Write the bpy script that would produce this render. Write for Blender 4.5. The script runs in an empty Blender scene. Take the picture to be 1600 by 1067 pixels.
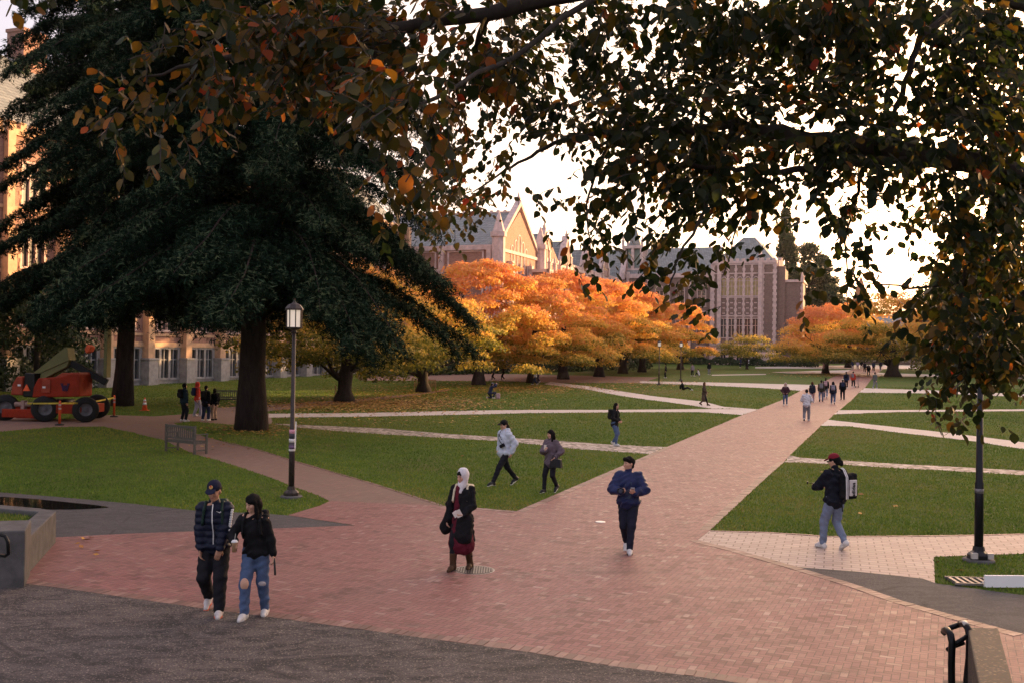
import bpy, bmesh, math, random
import numpy as np
from mathutils import Vector, Matrix
random.seed(7)
scene = bpy.context.scene
COL = scene.collection
R = math.radians
# ------------------------------------------------------------------ camera
FPX, CX, CY, CAMH = 1556.0, 800.0, 533.5, 3.6
PITCH = math.atan((550.0 - CY) / FPX)
ROLL = R(0.85)
CAMR = Matrix.Rotation(R(90) + PITCH, 3, 'X') @ Matrix.Rotation(ROLL, 3, 'Z')
cam_data = bpy.data.cameras.new('camera')
cam_data.sensor_width = 36.0
cam_data.lens = 36.0 * FPX / 1600.0
cam_data.clip_start = 0.1
cam_data.clip_end = 4000.0
cam = bpy.data.objects.new('camera', cam_data)
COL.objects.link(cam)
cam.matrix_world = Matrix.Translation((0, 0, CAMH)) @ CAMR.to_4x4()
scene.camera = cam

RISE, Y0R, Y1R = 0.015, 85.0, 215.0
def zg(y):
    return RISE * (min(max(y, Y0R), Y1R) - Y0R)
def ray(px, py):
    return CAMR @ Vector(((px - CX) / FPX, -(py - CY) / FPX, -1.0))
def G(px, py, dz=0.0):
    """the ground point seen at a photo pixel"""
    d = ray(px, py)
    lo, hi = 1.0, 1200.0
    for _ in range(50):
        m = (lo + hi) / 2
        if CAMH + d.z * m > zg(d.y * m) : lo = m
        else: hi = m
    return Vector((d.x * lo, d.y * lo, zg(d.y * lo) + dz))
def P(px, py, depth):
    d = ray(px, py)
    return Vector((0, 0, CAMH)) + d * (depth / d.y)
def onz(px, py, z):
    d = ray(px, py); t = (z - CAMH) / d.z
    return Vector((0, 0, CAMH)) + d * t
def px_of(v):
    q = CAMR.transposed() @ (Vector(v) - Vector((0, 0, CAMH)))
    return (CX + FPX * q.x / -q.z, CY - FPX * q.y / -q.z)
def rot2(v, a):
    return Vector((v[0]*math.cos(a)-v[1]*math.sin(a), v[0]*math.sin(a)+v[1]*math.cos(a)))

# ------------------------------------------------------------------ materials
MATS = {}
class NT:
    def __init__(s, name):
        s.m = bpy.data.materials.new(name); s.m.use_nodes = True
        s.nt = s.m.node_tree; s.n = s.nt.nodes; s.l = s.nt.links
        s.b = s.n['Principled BSDF']; s.out = s.n['Material Output']
        s._co = None
    def node(s, t, **kw):
        x = s.n.new(t)
        for k, v in kw.items():
            if k in x.inputs.keys(): s.inp(x, k, v)
            else: setattr(x, k, v)
        return x
    def inp(s, x, k, v):
        if hasattr(v, 'links') or isinstance(v, bpy.types.NodeSocket): s.l.new(v, x.inputs[k])
        else: x.inputs[k].default_value = v
    def co(s, kind='Object'):
        if s._co is None: s._co = s.n.new('ShaderNodeTexCoord')
        return s._co.outputs[kind]
    def math(s, op, a, b=0.0, c=0.0):
        x = s.n.new('ShaderNodeMath'); x.operation = op
        for i, v in enumerate((a, b, c)):
            if i < len(x.inputs): s.inp(x, i, v)
        return x.outputs[0]
    def noise(s, scale, detail=3.0, rough=0.5, vec=None, out='Fac', dist=0.0):
        x = s.n.new('ShaderNodeTexNoise'); x.inputs['Scale'].default_value = scale
        x.inputs['Detail'].default_value = detail; x.inputs['Roughness'].default_value = rough
        x.inputs['Distortion'].default_value = dist
        s.l.new(vec if vec is not None else s.co(), x.inputs['Vector'])
        return x.outputs[out]
    def voro(s, scale, vec=None, out='Distance', feature='F1'):
        x = s.n.new('ShaderNodeTexVoronoi'); x.feature = feature
        x.inputs['Scale'].default_value = scale
        s.l.new(vec if vec is not None else s.co(), x.inputs['Vector'])
        return x.outputs[out]
    def ramp(s, fac, stops, interp='LINEAR'):
        x = s.n.new('ShaderNodeValToRGB'); s.l.new(fac, x.inputs[0])
        e = x.color_ramp.elements; x.color_ramp.interpolation = interp
        while len(e) < len(stops): e.new(0.5)
        for i, (p, c) in enumerate(stops):
            e[i].position = p; e[i].color = (c[0], c[1], c[2], 1) if not isinstance(c, (int, float)) else (c, c, c, 1)
        return x.outputs[0]
    def mix(s, fac, a, b, mode='MIX'):
        x = s.n.new('ShaderNodeMix'); x.data_type = 'RGBA'; x.blend_type = mode
        s.inp(x, 0, fac)
        for k, v in ((6, a), (7, b)):
            if isinstance(v, tuple): v = (v[0], v[1], v[2], 1)
            s.inp(x, k, v)
        return x.outputs[2]
    def bump(s, h, strength=0.3, dist=0.01):
        x = s.n.new('ShaderNodeBump'); x.inputs['Strength'].default_value = strength
        x.inputs['Distance'].default_value = dist
        s.l.new(h, x.inputs['Height']); s.l.new(x.outputs[0], s.b.inputs['Normal'])
    def base(s, c):
        if isinstance(c, tuple): s.b.inputs['Base Color'].default_value = (c[0], c[1], c[2], 1)
        else: s.l.new(c, s.b.inputs['Base Color'])
    def rough(s, r): s.inp(s.b, 'Roughness', r)
    def spec(s, v): s.b.inputs['Specular IOR Level'].default_value = v
    def map(s, scale=(1, 1, 1), rot=(0, 0, 0), vec=None):
        x = s.n.new('ShaderNodeMapping'); x.inputs['Scale'].default_value = scale
        x.inputs['Rotation'].default_value = rot
        s.l.new(vec if vec is not None else s.co(), x.inputs['Vector'])
        return x.outputs[0]

def simple(name, col, rough=0.6, metal=0.0, var=0.18, scale=9.0, bump=0.0, spec=0.28):
    """a lightly mottled procedural material"""
    if name in MATS: return MATS[name]
    t = NT(name)
    n = t.noise(scale, 5, 0.6)
    lo = tuple(c * (1 - var) for c in col); hi = tuple(min(1, c * (1 + var)) for c in col)
    t.base(t.ramp(n, [(0.3, lo), (0.7, hi)]))
    t.rough(rough); t.b.inputs['Metallic'].default_value = metal; t.spec(spec)
    if bump: t.bump(t.noise(scale * 4, 5, 0.65), bump, 0.01)
    MATS[name] = t.m
    return t.m

def fabric(name, col, rough=0.85, var=0.2, fold=0.25, weave=160):
    if name in MATS: return MATS[name]
    t = NT(name)
    n = t.noise(6, 4, 0.6); f = t.noise(weave, 2, 0.5)
    lo = tuple(c * (1 - var) for c in col); hi = tuple(min(1, c * (1 + var)) for c in col)
    c = t.ramp(n, [(0.3, lo), (0.7, hi)])
    c = t.mix(0.25, c, t.ramp(f, [(0.3, tuple(x*0.6 for x in col)), (0.7, tuple(min(1, x*1.4) for x in col))]))
    t.base(c); t.rough(rough); t.spec(0.15)
    t.bump(t.noise(14, 3, 0.5, dist=1.0), fold, 0.03)
    MATS[name] = t.m
    return t.m

# ------------------------------------------------------------------ objects
def tag(o, label=None, cat=None, group=None, kind=None):
    if label: o['label'] = label
    if cat: o['category'] = cat
    if group: o['group'] = group
    if kind: o['kind'] = kind
    return o
def link(o, parent=None):
    COL.objects.link(o)
    if parent: o.parent = parent
    return o
def empty(name, loc, rz=0.0, parent=None):
    o = bpy.data.objects.new(name, None); o.empty_display_size = 0.2
    o.location = loc; o.rotation_euler = (0, 0, rz)
    return link(o, parent)
def mesh_np(name, V, F, mat, parent=None, smooth=False, attr=None, loc=None):
    """V (n,3); F (m,k) equal sized faces"""
    V = np.asarray(V, dtype=np.float32); F = np.asarray(F, dtype=np.int32)
    me = bpy.data.meshes.new(name)
    me.vertices.add(len(V)); me.vertices.foreach_set('co', V.ravel())
    k = F.shape[1]
    me.loops.add(F.size); me.loops.foreach_set('vertex_index', F.ravel())
    me.polygons.add(len(F)); me.polygons.foreach_set('loop_start', np.arange(0, F.size, k, dtype=np.int32))
    me.polygons.foreach_set('loop_total', np.full(len(F), k, dtype=np.int32))
    if smooth: me.polygons.foreach_set('use_smooth', np.ones(len(F), dtype=bool))
    me.update(calc_edges=True); me.validate()
    if attr is not None:
        for an, av in attr.items():
            a = me.attributes.new(an, 'FLOAT', 'POINT'); a.data.foreach_set('value', np.asarray(av, dtype=np.float32))
    if mat: me.materials.append(mat)
    o = bpy.data.objects.new(name, me)
    if loc is not None: o.location = loc
    return link(o, parent)

class MB:
    """collects boxes, bars, lathes and prisms, then builds ONE mesh"""
    def __init__(s): s.bm = bmesh.new(); s.mi = 0
    def _f(s, vs):
        try:
            f = s.bm.faces.new(vs); f.material_index = s.mi; return f
        except ValueError: return None
    def hull8(s, p):
        v = [s.bm.verts.new(q) for q in p]
        for a in ((0,3,2,1),(4,5,6,7),(0,1,5,4),(1,2,6,5),(2,3,7,6),(3,0,4,7)): s._f([v[i] for i in a])
    def box(s, c, d, rz=0.0, M=None):
        x, y, z = d[0]/2, d[1]/2, d[2]/2
        pts = [(-x,-y,-z),(x,-y,-z),(x,y,-z),(-x,y,-z),(-x,-y,z),(x,-y,z),(x,y,z),(-x,y,z)]
        A = Matrix.Translation(c) @ Matrix.Rotation(rz, 4, 'Z')
        if M is not None: A = M @ A
        s.hull8([A @ Vector(p) for p in pts])
    def ab(s, x0, x1, y0, y1, z0, z1):
        s.box(((x0+x1)/2, (y0+y1)/2, (z0+z1)/2), (abs(x1-x0), abs(y1-y0), abs(z1-z0)))
    def bar(s, a, b, w, h=None, up=(0,0,1)):
        a = Vector(a); b = Vector(b); h = h or w
        d = (b-a).normalized(); u = Vector(up)
        if abs(d.dot(u)) > 0.98: u = Vector((0,1,0))
        sx = d.cross(u).normalized(); sz = sx.cross(d).normalized()
        p = []
        for c in (a, b):
            for i, j in ((-1,-1),(1,-1),(1,1),(-1,1)): p.append(c + sx*(i*w/2) + sz*(j*h/2))
        s.hull8(p)
    def tube(s, pts, rad, n=8, cap=True):
        pts = [Vector(p) for p in pts]
        if not hasattr(rad, '__len__'): rad = [rad]*len(pts)
        rings = []; prev = None
        for i, p in enumerate(pts):
            d = (pts[min(i+1, len(pts)-1)] - pts[max(i-1, 0)]).normalized()
            if prev is None: u = d.orthogonal().normalized()
            else: u = (prev - d*prev.dot(d)).normalized()
            prev = u; w = d.cross(u)
            rings.append([s.bm.verts.new(p + (u*math.cos(2*math.pi*k/n) + w*math.sin(2*math.pi*k/n))*rad[i]) for k in range(n)])
        for a, b in zip(rings, rings[1:]):
            for k in range(n):
                f = s._f((a[k], a[(k+1) % n], b[(k+1) % n], b[k]))
                if f: f.smooth = n > 6
        if cap: s._f(rings[0][::-1]); s._f(rings[-1])
    def lathe(s, prof, n=16, c=(0,0,0), smooth=True, cap=True):
        """prof: (r,z) list"""
        c = Vector(c); rings = []
        for r, z in prof:
            rings.append([s.bm.verts.new(c + Vector((r*math.cos(2*math.pi*(k+.5)/n), r*math.sin(2*math.pi*(k+.5)/n), z))) for k in range(n)])
        for a, b in zip(rings, rings[1:]):
            for k in range(n):
                f = s._f((a[k], a[(k+1) % n], b[(k+1) % n], b[k]))
                if f: f.smooth = smooth
        if cap: s._f(rings[0][::-1]); s._f(rings[-1])
    def prism(s, poly, d0, d1, M=None):
        """poly: 2D points (x,z) extruded along y from d0 to d1, then M"""
        M = M or Matrix.Identity(4)
        a = [s.bm.verts.new(M @ Vector((x, d0, z))) for x, z in poly]
        b = [s.bm.verts.new(M @ Vector((x, d1, z))) for x, z in poly]
        s._f(a); s._f(b[::-1]); n = len(poly)
        for i in range(n): s._f((a[(i+1) % n], a[i], b[i], b[(i+1) % n]))
    def face(s, pts): s._f([s.bm.verts.new(p) for p in pts])
    def build(s, name, mats, parent=None, loc=None, bevel=0.0, rz=0.0):
        bmesh.ops.recalc_face_normals(s.bm, faces=s.bm.faces[:])
        me = bpy.data.meshes.new(name); s.bm.to_mesh(me); s.bm.free()
        if not isinstance(mats, (list, tuple)): mats = [mats]
        for m in mats: me.materials.append(m)
        o = bpy.data.objects.new(name, me)
        if loc is not None: o.location = loc
        o.rotation_euler = (0, 0, rz)
        link(o, parent)
        if bevel:
            b = o.modifiers.new('bevel', 'BEVEL'); b.width = bevel; b.segments = 2; b.limit_method = 'ANGLE'
        return o
def copy_tree(o, parent=None):
    c = o.copy(); COL.objects.link(c)
    if parent is not None: c.parent = parent
    for ch in list(o.children): copy_tree(ch, c)
    return c
from mathutils.geometry import tessellate_polygon
# ------------------------------------------------------------------ ground materials
def mat_brick():
    """herringbone clay pavers: 20 x 10 cm, per brick tone, worn glossy tops, dirt patches"""
    t = NT('herringbone_brick')
    v = t.map(rot=(0, 0, R(-21 + 45)), scale=(11.2, 11.2, 11.2))
    sp = t.node('ShaderNodeSeparateXYZ', Vector=v)
    u, w = sp.outputs[0], sp.outputs[1]
    i, j = t.math('FLOOR', u), t.math('FLOOR', w)
    fu, fw = t.math('SUBTRACT', u, i), t.math('SUBTRACT', w, j)
    k = t.math('FLOORED_MODULO', t.math('SUBTRACT', i, j), 4.0)
    def eq(n): return t.math('COMPARE', k, float(n), 0.5)
    k0, k1, k2, k3 = eq(0), eq(1), eq(2), eq(3)
    big = 5.0
    left = t.math('ADD', fu, t.math('MULTIPLY', k1, big))
    right = t.math('ADD', t.math('SUBTRACT', 1.0, fu), t.math('MULTIPLY', k0, big))
    bot = t.math('ADD', fw, t.math('MULTIPLY', k2, big))
    top = t.math('ADD', t.math('SUBTRACT', 1.0, fw), t.math('MULTIPLY', k3, big))
    e = t.math('MINIMUM', t.math('MINIMUM', left, right), t.math('MINIMUM', bot, top))
    bi = t.math('SUBTRACT', i, k1); bj = t.math('SUBTRACT', j, k2)
    cm = t.node('ShaderNodeCombineXYZ', X=bi, Y=bj, Z=t.math('ADD', k2, k3))
    wn = t.node('ShaderNodeTexWhiteNoise', Vector=cm.outputs[0]); wn.noise_dimensions = '3D'
    rnd = wn.outputs[0]
    tone = t.ramp(rnd, [(0.0, (0.160, 0.070, 0.058)), (0.15, (0.245, 0.102, 0.092)), (0.8, (0.285, 0.124, 0.112)),
                        (0.95, (0.27, 0.140, 0.112)), (1.0, (0.34, 0.20, 0.18))])
    big_n = t.noise(0.35, 4, 0.6); mid_n = t.noise(3.0, 6, 0.7)
    tone = t.mix(t.ramp(mid_n, [(0.4, 0.0), (0.85, 0.4)]), tone, (0.150, 0.098, 0.080))
    tone = t.mix(t.ramp(big_n, [(0.4, 0.0), (0.7, 0.45)]), tone, (0.27, 0.155, 0.125))
    st = t.noise(0.9, 7, 0.7, dist=1.5)
    tone = t.mix(t.ramp(st, [(0.30, 0.75), (0.46, 0.0)]), tone, (0.105, 0.058, 0.050))
    joint = t.ramp(e, [(0.015, 0.0), (0.075, 1.0)])
    col = t.mix(joint, (0.085, 0.055, 0.045), tone)
    t.base(col)
    r = t.ramp(rnd, [(0.0, 0.60), (0.9, 0.52), (1.0, 0.44)])
    t.rough(t.mix(t.ramp(mid_n, [(0.3, 0.0), (0.7, 0.5)]), r, (0.7, 0.7, 0.7)))
    t.spec(0.35)
    # each brick leans a little: height = edge profile + a tilt of its own
    wc = t.node('ShaderNodeTexWhiteNoise', Vector=cm.outputs[0]).outputs[1]
    sc = t.node('ShaderNodeSeparateColor', Color=wc)
    tilt = t.math('ADD', t.math('MULTIPLY', t.math('SUBTRACT', sc.outputs[0], 0.5), fu),
                  t.math('MULTIPLY', t.math('SUBTRACT', sc.outputs[1], 0.5), fw))
    h = t.math('ADD', t.math('MULTIPLY', joint, 0.30), t.math('MULTIPLY', tilt, 0.22))
    h = t.math('ADD', h, t.math('MULTIPLY', t.noise(60, 4, 0.6), 0.25))
    t.bump(h, 0.55, 0.012)
    return t.m
def mat_small_brick():
    t = NT('worn_path_brick')
    v = t.map(rot=(0, 0, R(-40)))
    b = t.node('ShaderNodeTexBrick', Vector=v)
    b.inputs['Scale'].default_value = 1.0; b.inputs['Brick Width'].default_value = 0.21; b.inputs['Row Height'].default_value = 0.105
    b.inputs['Mortar Size'].default_value = 0.008
    b.inputs['Color1'].default_value = (0.17, 0.09, 0.07, 1); b.inputs['Color2'].default_value = (0.25, 0.14, 0.11, 1)
    b.inputs['Mortar'].default_value = (0.10, 0.07, 0.055, 1)
    n = t.noise(1.2, 6, 0.7)
    t.base(t.mix(t.ramp(n, [(0.35, 0.1), (0.7, 0.75)]), b.outputs[0], (0.17, 0.12, 0.09)))
    t.rough(0.75); t.bump(t.noise(25, 5, 0.6), 0.4, 0.01)
    return t.m
def mat_pale_brick():
    t = NT('pale_paver')
    v = t.map(rot=(0, 0, R(18)))
    b = t.node('ShaderNodeTexBrick', Vector=v)
    b.inputs['Scale'].default_value = 1.0; b.inputs['Brick Width'].default_value = 0.30; b.inputs['Row Height'].default_value = 0.19
    b.inputs['Mortar Size'].default_value = 0.012
    b.inputs['Color1'].default_value = (0.46, 0.36, 0.31, 1); b.inputs['Color2'].default_value = (0.36, 0.27, 0.23, 1)
    b.inputs['Mortar'].default_value = (0.16, 0.11, 0.09, 1)
    n = t.noise(1.5, 6, 0.7)
    t.base(t.mix(t.ramp(n, [(0.4, 0.0), (0.75, 0.6)]), b.outputs[0], (0.28, 0.21, 0.18)))
    t.rough(0.62); t.bump(b.outputs[1], -0.4, 0.01)
    return t.m
def mat_cobble():
    t = NT('pale_cobbles')
    vd = t.voro(5.5, out='Distance'); vc = t.voro(5.5, out='Color')
    sc = t.node('ShaderNodeSeparateColor', Color=vc)
    c = t.ramp(sc.outputs[0], [(0.0, (0.20, 0.15, 0.13)), (0.5, (0.40, 0.33, 0.29)), (1.0, (0.58, 0.50, 0.45))])
    c = t.mix(t.ramp(vd, [(0.45, 0.0), (0.75, 1.0)]), c, (0.10, 0.085, 0.06))
    t.base(c); t.rough(0.7); t.bump(vd, -0.5, 0.02)
    return t.m
def mat_concrete_path():
    t = NT('pale_concrete_path')
    n = t.noise(1.3, 6, 0.65); f = t.noise(40, 4, 0.6)
    c = t.ramp(n, [(0.3, (0.40, 0.34, 0.30)), (0.7, (0.56, 0.49, 0.45))])
    t.base(t.mix(0.35, c, t.ramp(f, [(0.3, (0.30, 0.26, 0.23)), (0.7, (0.6, 0.54, 0.5))])))
    t.rough(0.7); t.bump(f, 0.3, 0.01)
    return t.m
def mat_asphalt(name, lo, hi, speck=0.25):
    t = NT(name)
    n = t.noise(1.5, 8, 0.75, dist=1.2, vec=t.map(scale=(1.0, 2.2, 1), rot=(0, 0, R(20)))); m = t.noise(9, 7, 0.8); v = t.voro(65, out='Color')
    sc = t.node('ShaderNodeSeparateColor', Color=v)
    c = t.ramp(n, [(0.43, lo), (0.57, hi)])
    c = t.mix(t.ramp(m, [(0.5, 0.0), (0.7, 0.4)]), c, tuple(x*1.3 for x in hi))
    c = t.mix(t.ramp(sc.outputs[0], [(0.86, 0.0), (0.93, speck)]), c, (0.42, 0.36, 0.29))
    c = t.mix(t.ramp(sc.outputs[1], [(0.7, 0.0), (0.8, 0.5)]), c, tuple(x*0.4 for x in lo))
    ce = t.voro(0.28, vec=None, out='Distance', feature='DISTANCE_TO_EDGE') if False else t.voro(0.33, out='Distance', feature='DISTANCE_TO_EDGE')
    cm_ = t.math('MULTIPLY', t.ramp(ce, [(0.0, 1.0), (0.012, 0.0)]), t.ramp(t.noise(.7, 3), [(.5, 0.), (.56, .8)]))
    c = t.mix(cm_, c, (0.012, 0.010, 0.010))
    t.base(c); t.rough(0.8); t.bump(t.noise(90, 4, 0.7), 0.7, 0.012)
    return t.m
def mat_grass():
    t = NT('lawn_turf')
    a = t.noise(0.22, 5, 0.6); b = t.noise(2.2, 5, 0.65); f = t.noise(22, 5, 0.75)
    c = t.ramp(b, [(0.25, (0.050, 0.095, 0.012)), (0.5, (0.085, 0.145, 0.016)), (0.75, (0.135, 0.165, 0.022))])
    c = t.mix(t.ramp(a, [(0.48, 0.0), (0.72, 0.75)]), c, (0.135, 0.115, 0.040))
    c = t.mix(t.ramp(f, [(0.35, 0.75), (0.55, 0.0)]), c, (0.014, 0.026, 0.007))
    t.base(c); t.rough(0.9); t.spec(0.2); t.bump(f, 1.0, 0.06)
    return t.m
M_BRICK, M_SB, M_PB, M_COB, M_CON, M_GR = mat_brick(), mat_small_brick(), mat_pale_brick(), mat_cobble(), mat_concrete_path(), mat_grass()
M_ASP = mat_asphalt('mottled_asphalt', (0.022, 0.018, 0.019), (0.095, 0.078, 0.074), 0.4)
M_ASP2 = mat_asphalt('dark_asphalt', (0.040, 0.038, 0.041), (0.068, 0.064, 0.066), 0.12)

PAVED = []      # world polygons no grass grows on
def densify(pts, closed=True, step=0.8, jit=0.0, seed=1):
    rng = random.Random(seed); out = []
    n = len(pts)
    for i in range(n if closed else n-1):
        a, b = pts[i], pts[(i+1) % n]
        L = (b-a).length; m = max(1, min(40, int(L/step)))
        for k in range(m):
            p = a.lerp(b, k/m)
            if jit and k: p = p + Vector((rng.uniform(-jit, jit), rng.uniform(-jit, jit)))
            out.append(p)
    return out
def sheet(name, pix, mat, dz, world=(), paved=True, kind='structure', jit=0.0, thick=0.0, parent=None):
    pts = [G(x, y).xy for x, y in pix] + [Vector(w) for w in world]
    if jit: pts = densify(pts, jit=jit, seed=len(name))
    if paved: PAVED.append(np.array([(p.x, p.y) for p in pts]))
    bm = bmesh.new()
    vs_ = [bm.verts.new((p.x, p.y, 0)) for p in pts]
    for tri in tessellate_polygon([[Vector((p.x, p.y, 0)) for p in pts]]):
        try: bm.faces.new([vs_[i] for i in tri])
        except ValueError: pass
    for y in (Y0R, Y1R):
        bmesh.ops.bisect_plane(bm, geom=bm.verts[:]+bm.edges[:]+bm.faces[:], plane_co=(0, y, 0), plane_no=(0, 1, 0))
    for v in bm.verts: v.co.z = zg(v.co.y) + dz
    for f in bm.faces:
        if f.normal.z < 0: f.normal_flip()
    bm.normal_update()
    for f in bm.faces:
        if f.normal.z < 0: f.normal_flip()
    me = bpy.data.meshes.new(name); bm.to_mesh(me); bm.free(); me.materials.append(mat)
    o = link(bpy.data.objects.new(name, me), parent)
    if kind: o['kind'] = kind
    return o

# base ground, out to the horizon
gb = bmesh.new()
ys = [-60, Y0R, Y1R, 2500]
rows = [[gb.verts.new((x, y, zg(y))) for x in (-1500, 1500)] for y in ys]
for a, b in zip(rows, rows[1:]): gb.faces.new((a[0], a[1], b[1], b[0]))
me = bpy.data.meshes.new('ground'); gb.to_mesh(me); gb.free(); me.materials.append(M_GR)
link(bpy.data.objects.new('ground', me))['kind'] = 'structure'

plaza_left = [(-60, 900), (105, 921), (306, 950), (437, 967), (700, 1003), (825, 1020), (950, 1041), (1100, 1060), (1300, 1090), (1500, 1120)]
plaza = plaza_left + [(1750, 1110), (1750, 1035), (1600, 992), (1525, 972), (1412, 940), (1337, 914), (1244, 886), (1157, 861), (1090, 844),
    (1109, 829), (1157, 784), (1200, 744), (1225, 722), (1234, 711), (1283, 665), (1311, 641), (1342, 613), (1351, 606), (1357, 598), (1366, 587),
    (1372, 582), (1383, 574.5), (1334, 575), (1324, 580), (1307, 586), (1279, 600), (1251, 610), (1185, 639), (1160, 648), (1042, 698), (1000, 716), (807, 799), (750, 794), (687, 790),
    (515, 783), (500, 790), (450, 805), (555, 821), (400, 827), (200, 834), (85, 840), (-60, 850)]
sheet('brick_plaza', plaza, M_BRICK, 0.012)
sheet('brick_path', [(687, 790), (625, 770), (565, 751), (460, 721), (400, 702), (350, 690), (320, 682), (287, 670), (272, 661), (300, 658), (372, 664), (425, 662), (425, 646), (400, 644), (430, 641), (560, 628), (700, 610), (705, 607), (560, 623), (420, 632), (330, 637), (335, 644), (240, 650), (170, 648), (100, 655), (-150, 640), (-150, 690), (0, 674), (87, 667), (162, 666), (200, 674), (255, 687), (307, 710), (350, 722), (425, 747), (510, 780), (515, 783), (545, 800), (660, 800)], M_SB, 0.008, jit=0.05)
def edging(pix, w, name, side=1):
    pts = [G(x, y).xy for x, y in pix]
    bm = bmesh.new(); rng = random.Random(4); L = 0
    for a, b in zip(pts, pts[1:]):
        d = (b-a); n = max(1, int(d.length/0.108)); u = d.normalized(); s_ = Vector((-u.y, u.x))*side
        for k in range(n):
            p = a+d*(k/n); q = a+d*((k+1)/n)-u*.008; z = .016+rng.uniform(-.002, .004)
            vs_ = [bm.verts.new((v.x, v.y, zg(v.y)+z)) for v in (p, q, q+s_*w, p+s_*w)]; lo_ = [bm.verts.new((v.co.x, v.co.y, v.co.z-.03)) for v in vs_]
            bm.faces.new(vs_)
            for i in range(4): bm.faces.new((vs_[(i+1) % 4], vs_[i], lo_[i], lo_[(i+1) % 4]))
    bmesh.ops.recalc_face_normals(bm, faces=bm.faces[:])
    me = bpy.data.meshes.new(name); bm.to_mesh(me); bm.free()
    t = NT('edging_brick'); c = t.node('ShaderNodeNewGeometry').outputs['Random Per Island']
    t.base(t.mix(t.ramp(t.noise(6, 5, .7), [(.35, 0.), (.7, .6)]), t.ramp(c, [(0, (.13, .068, .052)), (.6, (.23, .115, .09)), (1, (.34, .20, .16))]), (.14, .10, .08))); t.rough(.55); me.materials.append(t.m)
    o = link(bpy.data.objects.new(name, me)); o['kind'] = 'structure'
edging(plaza_left[:-1], .21, 'brick_edging', 1)
edging([(515, 783), (565, 751+12)][:0] or [(687, 790), (625, 770), (565, 751), (460, 721), (400, 702), (350, 690)], .10, 'brick_edging', -1)
edging([(1225, 722), (1200, 744), (1157, 784), (1109, 829)], .21, 'brick_edging', -1)
edging([(1109, 829), (1210, 832), (1300, 838), (1450, 837), (1600, 834)], .10, 'brick_edging', -1)
edging([(1090, 844), (1157, 861), (1244, 886), (1337, 914), (1412, 940), (1525, 972), (1600, 992)], .21, 'brick_edging', -1)
edging([(807, 799), (1000, 716), (1042, 698)], .21, 'brick_edging', -1)
edging([(687, 790), (750, 794), (807, 799)], .21, 'brick_edging', -1)
front = list(reversed(plaza_left))
sheet('asphalt_terrace', front, M_ASP, 0.016, world=[(-8.5, 8.0), (-14, 2), (-14, -12), (12, -12)])
sheet('asphalt_strip', [(-120, 765), (0, 769), (100, 777), (200, 786), (300, 797), (407, 802), (450, 805), (555, 821), (400, 827), (200, 834), (85, 840), (-120, 850)], M_ASP2, 0.006)
sheet('asphalt_path', [(1244, 886), (1337, 893), (1442, 904), (1461, 911), (1600, 930), (1780, 955), (1780, 1040), (1600, 992), (1525, 972), (1412, 940), (1337, 914)], M_ASP2, 0.006)
sheet('paver_path', [(1109, 829), (1210, 832), (1300, 838), (1450, 837), (1600, 834), (1800, 829), (1800, 858), (1600, 865), (1521, 867.6), (1459, 870), (1461, 911), (1442, 904), (1337, 893), (1244, 886), (1157, 861), (1090, 844)], M_PB, 0.009)
# cobbled and concrete cross paths
sheet('cobbled_path', [(425, 661), (600, 669), (700, 677.5), (825, 685), (950, 694), (1042, 698), (1015, 709), (900, 701), (800, 690), (700, 684), (550, 675), (462, 667)], M_COB, 0.005, jit=0.06)
sheet('cobbled_path', [(1234, 711), (1250, 714.6), (1381, 723), (1600, 735), (1800, 747), (1800, 755), (1600, 742), (1337, 727), (1250, 722), (1225, 722)], M_COB, 0.005, jit=0.06)
for pp in ([(420, 646), (550, 645), (750, 641), (825, 640), (950, 640), (1112, 638.5), (1185, 639), (1160, 648), (1094, 643.5), (1000, 643.5), (825, 645), (750, 647), (550, 651), (420, 652)],
           [(860, 596), (912, 602), (1025, 619), (1100, 627), (1131, 635), (1185, 639), (1112, 638), (1066, 631), (1000, 622.5), (912, 607), (850, 600)],
           [(1000, 595), (1112, 597), (1278, 601), (1252, 610), (1187, 605.6), (1084, 601), (1000, 598)],
           [(1112, 585), (1197, 583.8), (1197, 585), (1112, 586.4)],
           [(1205, 581), (1330, 577.5), (1318, 583), (1240, 583.5)],
           [(1294, 655.5), (1381, 665), (1490, 677), (1600, 691), (1800, 715), (1800, 727), (1600, 701.5), (1512, 688), (1403, 675.6), (1326, 665.6), (1283, 665)],
           [(1311, 640.6), (1490, 640), (1600, 639), (1800, 636), (1800, 639), (1600, 642), (1403, 643.5), (1303, 647)],
           [(1351, 606), (1447, 609), (1600, 615.5), (1800, 623), (1800, 628), (1600, 620), (1469, 614.4), (1342, 613)],
           [(1372, 582), (1500, 586), (1800, 594), (1800, 597), (1500, 589), (1366, 587)],
           [(1180, 573), (1600, 571), (1600, 574), (1383, 576), (1334, 576), (1180, 575)]):
    sheet('concrete_path', pp, M_CON, 0.006 + 0.0007*len(PAVED), jit=0.05)
sheet('brick_path', [(560, 586), (760, 583), (1030, 589), (1000, 598), (870, 598), (780, 595), (560, 594)], M_SB, 0.004, jit=0.1)
# puddle
tw = NT('still_water'); tw.base((0.012, 0.011, 0.010)); tw.rough(0.04); tw.spec(0.9); tw.bump(tw.noise(3, 2), 0.02, 0.01)
sheet('puddle', [(-120, 773), (0, 776), (50, 779), (100, 784), (140, 788), (165, 791), (170, 793), (140, 795), (110, 796), (60, 796), (0, 795), (-120, 792)], tw.m, 0.011, jit=0.05)

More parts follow.
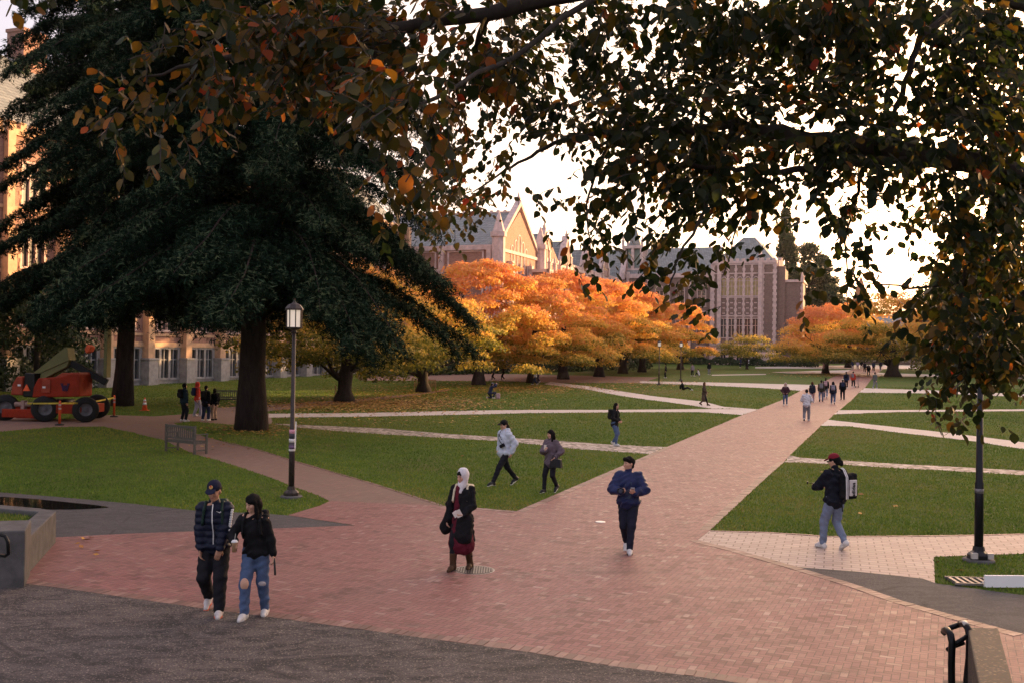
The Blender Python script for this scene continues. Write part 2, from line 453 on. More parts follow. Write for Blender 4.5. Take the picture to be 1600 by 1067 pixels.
def in_poly(X, Y, poly):
    c = np.zeros(len(X), bool); n = len(poly); j = n-1
    for i in range(n):
        xi, yi = poly[i]; xj, yj = poly[j]
        m = ((yi > Y) != (yj > Y))
        with np.errstate(divide='ignore', invalid='ignore'):
            c ^= m & (X < (xj-xi)*(Y-yi)/((yj-yi) if yj != yi else 1e-9)+xi)
        j = i
    return c
def zgv(Y): return RISE*(np.clip(Y, Y0R, Y1R)-Y0R)
def leaf_mat(name, stops, trans=0.35, rough=0.6, attr='tint', spec=0.3):
    if name in MATS: return MATS[name]
    t = NT(name)
    a = t.n.new('ShaderNodeAttribute'); a.attribute_name = attr
    c = t.ramp(a.outputs['Fac'], stops)
    t.base(c); t.rough(rough); t.spec(spec)
    tr = t.n.new('ShaderNodeBsdfTranslucent'); t.l.new(c, tr.inputs[0])
    mx = t.n.new('ShaderNodeMixShader'); mx.inputs[0].default_value = trans
    t.l.new(t.b.outputs[0], mx.inputs[1]); t.l.new(tr.outputs[0], mx.inputs[2]); t.l.new(mx.outputs[0], t.out.inputs[0])
    MATS[name] = t.m
    return t.m
def scatter_ground(n, ymin, ymax, rng, xpad=1.1, power=1.0):
    """random world points inside the view wedge, denser near"""
    u = rng.random(n); Y = ymin*(ymax/ymin)**(u**power)
    half = Y*0.535*xpad
    X = rng.uniform(-1, 1, n)*half
    keep = np.ones(n, bool)
    for p in PAVED: keep &= ~in_poly(X, Y, p)
    return X[keep], Y[keep]
def build_grass():
    rng = np.random.default_rng(3)
    X, Y = scatter_ground(620000, 14.5, 110, rng, power=0.9)
    m = (Y > 17) | (X > 6) | (X < -6)
    X, Y = X[m], Y[m]
    n = len(X)
    s = rng.uniform(0.022, 0.052, n)*(0.75 + Y/80)
    a = rng.uniform(0, 2*np.pi, n); w = s*rng.uniform(0.22, 0.4, n)
    lx, ly = rng.normal(0, .35, n)*s, rng.normal(0, .35, n)*s
    z = zgv(Y) + 0.001
    V = np.empty((n, 3, 3))
    V[:, 0] = np.c_[X-np.cos(a)*w, Y-np.sin(a)*w, z]; V[:, 1] = np.c_[X+np.cos(a)*w, Y+np.sin(a)*w, z]
    V[:, 2] = np.c_[X+lx, Y+ly, z+s]
    patch = np.sin(X*0.31+1.3*np.sin(Y*0.17))*np.sin(Y*0.23+X*0.11)*0.5+0.5
    fine = np.sin(X*1.9+2*np.sin(Y*1.1))*np.sin(Y*1.6+1.5*np.sin(X*.8))*.5+.5
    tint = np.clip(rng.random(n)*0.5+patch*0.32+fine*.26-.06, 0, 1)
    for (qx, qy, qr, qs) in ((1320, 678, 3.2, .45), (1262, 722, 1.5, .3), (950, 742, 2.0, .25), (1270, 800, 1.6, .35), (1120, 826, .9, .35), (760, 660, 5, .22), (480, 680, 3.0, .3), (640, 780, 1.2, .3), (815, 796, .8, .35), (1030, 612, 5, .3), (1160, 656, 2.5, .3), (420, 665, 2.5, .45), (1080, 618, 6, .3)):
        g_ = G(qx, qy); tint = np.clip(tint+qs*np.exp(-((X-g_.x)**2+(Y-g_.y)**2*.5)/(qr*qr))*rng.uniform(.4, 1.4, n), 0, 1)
    m = leaf_mat('grass_blade', [(0.0, (0.052, 0.105, 0.013)), (0.4, (0.115, 0.200, 0.022)), (0.75, (0.21, 0.250, 0.032)), (1.0, (0.30, 0.245, 0.085))], trans=0.25, rough=0.7)
    o = mesh_np('lawn_grass', V.reshape(-1, 3), np.arange(n*3).reshape(-1, 3), m, attr={'tint': np.repeat(tint, 3)})
    tag(o, 'short green grass of the lawns between the paths', 'grass', kind='stuff')
build_grass()
def build_litter():
    rng = np.random.default_rng(5)
    pts = []
    for (x, y, sx, sy, n) in ((560, 634, 150, 9, 5200), (640, 626, 110, 10, 3200), (830, 606, 120, 7, 3000), (700, 612, 160, 12, 1600), (1010, 600, 90, 6, 900), (620, 655, 200, 10, 160),
                              (1300, 586, 70, 3, 900), (700, 720, 260, 50, 16), (1380, 760, 140, 50, 9), (330, 690, 60, 16, 60), (400, 672, 60, 8, 350), (130, 855, 25, 20, 7), (1500, 880, 40, 12, 5)):
        xx = rng.normal(x, sx*0.6, n); yy = rng.normal(y, sy*0.6, n)
        for a, b in zip(xx, yy):
            if b > 577: pts.append(G(a, b))
    V = []; T = []
    for p in pts:
        s = rng.uniform(0.035, 0.075)*(1 + p.y/95); a = rng.uniform(0, 6.28); z = p.z+0.02+rng.uniform(0, .04)
        ca, sa = math.cos(a)*s, math.sin(a)*s
        k = rng.uniform(-.02, .03)
        V += [(p.x-ca, p.y-sa, z), (p.x+sa*.6, p.y-ca*.6, z+k), (p.x+ca, p.y+sa, z+.01), (p.x-sa*.6, p.y+ca*.6, z-k+.01)]
        T += [rng.random()]*4
    m = leaf_mat('fallen_leaf', [(0.0, (0.16, 0.07, 0.025)), (0.5, (0.42, 0.19, 0.045)), (0.85, (0.55, 0.32, 0.06)), (1.0, (0.62, 0.45, 0.12))], trans=0.1)
    o = mesh_np('fallen_leaves', V, np.arange(len(V)).reshape(-1, 4), m, attr={'tint': T})
    tag(o, 'fallen orange and yellow leaves scattered over the grass', 'leaf litter', kind='stuff')
build_litter()
# ------------------------------------------------------------------ buildings
AZ = R(21.2)
U = Vector((math.sin(AZ), math.cos(AZ), 0)); Vv = Vector((math.cos(AZ), -math.sin(AZ), 0))
def wall_brick(name, c1, c2, mort, noise_amt=0.35):
    t = NT(name)
    g = t.node('ShaderNodeNewGeometry')
    n = t.node('ShaderNodeSeparateXYZ', Vector=t.co('Normal')); p = t.node('ShaderNodeSeparateXYZ', Vector=t.co())
    ax = t.math('ABSOLUTE', n.outputs[0]); sel = t.math('GREATER_THAN', ax, 0.6)
    h = t.math('ADD', t.math('MULTIPLY', p.outputs[0], t.math('SUBTRACT', 1.0, sel)), t.math('MULTIPLY', p.outputs[1], sel))
    cb = t.node('ShaderNodeCombineXYZ', X=h, Y=p.outputs[2])
    b = t.node('ShaderNodeTexBrick', Vector=cb.outputs[0])
    b.inputs['Scale'].default_value = 1.0; b.inputs['Brick Width'].default_value = 0.26; b.inputs['Row Height'].default_value = 0.09
    b.inputs['Mortar Size'].default_value = 0.01
    b.inputs['Color1'].default_value = (*c1, 1); b.inputs['Color2'].default_value = (*c2, 1); b.inputs['Mortar'].default_value = (*mort, 1)
    nn = t.noise(1.1, 6, 0.7)
    t.base(t.mix(t.ramp(nn, [(0.35, 0.0), (0.75, noise_amt)]), b.outputs[0], tuple(x*0.55 for x in c1)))
    t.rough(0.85); t.bump(b.outputs[1], -0.3, 0.01)
    return t.m
M_WB = wall_brick('red_brick_wall', (0.26, 0.115, 0.085), (0.38, 0.19, 0.14), (0.34, 0.28, 0.23))
M_WB2 = wall_brick('brown_brick_wall', (0.15, 0.085, 0.070), (0.25, 0.145, 0.118), (0.30, 0.26, 0.24))
M_ST = simple('pale_limestone', (0.58, 0.45, 0.42), 0.8, var=0.22, scale=1.6, bump=0.3)
M_ST2 = simple('grey_granite', (0.34, 0.33, 0.33), 0.8, var=0.25, scale=2.2, bump=0.3)
def slate():
    t = NT('slate_roof')
    p = t.node('ShaderNodeSeparateXYZ', Vector=t.co())
    cb = t.node('ShaderNodeCombineXYZ', X=t.math('ADD', p.outputs[0], p.outputs[1]), Y=p.outputs[2])
    b = t.node('ShaderNodeTexBrick', Vector=cb.outputs[0])
    b.inputs['Scale'].default_value = 1.0; b.inputs['Brick Width'].default_value = 0.5; b.inputs['Row Height'].default_value = 0.32
    b.inputs['Mortar Size'].default_value = 0.03
    b.inputs['Color1'].default_value = (0.16, 0.18, 0.18, 1); b.inputs['Color2'].default_value = (0.25, 0.27, 0.26, 1); b.inputs['Mortar'].default_value = (0.09, 0.10, 0.10, 1)
    t.base(b.outputs[0]); t.rough(0.55); t.bump(b.outputs[1], -0.4, 0.02)
    return t.m
M_SL = slate()
tg = NT('dark_window_glass'); tg.base((0.03, 0.035, 0.045)); tg.rough(0.12); tg.spec(0.7); M_GL = tg.m
M_GOLD_PANE = simple('gold_lit_pane', (0.46, 0.37, 0.18), 0.6, var=0.2, scale=2)  # golden light reflected by the panes, put into their colour
M_DARK = simple('dark_void', (0.02, 0.02, 0.022), 0.9)

def window(parent, x, z, w, h, y=0.0, arch=False, lights=2, trim=M_ST, pane=None, label=None, deep=0.3, n=None):
    """window part (stone surround, mullions) in a wall whose face is y; pane is its sub-part"""
    f = MB(); t = 0.16
    f.ab(x-w/2-t, x-w/2, y-0.06, y+deep, z-0.02, z+h); f.ab(x+w/2, x+w/2+t, y-0.06, y+deep, z-0.02, z+h)
    f.ab(x-w/2-t-0.08, x+w/2+t+0.08, y-0.12, y+deep, z-0.22, z-0.02)
    if not arch: f.ab(x-w/2-t, x+w/2+t, y-0.065, y+deep, z+h, z+h+t)
    else:
        k = 8
        for i in range(k):
            a0, a1 = math.pi*i/k, math.pi*(i+1)/k
            p = [(x+math.cos(a)*r_, z+h+math.sin(a)*r_*1.25) for a, r_ in ((a0, w/2), (a0, w/2+t), (a1, w/2+t), (a1, w/2))]
            f.prism(p, y-0.05, y+deep)
        f.ab(x-w/2-0.05, x+w/2+0.05, y+0.12, y+deep, z+h-0.05, z+h+0.08)
    for i in range(1, lights):
        xx = x-w/2+w*i/lights; f.ab(xx-0.05, xx+0.05, y+0.05, y+deep-.02, z-.02, z+h+(w*0.4 if arch else 0))
    f.ab(x-w/2, x+w/2, y+0.08, y+deep-.03, z+h*0.62, z+h*0.62+0.09)
    o = f.build('window', trim, parent)
    g = MB(); g.ab(x-w/2, x+w/2, y+deep-0.06, y+deep-.01, z-.01, z+h+(w*0.5 if arch else 0))
    g.build('pane', pane or M_GL, o)
    return o
def wall_with_holes(mb, x0, x1, z0, z1, holes, y0=0.0, y1=0.6):
    """solid wall x0..x1 z0..z1 minus rectangular holes (hx0,hx1,hz0,hz1) laid out in columns"""
    cols = {}
    for h in holes: cols.setdefault((h[0], h[1]), []).append((h[2], h[3]))
    x = x0
    for (a, b) in sorted(cols):
        if a > x: mb.ab(x, a, y0, y1, z0, z1)
        z = z0
        for (c, d) in sorted(cols[(a, b)]):
            if c > z: mb.ab(a, b, y0, y1, z, c)
            z = d
        if z1 > z: mb.ab(a, b, y0, y1, z, z1)
        x = b
    if x1 > x: mb.ab(x, x1, y0, y1, z0, z1)
def gable_prism(mb, x0, x1, ze, zr, y0, y1):
    mb.prism([(x0, ze), (x1, ze), ((x0+x1)/2, zr)], y0, y1)
def coping(mb, x0, x1, ze, zr, y0, y1, t=0.35):
    xm = (x0+x1)/2
    for s, (xa, xb) in ((1, (x0, xm)), (-1, (x1, xm))):
        mb.prism([(xa-s*0.2, ze-0.1), (xa-s*0.2, ze+t), (xm, zr+t+0.25), (xm, zr)] if s == 1 else [(xm, zr), (xm, zr+t+0.25), (xa-s*0.2, ze+t), (xa-s*0.2, ze-0.1)], y0, y1)
def pinnacle(mb, x, y, z, w=0.5, h=2.2):
    mb.ab(x-w/2, x+w/2, y-w/2, y+w/2, z-0.01, z+h*0.45)
    mb.ab(x-w*.65, x+w*.65, y-w*.65, y+w*.65, z+h*.45, z+h*.52)
    mb.lathe([(w*0.55, 0), (0.06, h*0.48)], 4, (x, y, z+h*0.52), False)

def hall(name, label, origin, rz, L, depth, z_eave, z_ridge, bay, group=None, floors=(), brick=M_WB, first_stone=3.9, win_from=0, win_to=999, gables=(), buttress_step=True, stone_base=M_ST2, ridge_dir='x', nowin=False):
    """long collegiate hall; local x along the front, front face y=0 looking to -y"""
    root = empty(name, origin, rz); tag(root, label, 'building', group)
    nb = int(L/bay); holes = []; wins = []
    for i in range(nb):
        xc = (i+0.5)*bay
        if first_stone and not nowin:
            for k in (-1, 0, 1):
                w = bay*0.19; x = xc+k*bay*0.245
                holes.append((x-w/2, x+w/2, 0.7, first_stone-0.5)); wins.append((i, x, 0.7, w, first_stone-1.2, 'g'))
        for (z, h) in floors:
            if nowin: continue
            w = bay*0.42
            holes.append((xc-w/2, xc+w/2, z, z+h)); wins.append((i, xc, z, w, h, 'u'))
    low = [h for h in holes if h[2] < 1]; up = [h for h in holes if h[2] > 1]
    b = MB(); wall_with_holes(b, 0, L, -1.5, first_stone or 0, low); b.build('ground_floor_wall', M_ST2 if first_stone else brick, root)
    b = MB(); wall_with_holes(b, 0, L, first_stone, z_eave, up)
    b.ab(0, 0.6, 0.6, depth, -1.5, z_eave); b.ab(L-0.6, L, 0.6, depth, -1.5, z_eave); b.ab(0.6, L-0.6, depth-0.6, depth, -1.5, z_eave)
    gable_prism(b, 0, depth, z_eave, z_ridge-.15, 0, 0.5)      # placeholder orientation fixed below
    b2 = b
    b2.build('wall', brick, root)
    b = MB(); b.ab(0.7, L-0.7, 0.9, 1.0, 0, z_eave-.1); b.build('interior', M_DARK, root)
    # stone dressings
    s = MB()
    s.ab(-0.02, L+.02, -0.14, 0.02, first_stone-0.32, first_stone+0.12)
    for (z, h) in floors: s.ab(-0.02, L+.02, -0.09, 0.02, z-0.62, z-0.36)
    s.ab(-0.05, L+.05, -0.22, 0.3, z_eave, z_eave+0.5)
    for i in range(int(L/1.1)): s.ab(i*1.1, i*1.1+0.6, -0.18, 0.25, z_eave+0.5, z_eave+1.05)
    for i in range(nb+1):
        x = i*bay
        for (z, h) in floors:
            for kk in (-1, 1):
                for q in range(int(h/0.6)):
                    if i < nb:
                        xe = (i+0.5)*bay+kk*(bay*0.21+0.16)
                        s.ab(xe, xe+kk*(0.22 if q % 2 else 0.1), -0.045, 0.05, z+q*0.6, z+q*0.6+0.3)
    s.build('stone_dressing', M_ST, root)
    for i in range(nb+1):
        x = i*bay
        s = MB(); s.ab(x-0.42, x+0.42, -0.72, 0.03, first_stone*0.62+0.16, z_eave*0.62)
        s.ab(x-0.36, x+0.36, -0.45, 0.03, z_eave*0.62-.01, z_eave+0.9); q = s.build('buttress', M_ST, root)
        s = MB(); s.ab(x-0.62, x+0.62, -1.0, 0.03, -1.5, first_stone*0.62)
        s.ab(x-0.70, x+0.70, -1.08, 0.03, first_stone*0.62-.01, first_stone*0.62+0.16)
        s.build('buttress_base', M_ST2, q)
    for (i, x, z, w, h, k) in wins:
        if win_from <= i < win_to: window(root, x, z, w, h, 0.02, False, 2 if k == 'g' else 3, trim=M_ST2 if k == 'g' else M_ST, pane=M_GL)
    # roof
    r = MB()
    r.prism([(0.2, z_eave), (depth-0.2, z_eave), (depth/2, z_ridge)], 0, L, Matrix(((0, 1, 0, 0), (1, 0, 0, 0), (0, 0, 1, 0), (0, 0, 0, 1))))
    r.build('roof', M_SL, root)
    for gi, (gx, gw, gz) in enumerate(gables):
        gm = MB(); wall_with_holes(gm, gx-gw/2, gx+gw/2, z_eave+0.5, z_eave+1.2, [], -0.3, 0.6)
        gable_prism(gm, gx-gw/2, gx+gw/2, z_eave+1.2, gz-.1, -0.3, 0.6)
        go = gm.build('gable', brick, root)
        rm = MB(); gable_prism(rm, gx-gw/2+.1, gx+gw/2-.1, z_eave+1.1, gz-0.35, 0.6, depth/2); rm.build('gable_roof', M_SL, go)
        cm = MB(); coping(cm, gx-gw/2, gx+gw/2, z_eave+1.2, gz, -0.42, 0.7)
        for e in (-1, 1): pinnacle(cm, gx+e*gw/2, -0.2, z_eave+1.0, 0.55, 2.4)
        pinnacle(cm, gx, -0.1, gz+.2, 0.4, 1.4)
        for e in (-0.7, 0, 0.7): cm.ab(gx+e-0.1, gx+e+0.1, -0.36, -0.28, z_eave+0.6, z_eave+1.2+(gz-z_eave-1.2)*(0.62-abs(e)*0.25))
        cm.build('gable_coping', M_ST, go)
    return root
RZL = math.atan2(U.y, U.x)                      # front faces the quad, local x runs away from the viewer
RZC = math.atan2(Vv.y, Vv.x)                    # front faces the viewer
p0 = G(150, 605)
oA = p0 - U*46; oA.z = 0
M_ST_SUN = simple('sunlit_limestone', (0.55, 0.36, 0.23), 0.8, var=.2, scale=1.6)  # the pale limestone again, with orange sunlight put into its colour
hallA = hall('brick_hall', 'long brick and stone hall half hidden behind the dark conifers', oA, RZL, 104.0, 18.0, 20.0, 29.0, 5.2, group='brick halls round the square',
     floors=((5.2, 3.2), (9.8, 3.4), (14.8, 3.2)), win_from=5, win_to=19, gables=((52, 7, 25), (85, 7, 25)))
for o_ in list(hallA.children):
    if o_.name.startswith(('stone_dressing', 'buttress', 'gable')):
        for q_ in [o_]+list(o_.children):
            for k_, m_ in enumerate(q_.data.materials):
                if m_ == M_ST: q_.data.materials[k_] = M_ST_SUN
ch = MB(); ch.ab(22, 25.5, 8, 10, 27, 33.5); ch.ab(21.8, 25.7, 7.8, 10.2, 33.5, 34); ch.build('chimney', M_WB, hallA)
ch = MB(); ch.ab(45, 47.6, 8, 10, 27.5, 31.5); ch.ab(44.9, 47.7, 7.9, 10.1, 31.5, 31.8); ch.build('chimney', M_WB, hallA)
# gabled cross block: ridge runs across, gable end towards the square
def cross_block():
    corner = Vector((-2.2, 140, 0)); W, D_ = 17.0, 34.0; ze, zr = 18.2, 24.4
    root = empty('gabled_hall', corner, RZL); tag(root, 'pink lit gabled hall with slate roof rising behind the orange trees', 'building', 'brick halls round the square')
    # local x = along the gable (away), local y = into the block (left).  gable face y=0; long side x=0 faces the viewer
    b = MB(); b.ab(0, W, 0, 0.6, -1, ze); gable_prism(b, 0, W, ze, zr, 0, 0.6)
    b.ab(0, 0.6, 0.6, D_, -1, ze); b.ab(W-0.6, W, 0.6, D_, -1, ze); b.build('wall', M_WB, root)
    r = MB(); r.prism([(0.1, ze), (W-.1, ze), (W/2, zr)], 0.62, D_); r.build('roof', M_SL, root)
    rc = MB(); rc.ab(W/2-.15, W/2+.15, 0.7, D_, zr-.05, zr+.18)
    for i in range(30): rc.ab(W/2-.1, W/2+.1, 1+i*1.1, 1.5+i*1.1, zr+.18, zr+.4)
    rc.build('roof_ridge', M_ST, root)
    s = MB(); coping(s, -0.1, W+.1, ze, zr+0.9, -0.25, 0.75, 0.5)
    s.ab(-0.35, 0.0, -0.1, D_, ze-0.25, ze+0.45); s.ab(-0.28, 0.0, -0.1, D_, ze-3.3, ze-2.9); s.ab(-0.2, 0, -.1, D_, ze-4.3, ze-4.05)
    s.ab(-0.1, W+.1, -0.22, 0, ze-0.35, ze+0.1); s.ab(-0.1, W+.1, -0.2, 0, ze-4.4, ze-4.0); s.ab(-.1, W+.1, -.2, 0, ze-9, ze-8.6)
    for y in (1.2, 8.6, 16, 23.4, 30.8):                     # buttress strips on the long side
        s.ab(-0.5, 0.02, y-0.35, y+0.35, -1, ze+0.2)
    for y in (1.2, 8.6, 16, 23.4):                     # framed blind panels
        for z0, z1 in ((ze-2.6, ze-0.5), (ze-7.4, ze-4.5)):
            s.ab(-0.12, 0.02, y+0.9, y+1.15, z0, z1); s.ab(-0.12, 0.02, y+6.3, y+6.55, z0, z1)
            s.ab(-0.13, 0.02, y+0.9, y+6.55, z0-.2, z0); s.ab(-0.13, 0.02, y+0.9, y+6.55, z1, z1+.2)
    for x in (0.1, W-0.1, 4.4, 12.6): s.ab(x-0.4, x+0.4, -0.7, 0.02, -1, ze-1.5); 
    # octagonal corner turrets
    for x in (-0.2, W+0.2):
        s.lathe([(0.95, -1), (0.95, ze+1.5), (1.15, ze+1.5), (1.15, ze+2.2), (0.9, ze+2.2), (0.1, ze+5.0)], 8, (x, -0.2, 0), False)
    pinnacle(s, W/2, 0.2, zr+1.2, 0.5, 1.8)
    s.build('stone_dressing', M_ST, root)
    for k in range(5): window(root, W/2+(k-2)*1.45, ze-3.2, 1.0, 3.4+(2-abs(k-2))*0.9, -0.02, True, 1, pane=M_GOLD_PANE)
    for k in range(4): window(root, 3.2+k*3.5, ze-8.2, 1.7, 3.0, -0.02, False, 2)
    # porch bay in front of the far corner, catching the sun
    pb = MB(); pb.ab(W-4.5, W+0.5, -3.2, -0.2, -1, ze-2.5); pb.build('bay', M_WB, root)
    ps = MB(); 
    for x in (W-4.5, W-2.0, W+0.5):
        ps.ab(x-0.3, x+0.3, -3.6, -3.1, -1, ze-2.0); pinnacle(ps, x, -3.4, ze-2.0, 0.5, 2.0)
    ps.ab(W-4.8, W+.8, -3.45, -0.1, ze-2.5, ze-2.0); ps.ab(W-4.7, W+.7, -3.4, -0.1, ze-7, ze-6.6); ps.build('bay_dressing', M_ST, root)
    return root
cross_block()
oW = Vector((3.2, 158.5, 0))
hall('brick_hall', 'row of narrow gables with slate roofs beyond the tall gabled hall', oW, RZL, 74.0, 14.0, 18.2, 23.0, 5.6, group='brick halls round the square',
     floors=((8.2, 3.0), (13.2, 3.2)), win_from=0, win_to=9, gables=((4.8, 4.2, 23.4), (16.5, 4.2, 23.4), (29, 4.2, 23.2), (41, 4.2, 23.2), (57, 4.2, 23.2)))
def belfry():
    c = P(990, 560, 214); c.z = 0
    root = empty('stone_turret', c, RZC); tag(root, 'small open stone belfry with pointed spire over the far rooftops', 'turret')
    s = MB(); s.ab(-2.2, 2.2, -2.2, 2.2, 10, 21.5)
    for x in (-1.9, 0, 1.9):
        for y in (-1.9, 1.9): s.ab(x-0.3, x+0.3, y-0.3, y+0.3, 21.5, 26)
    for y in (0,): 
        for x in (-1.9, 1.9): s.ab(x-0.3, x+0.3, y-0.3, y+0.3, 21.5, 26)
    s.ab(-2.4, 2.4, -2.4, 2.4, 21.3, 21.7); s.ab(-2.3, 2.3, -2.3, 2.3, 26, 26.6)
    for x in (-2.1, 2.1):
        for y in (-2.1, 2.1): pinnacle(s, x, y, 26.6, 0.5, 2.2)
    s.build('tower', M_ST, root)
    g = MB(); g.ab(-1.4, 1.4, -1.4, 1.4, 21.7, 25.9); g.build('louvre', simple('green_louvre', (0.20, 0.27, 0.25)), root)
    g = MB(); g.lathe([(1.5, 26.6), (0.08, 31.2)], 8, (0, 0, 0), False); g.build('spire', M_SL, root)
belfry()
def far_hall():
    cr = Vector((54.4, 196.5, 0)); W = 12.8; 
    o = cr - Vv*15.1
    root = empty('gothic_hall', o, RZC); tag(root, 'brown brick gothic hall with five tall window bays facing the lawn', 'building', 'brick halls round the square')
    zp = 22.0; g0 = zg(196)
    b = MB()
    bays = [1.7 + 1.58*(k+0.5) for k in range(5)]; x0b, x1b = 1.7, 1.7+1.58*5
    holes = []
    for x in bays:
        holes += [(x-0.56, x+0.56, 7.2, 10.9), (x-0.56, x+0.56, 15.6, 19.3)]
    wall_with_holes(b, 0, W, 5.8, zp, holes, 0, 0.6)
    b.ab(0, 0.6, 0.6, 22, -1, zp); b.ab(W-.6, W, 0.6, 22, -1, zp)
    b.build('wall', M_WB2, root)
    g = MB(); wall_with_holes(g, 0, W, -1, 5.8, [(x-0.5, x+0.5, 2.4, 4.6) for x in bays], 0.0, 0.6); g.ab(-.1, W+.1, -0.25, 0, 5.5, 5.85); g.ab(-.1, W+.1, -.35, 0, -1, 2.0)
    g.build('ground_floor_wall', M_ST, root)
    for x in bays:
        window(root, x, 2.4, 1.0, 2.2, -.02, False, 2)
        window(root, x, 7.2, 1.12, 3.7, -.02, False, 2)
        window(root, x, 15.6, 1.12, 2.9, -.02, True, 2, pane=M_GOLD_PANE)
    s = MB()
    for x in [x0b + 1.58*k for k in range(6)]:
        for q in range(27):
            w = 0.30 if q % 2 else 0.17
            s.ab(x-w, x+w, -0.1, 0.02, 6.0+q*0.58, 6.0+q*0.58+0.58)
    for x in (0.25, W-2.75, W-0.3):
        for q in range(28):
            w = 0.42 if q % 2 else 0.28
            s.ab(x-w, x+w, -0.09, 0.02, 5.9+q*0.57, 5.9+q*0.57+0.57)
    for z in (11.35, 15.1, 19.9, 21.7): s.ab(-.05 if z > 19 else x0b, W+.05 if z > 19 else x1b, -0.14 if z < 20 else -.2, 0.02, z, z+0.22)
    s.ab(-0.1, W+.1, -0.28, 0.5, zp, zp+0.5)
    for i in range(12): s.ab(i*1.2, i*1.2+0.65, -0.25, 0.3, zp+.5, zp+1.0)
    for k, x in enumerate((x0b-.1, x1b+.1)): s.ab(x-.4, x+.4, -0.5, .02, 5.8, zp+0.4); pinnacle(s, x, -.2, zp+.4, .6, 2.6)
    for x in bays:
        for q in range(3): s.ab(x-0.28, x+0.28, -0.07, 0.02, 11.9+q*1.05, 12.1+q*1.05)
    s.build('stone_dressing', M_ST, root)
    iw = MB(); iw.ab(.7, W-.7, 0.9, 1.0, 0, zp-.2); iw.build('interior', M_DARK, root)
    r = MB(); r.hull8([(0.3, 0.4, zp+.3), (W-.3, 0.4, zp+.3), (W-.3, 24, zp+.3), (.3, 24, zp+.3), (W/2-1.2, 7, zp+6), (W/2+1.2, 7, zp+6), (W/2+1.2, 18, zp+6), (W/2-1.2, 18, zp+6)]); r.build('roof', M_SL, root)
    # stepped corner tower on the right
    tb = MB(); tb.ab(W, W+4.9, 1.2, 7.2, -1, 18.2); tb.ab(W-0.2, W+1.6, 0.8, 1.3, -1, zp-0.6); tb.build('corner_tower', M_WB2, root)
    ts = MB()
    for q in range(31):
        w = 0.4 if q % 2 else 0.26
        ts.ab(W+4.9-w, W+5.0, 1.1, 1.3, 0.2+q*0.57, 0.77+q*0.57)
        ts.ab(W+4.9, W+5.04, 1.2, 1.3+w, 0.2+q*0.57, 0.77+q*0.57)
    ts.ab(W, W+5.15, 0.95, 7.4, 18.2, 18.7); pinnacle(ts, W+4.8, 1.4, 18.6, .7, 1.6)
    for k in range(4): ts.ab(W-0.02, W+0.35, 1.8+k*2.4, 2.6+k*2.4, 17.9, zp+1.2)
    ts.ab(W-.02, W+5.1, 1.0, 1.2, 5.5, 5.9); ts.build('tower_dressing', M_ST, root)
    for z in (2.2,): window(root, W+2.1, z, 1.6, 3.0, 1.18, False, 2, deep=0.1)
    # lower wing to the left, behind the trees
    lw = MB(); wall_with_holes(lw, -26, -0.05, -1, 19.5, [(-3.2-k*4.4, -1.6-k*4.4, z, z+3.2) for k in range(5) for z in (2.2, 7.4, 13.6)], 2.2, 2.8); lw.build('wing_wall', M_WB2, root)
    lr = MB(); lr.prism([(2.0, 19.9), (18, 19.9), (10, 26.5)], -27, 0.5, Matrix(((0, 1, 0, 0), (1, 0, 0, 0), (0, 0, 1, 0), (0, 0, 0, 1)))); lr.build('wing_roof', M_SL, root)
    ls = MB(); ls.ab(-26.2, -.05, 1.9, 2.3, 19.5, 20.4); ls.ab(-26.2, -.05, 2.0, 2.3, 12.2, 12.6)
    for k in range(7): ls.ab(-0.6-k*4.4, -0.1-k*4.4, 1.7, 2.3, -1, 20.8)
    ls.build('wing_dressing', M_ST, root)
    for k in range(5):
        for z in (2.2, 7.4, 13.6): window(root, -2.4-k*4.4, z, 1.6, 3.2, 2.2, z > 13, 2)
far_hall()
def end_hall():
    o = Vector((62, 262, 0))
    root = empty('end_hall', o, RZC); tag(root, 'low dim brick hall glimpsed under the trees at the end of the path', 'building', 'brick halls round the square')
    b = MB(); wall_with_holes(b, 0, 120, 0, 11, [(3+k*6, 5+k*6, 4, 7.5) for k in range(19)], 0, .6); b.ab(0, 120, 8, 8.5, 0, 11); b.build('wall', M_WB2, root)
    b = MB(); b.prism([(0, 11), (14, 11), (7, 14.5)], 0, 120, Matrix(((0, 1, 0, 0), (1, 0, 0, 0), (0, 0, 1, 0), (0, 0, 0, 1)))); b.build('roof', M_SL, root)
    for k in range(19): window(root, 4+k*6, 4, 2.0, 3.5, 0, False, 2)
    s = MB(); s.ab(0, 120, -.2, 0, 10.6, 11.2); s.ab(0, 120, -.2, 0, 2.6, 3.0); s.build('stone_dressing', M_ST, root)
    c = P(1344, 560, 330); c.z = 0
    r2 = empty('spired_tower', c, RZC); tag(r2, 'distant orange brick tower with a steep pointed roof above the far right trees', 'tower')
    b = MB(); b.ab(-4, 4, -4, 4, 0, 18); b.build('wall', M_WB, r2)
    b = MB(); b.lathe([(5.6, 18), (0.1, 30.5)], 4, (0, 0, 0), False); b.build('roof', simple('clay_tile_roof', (0.42, 0.17, 0.08), 0.7), r2)
    for e in (-1.6, 1.6): window(r2, e, 10, 1.4, 3.2, -4.02, True, 1, deep=.1)
end_hall()
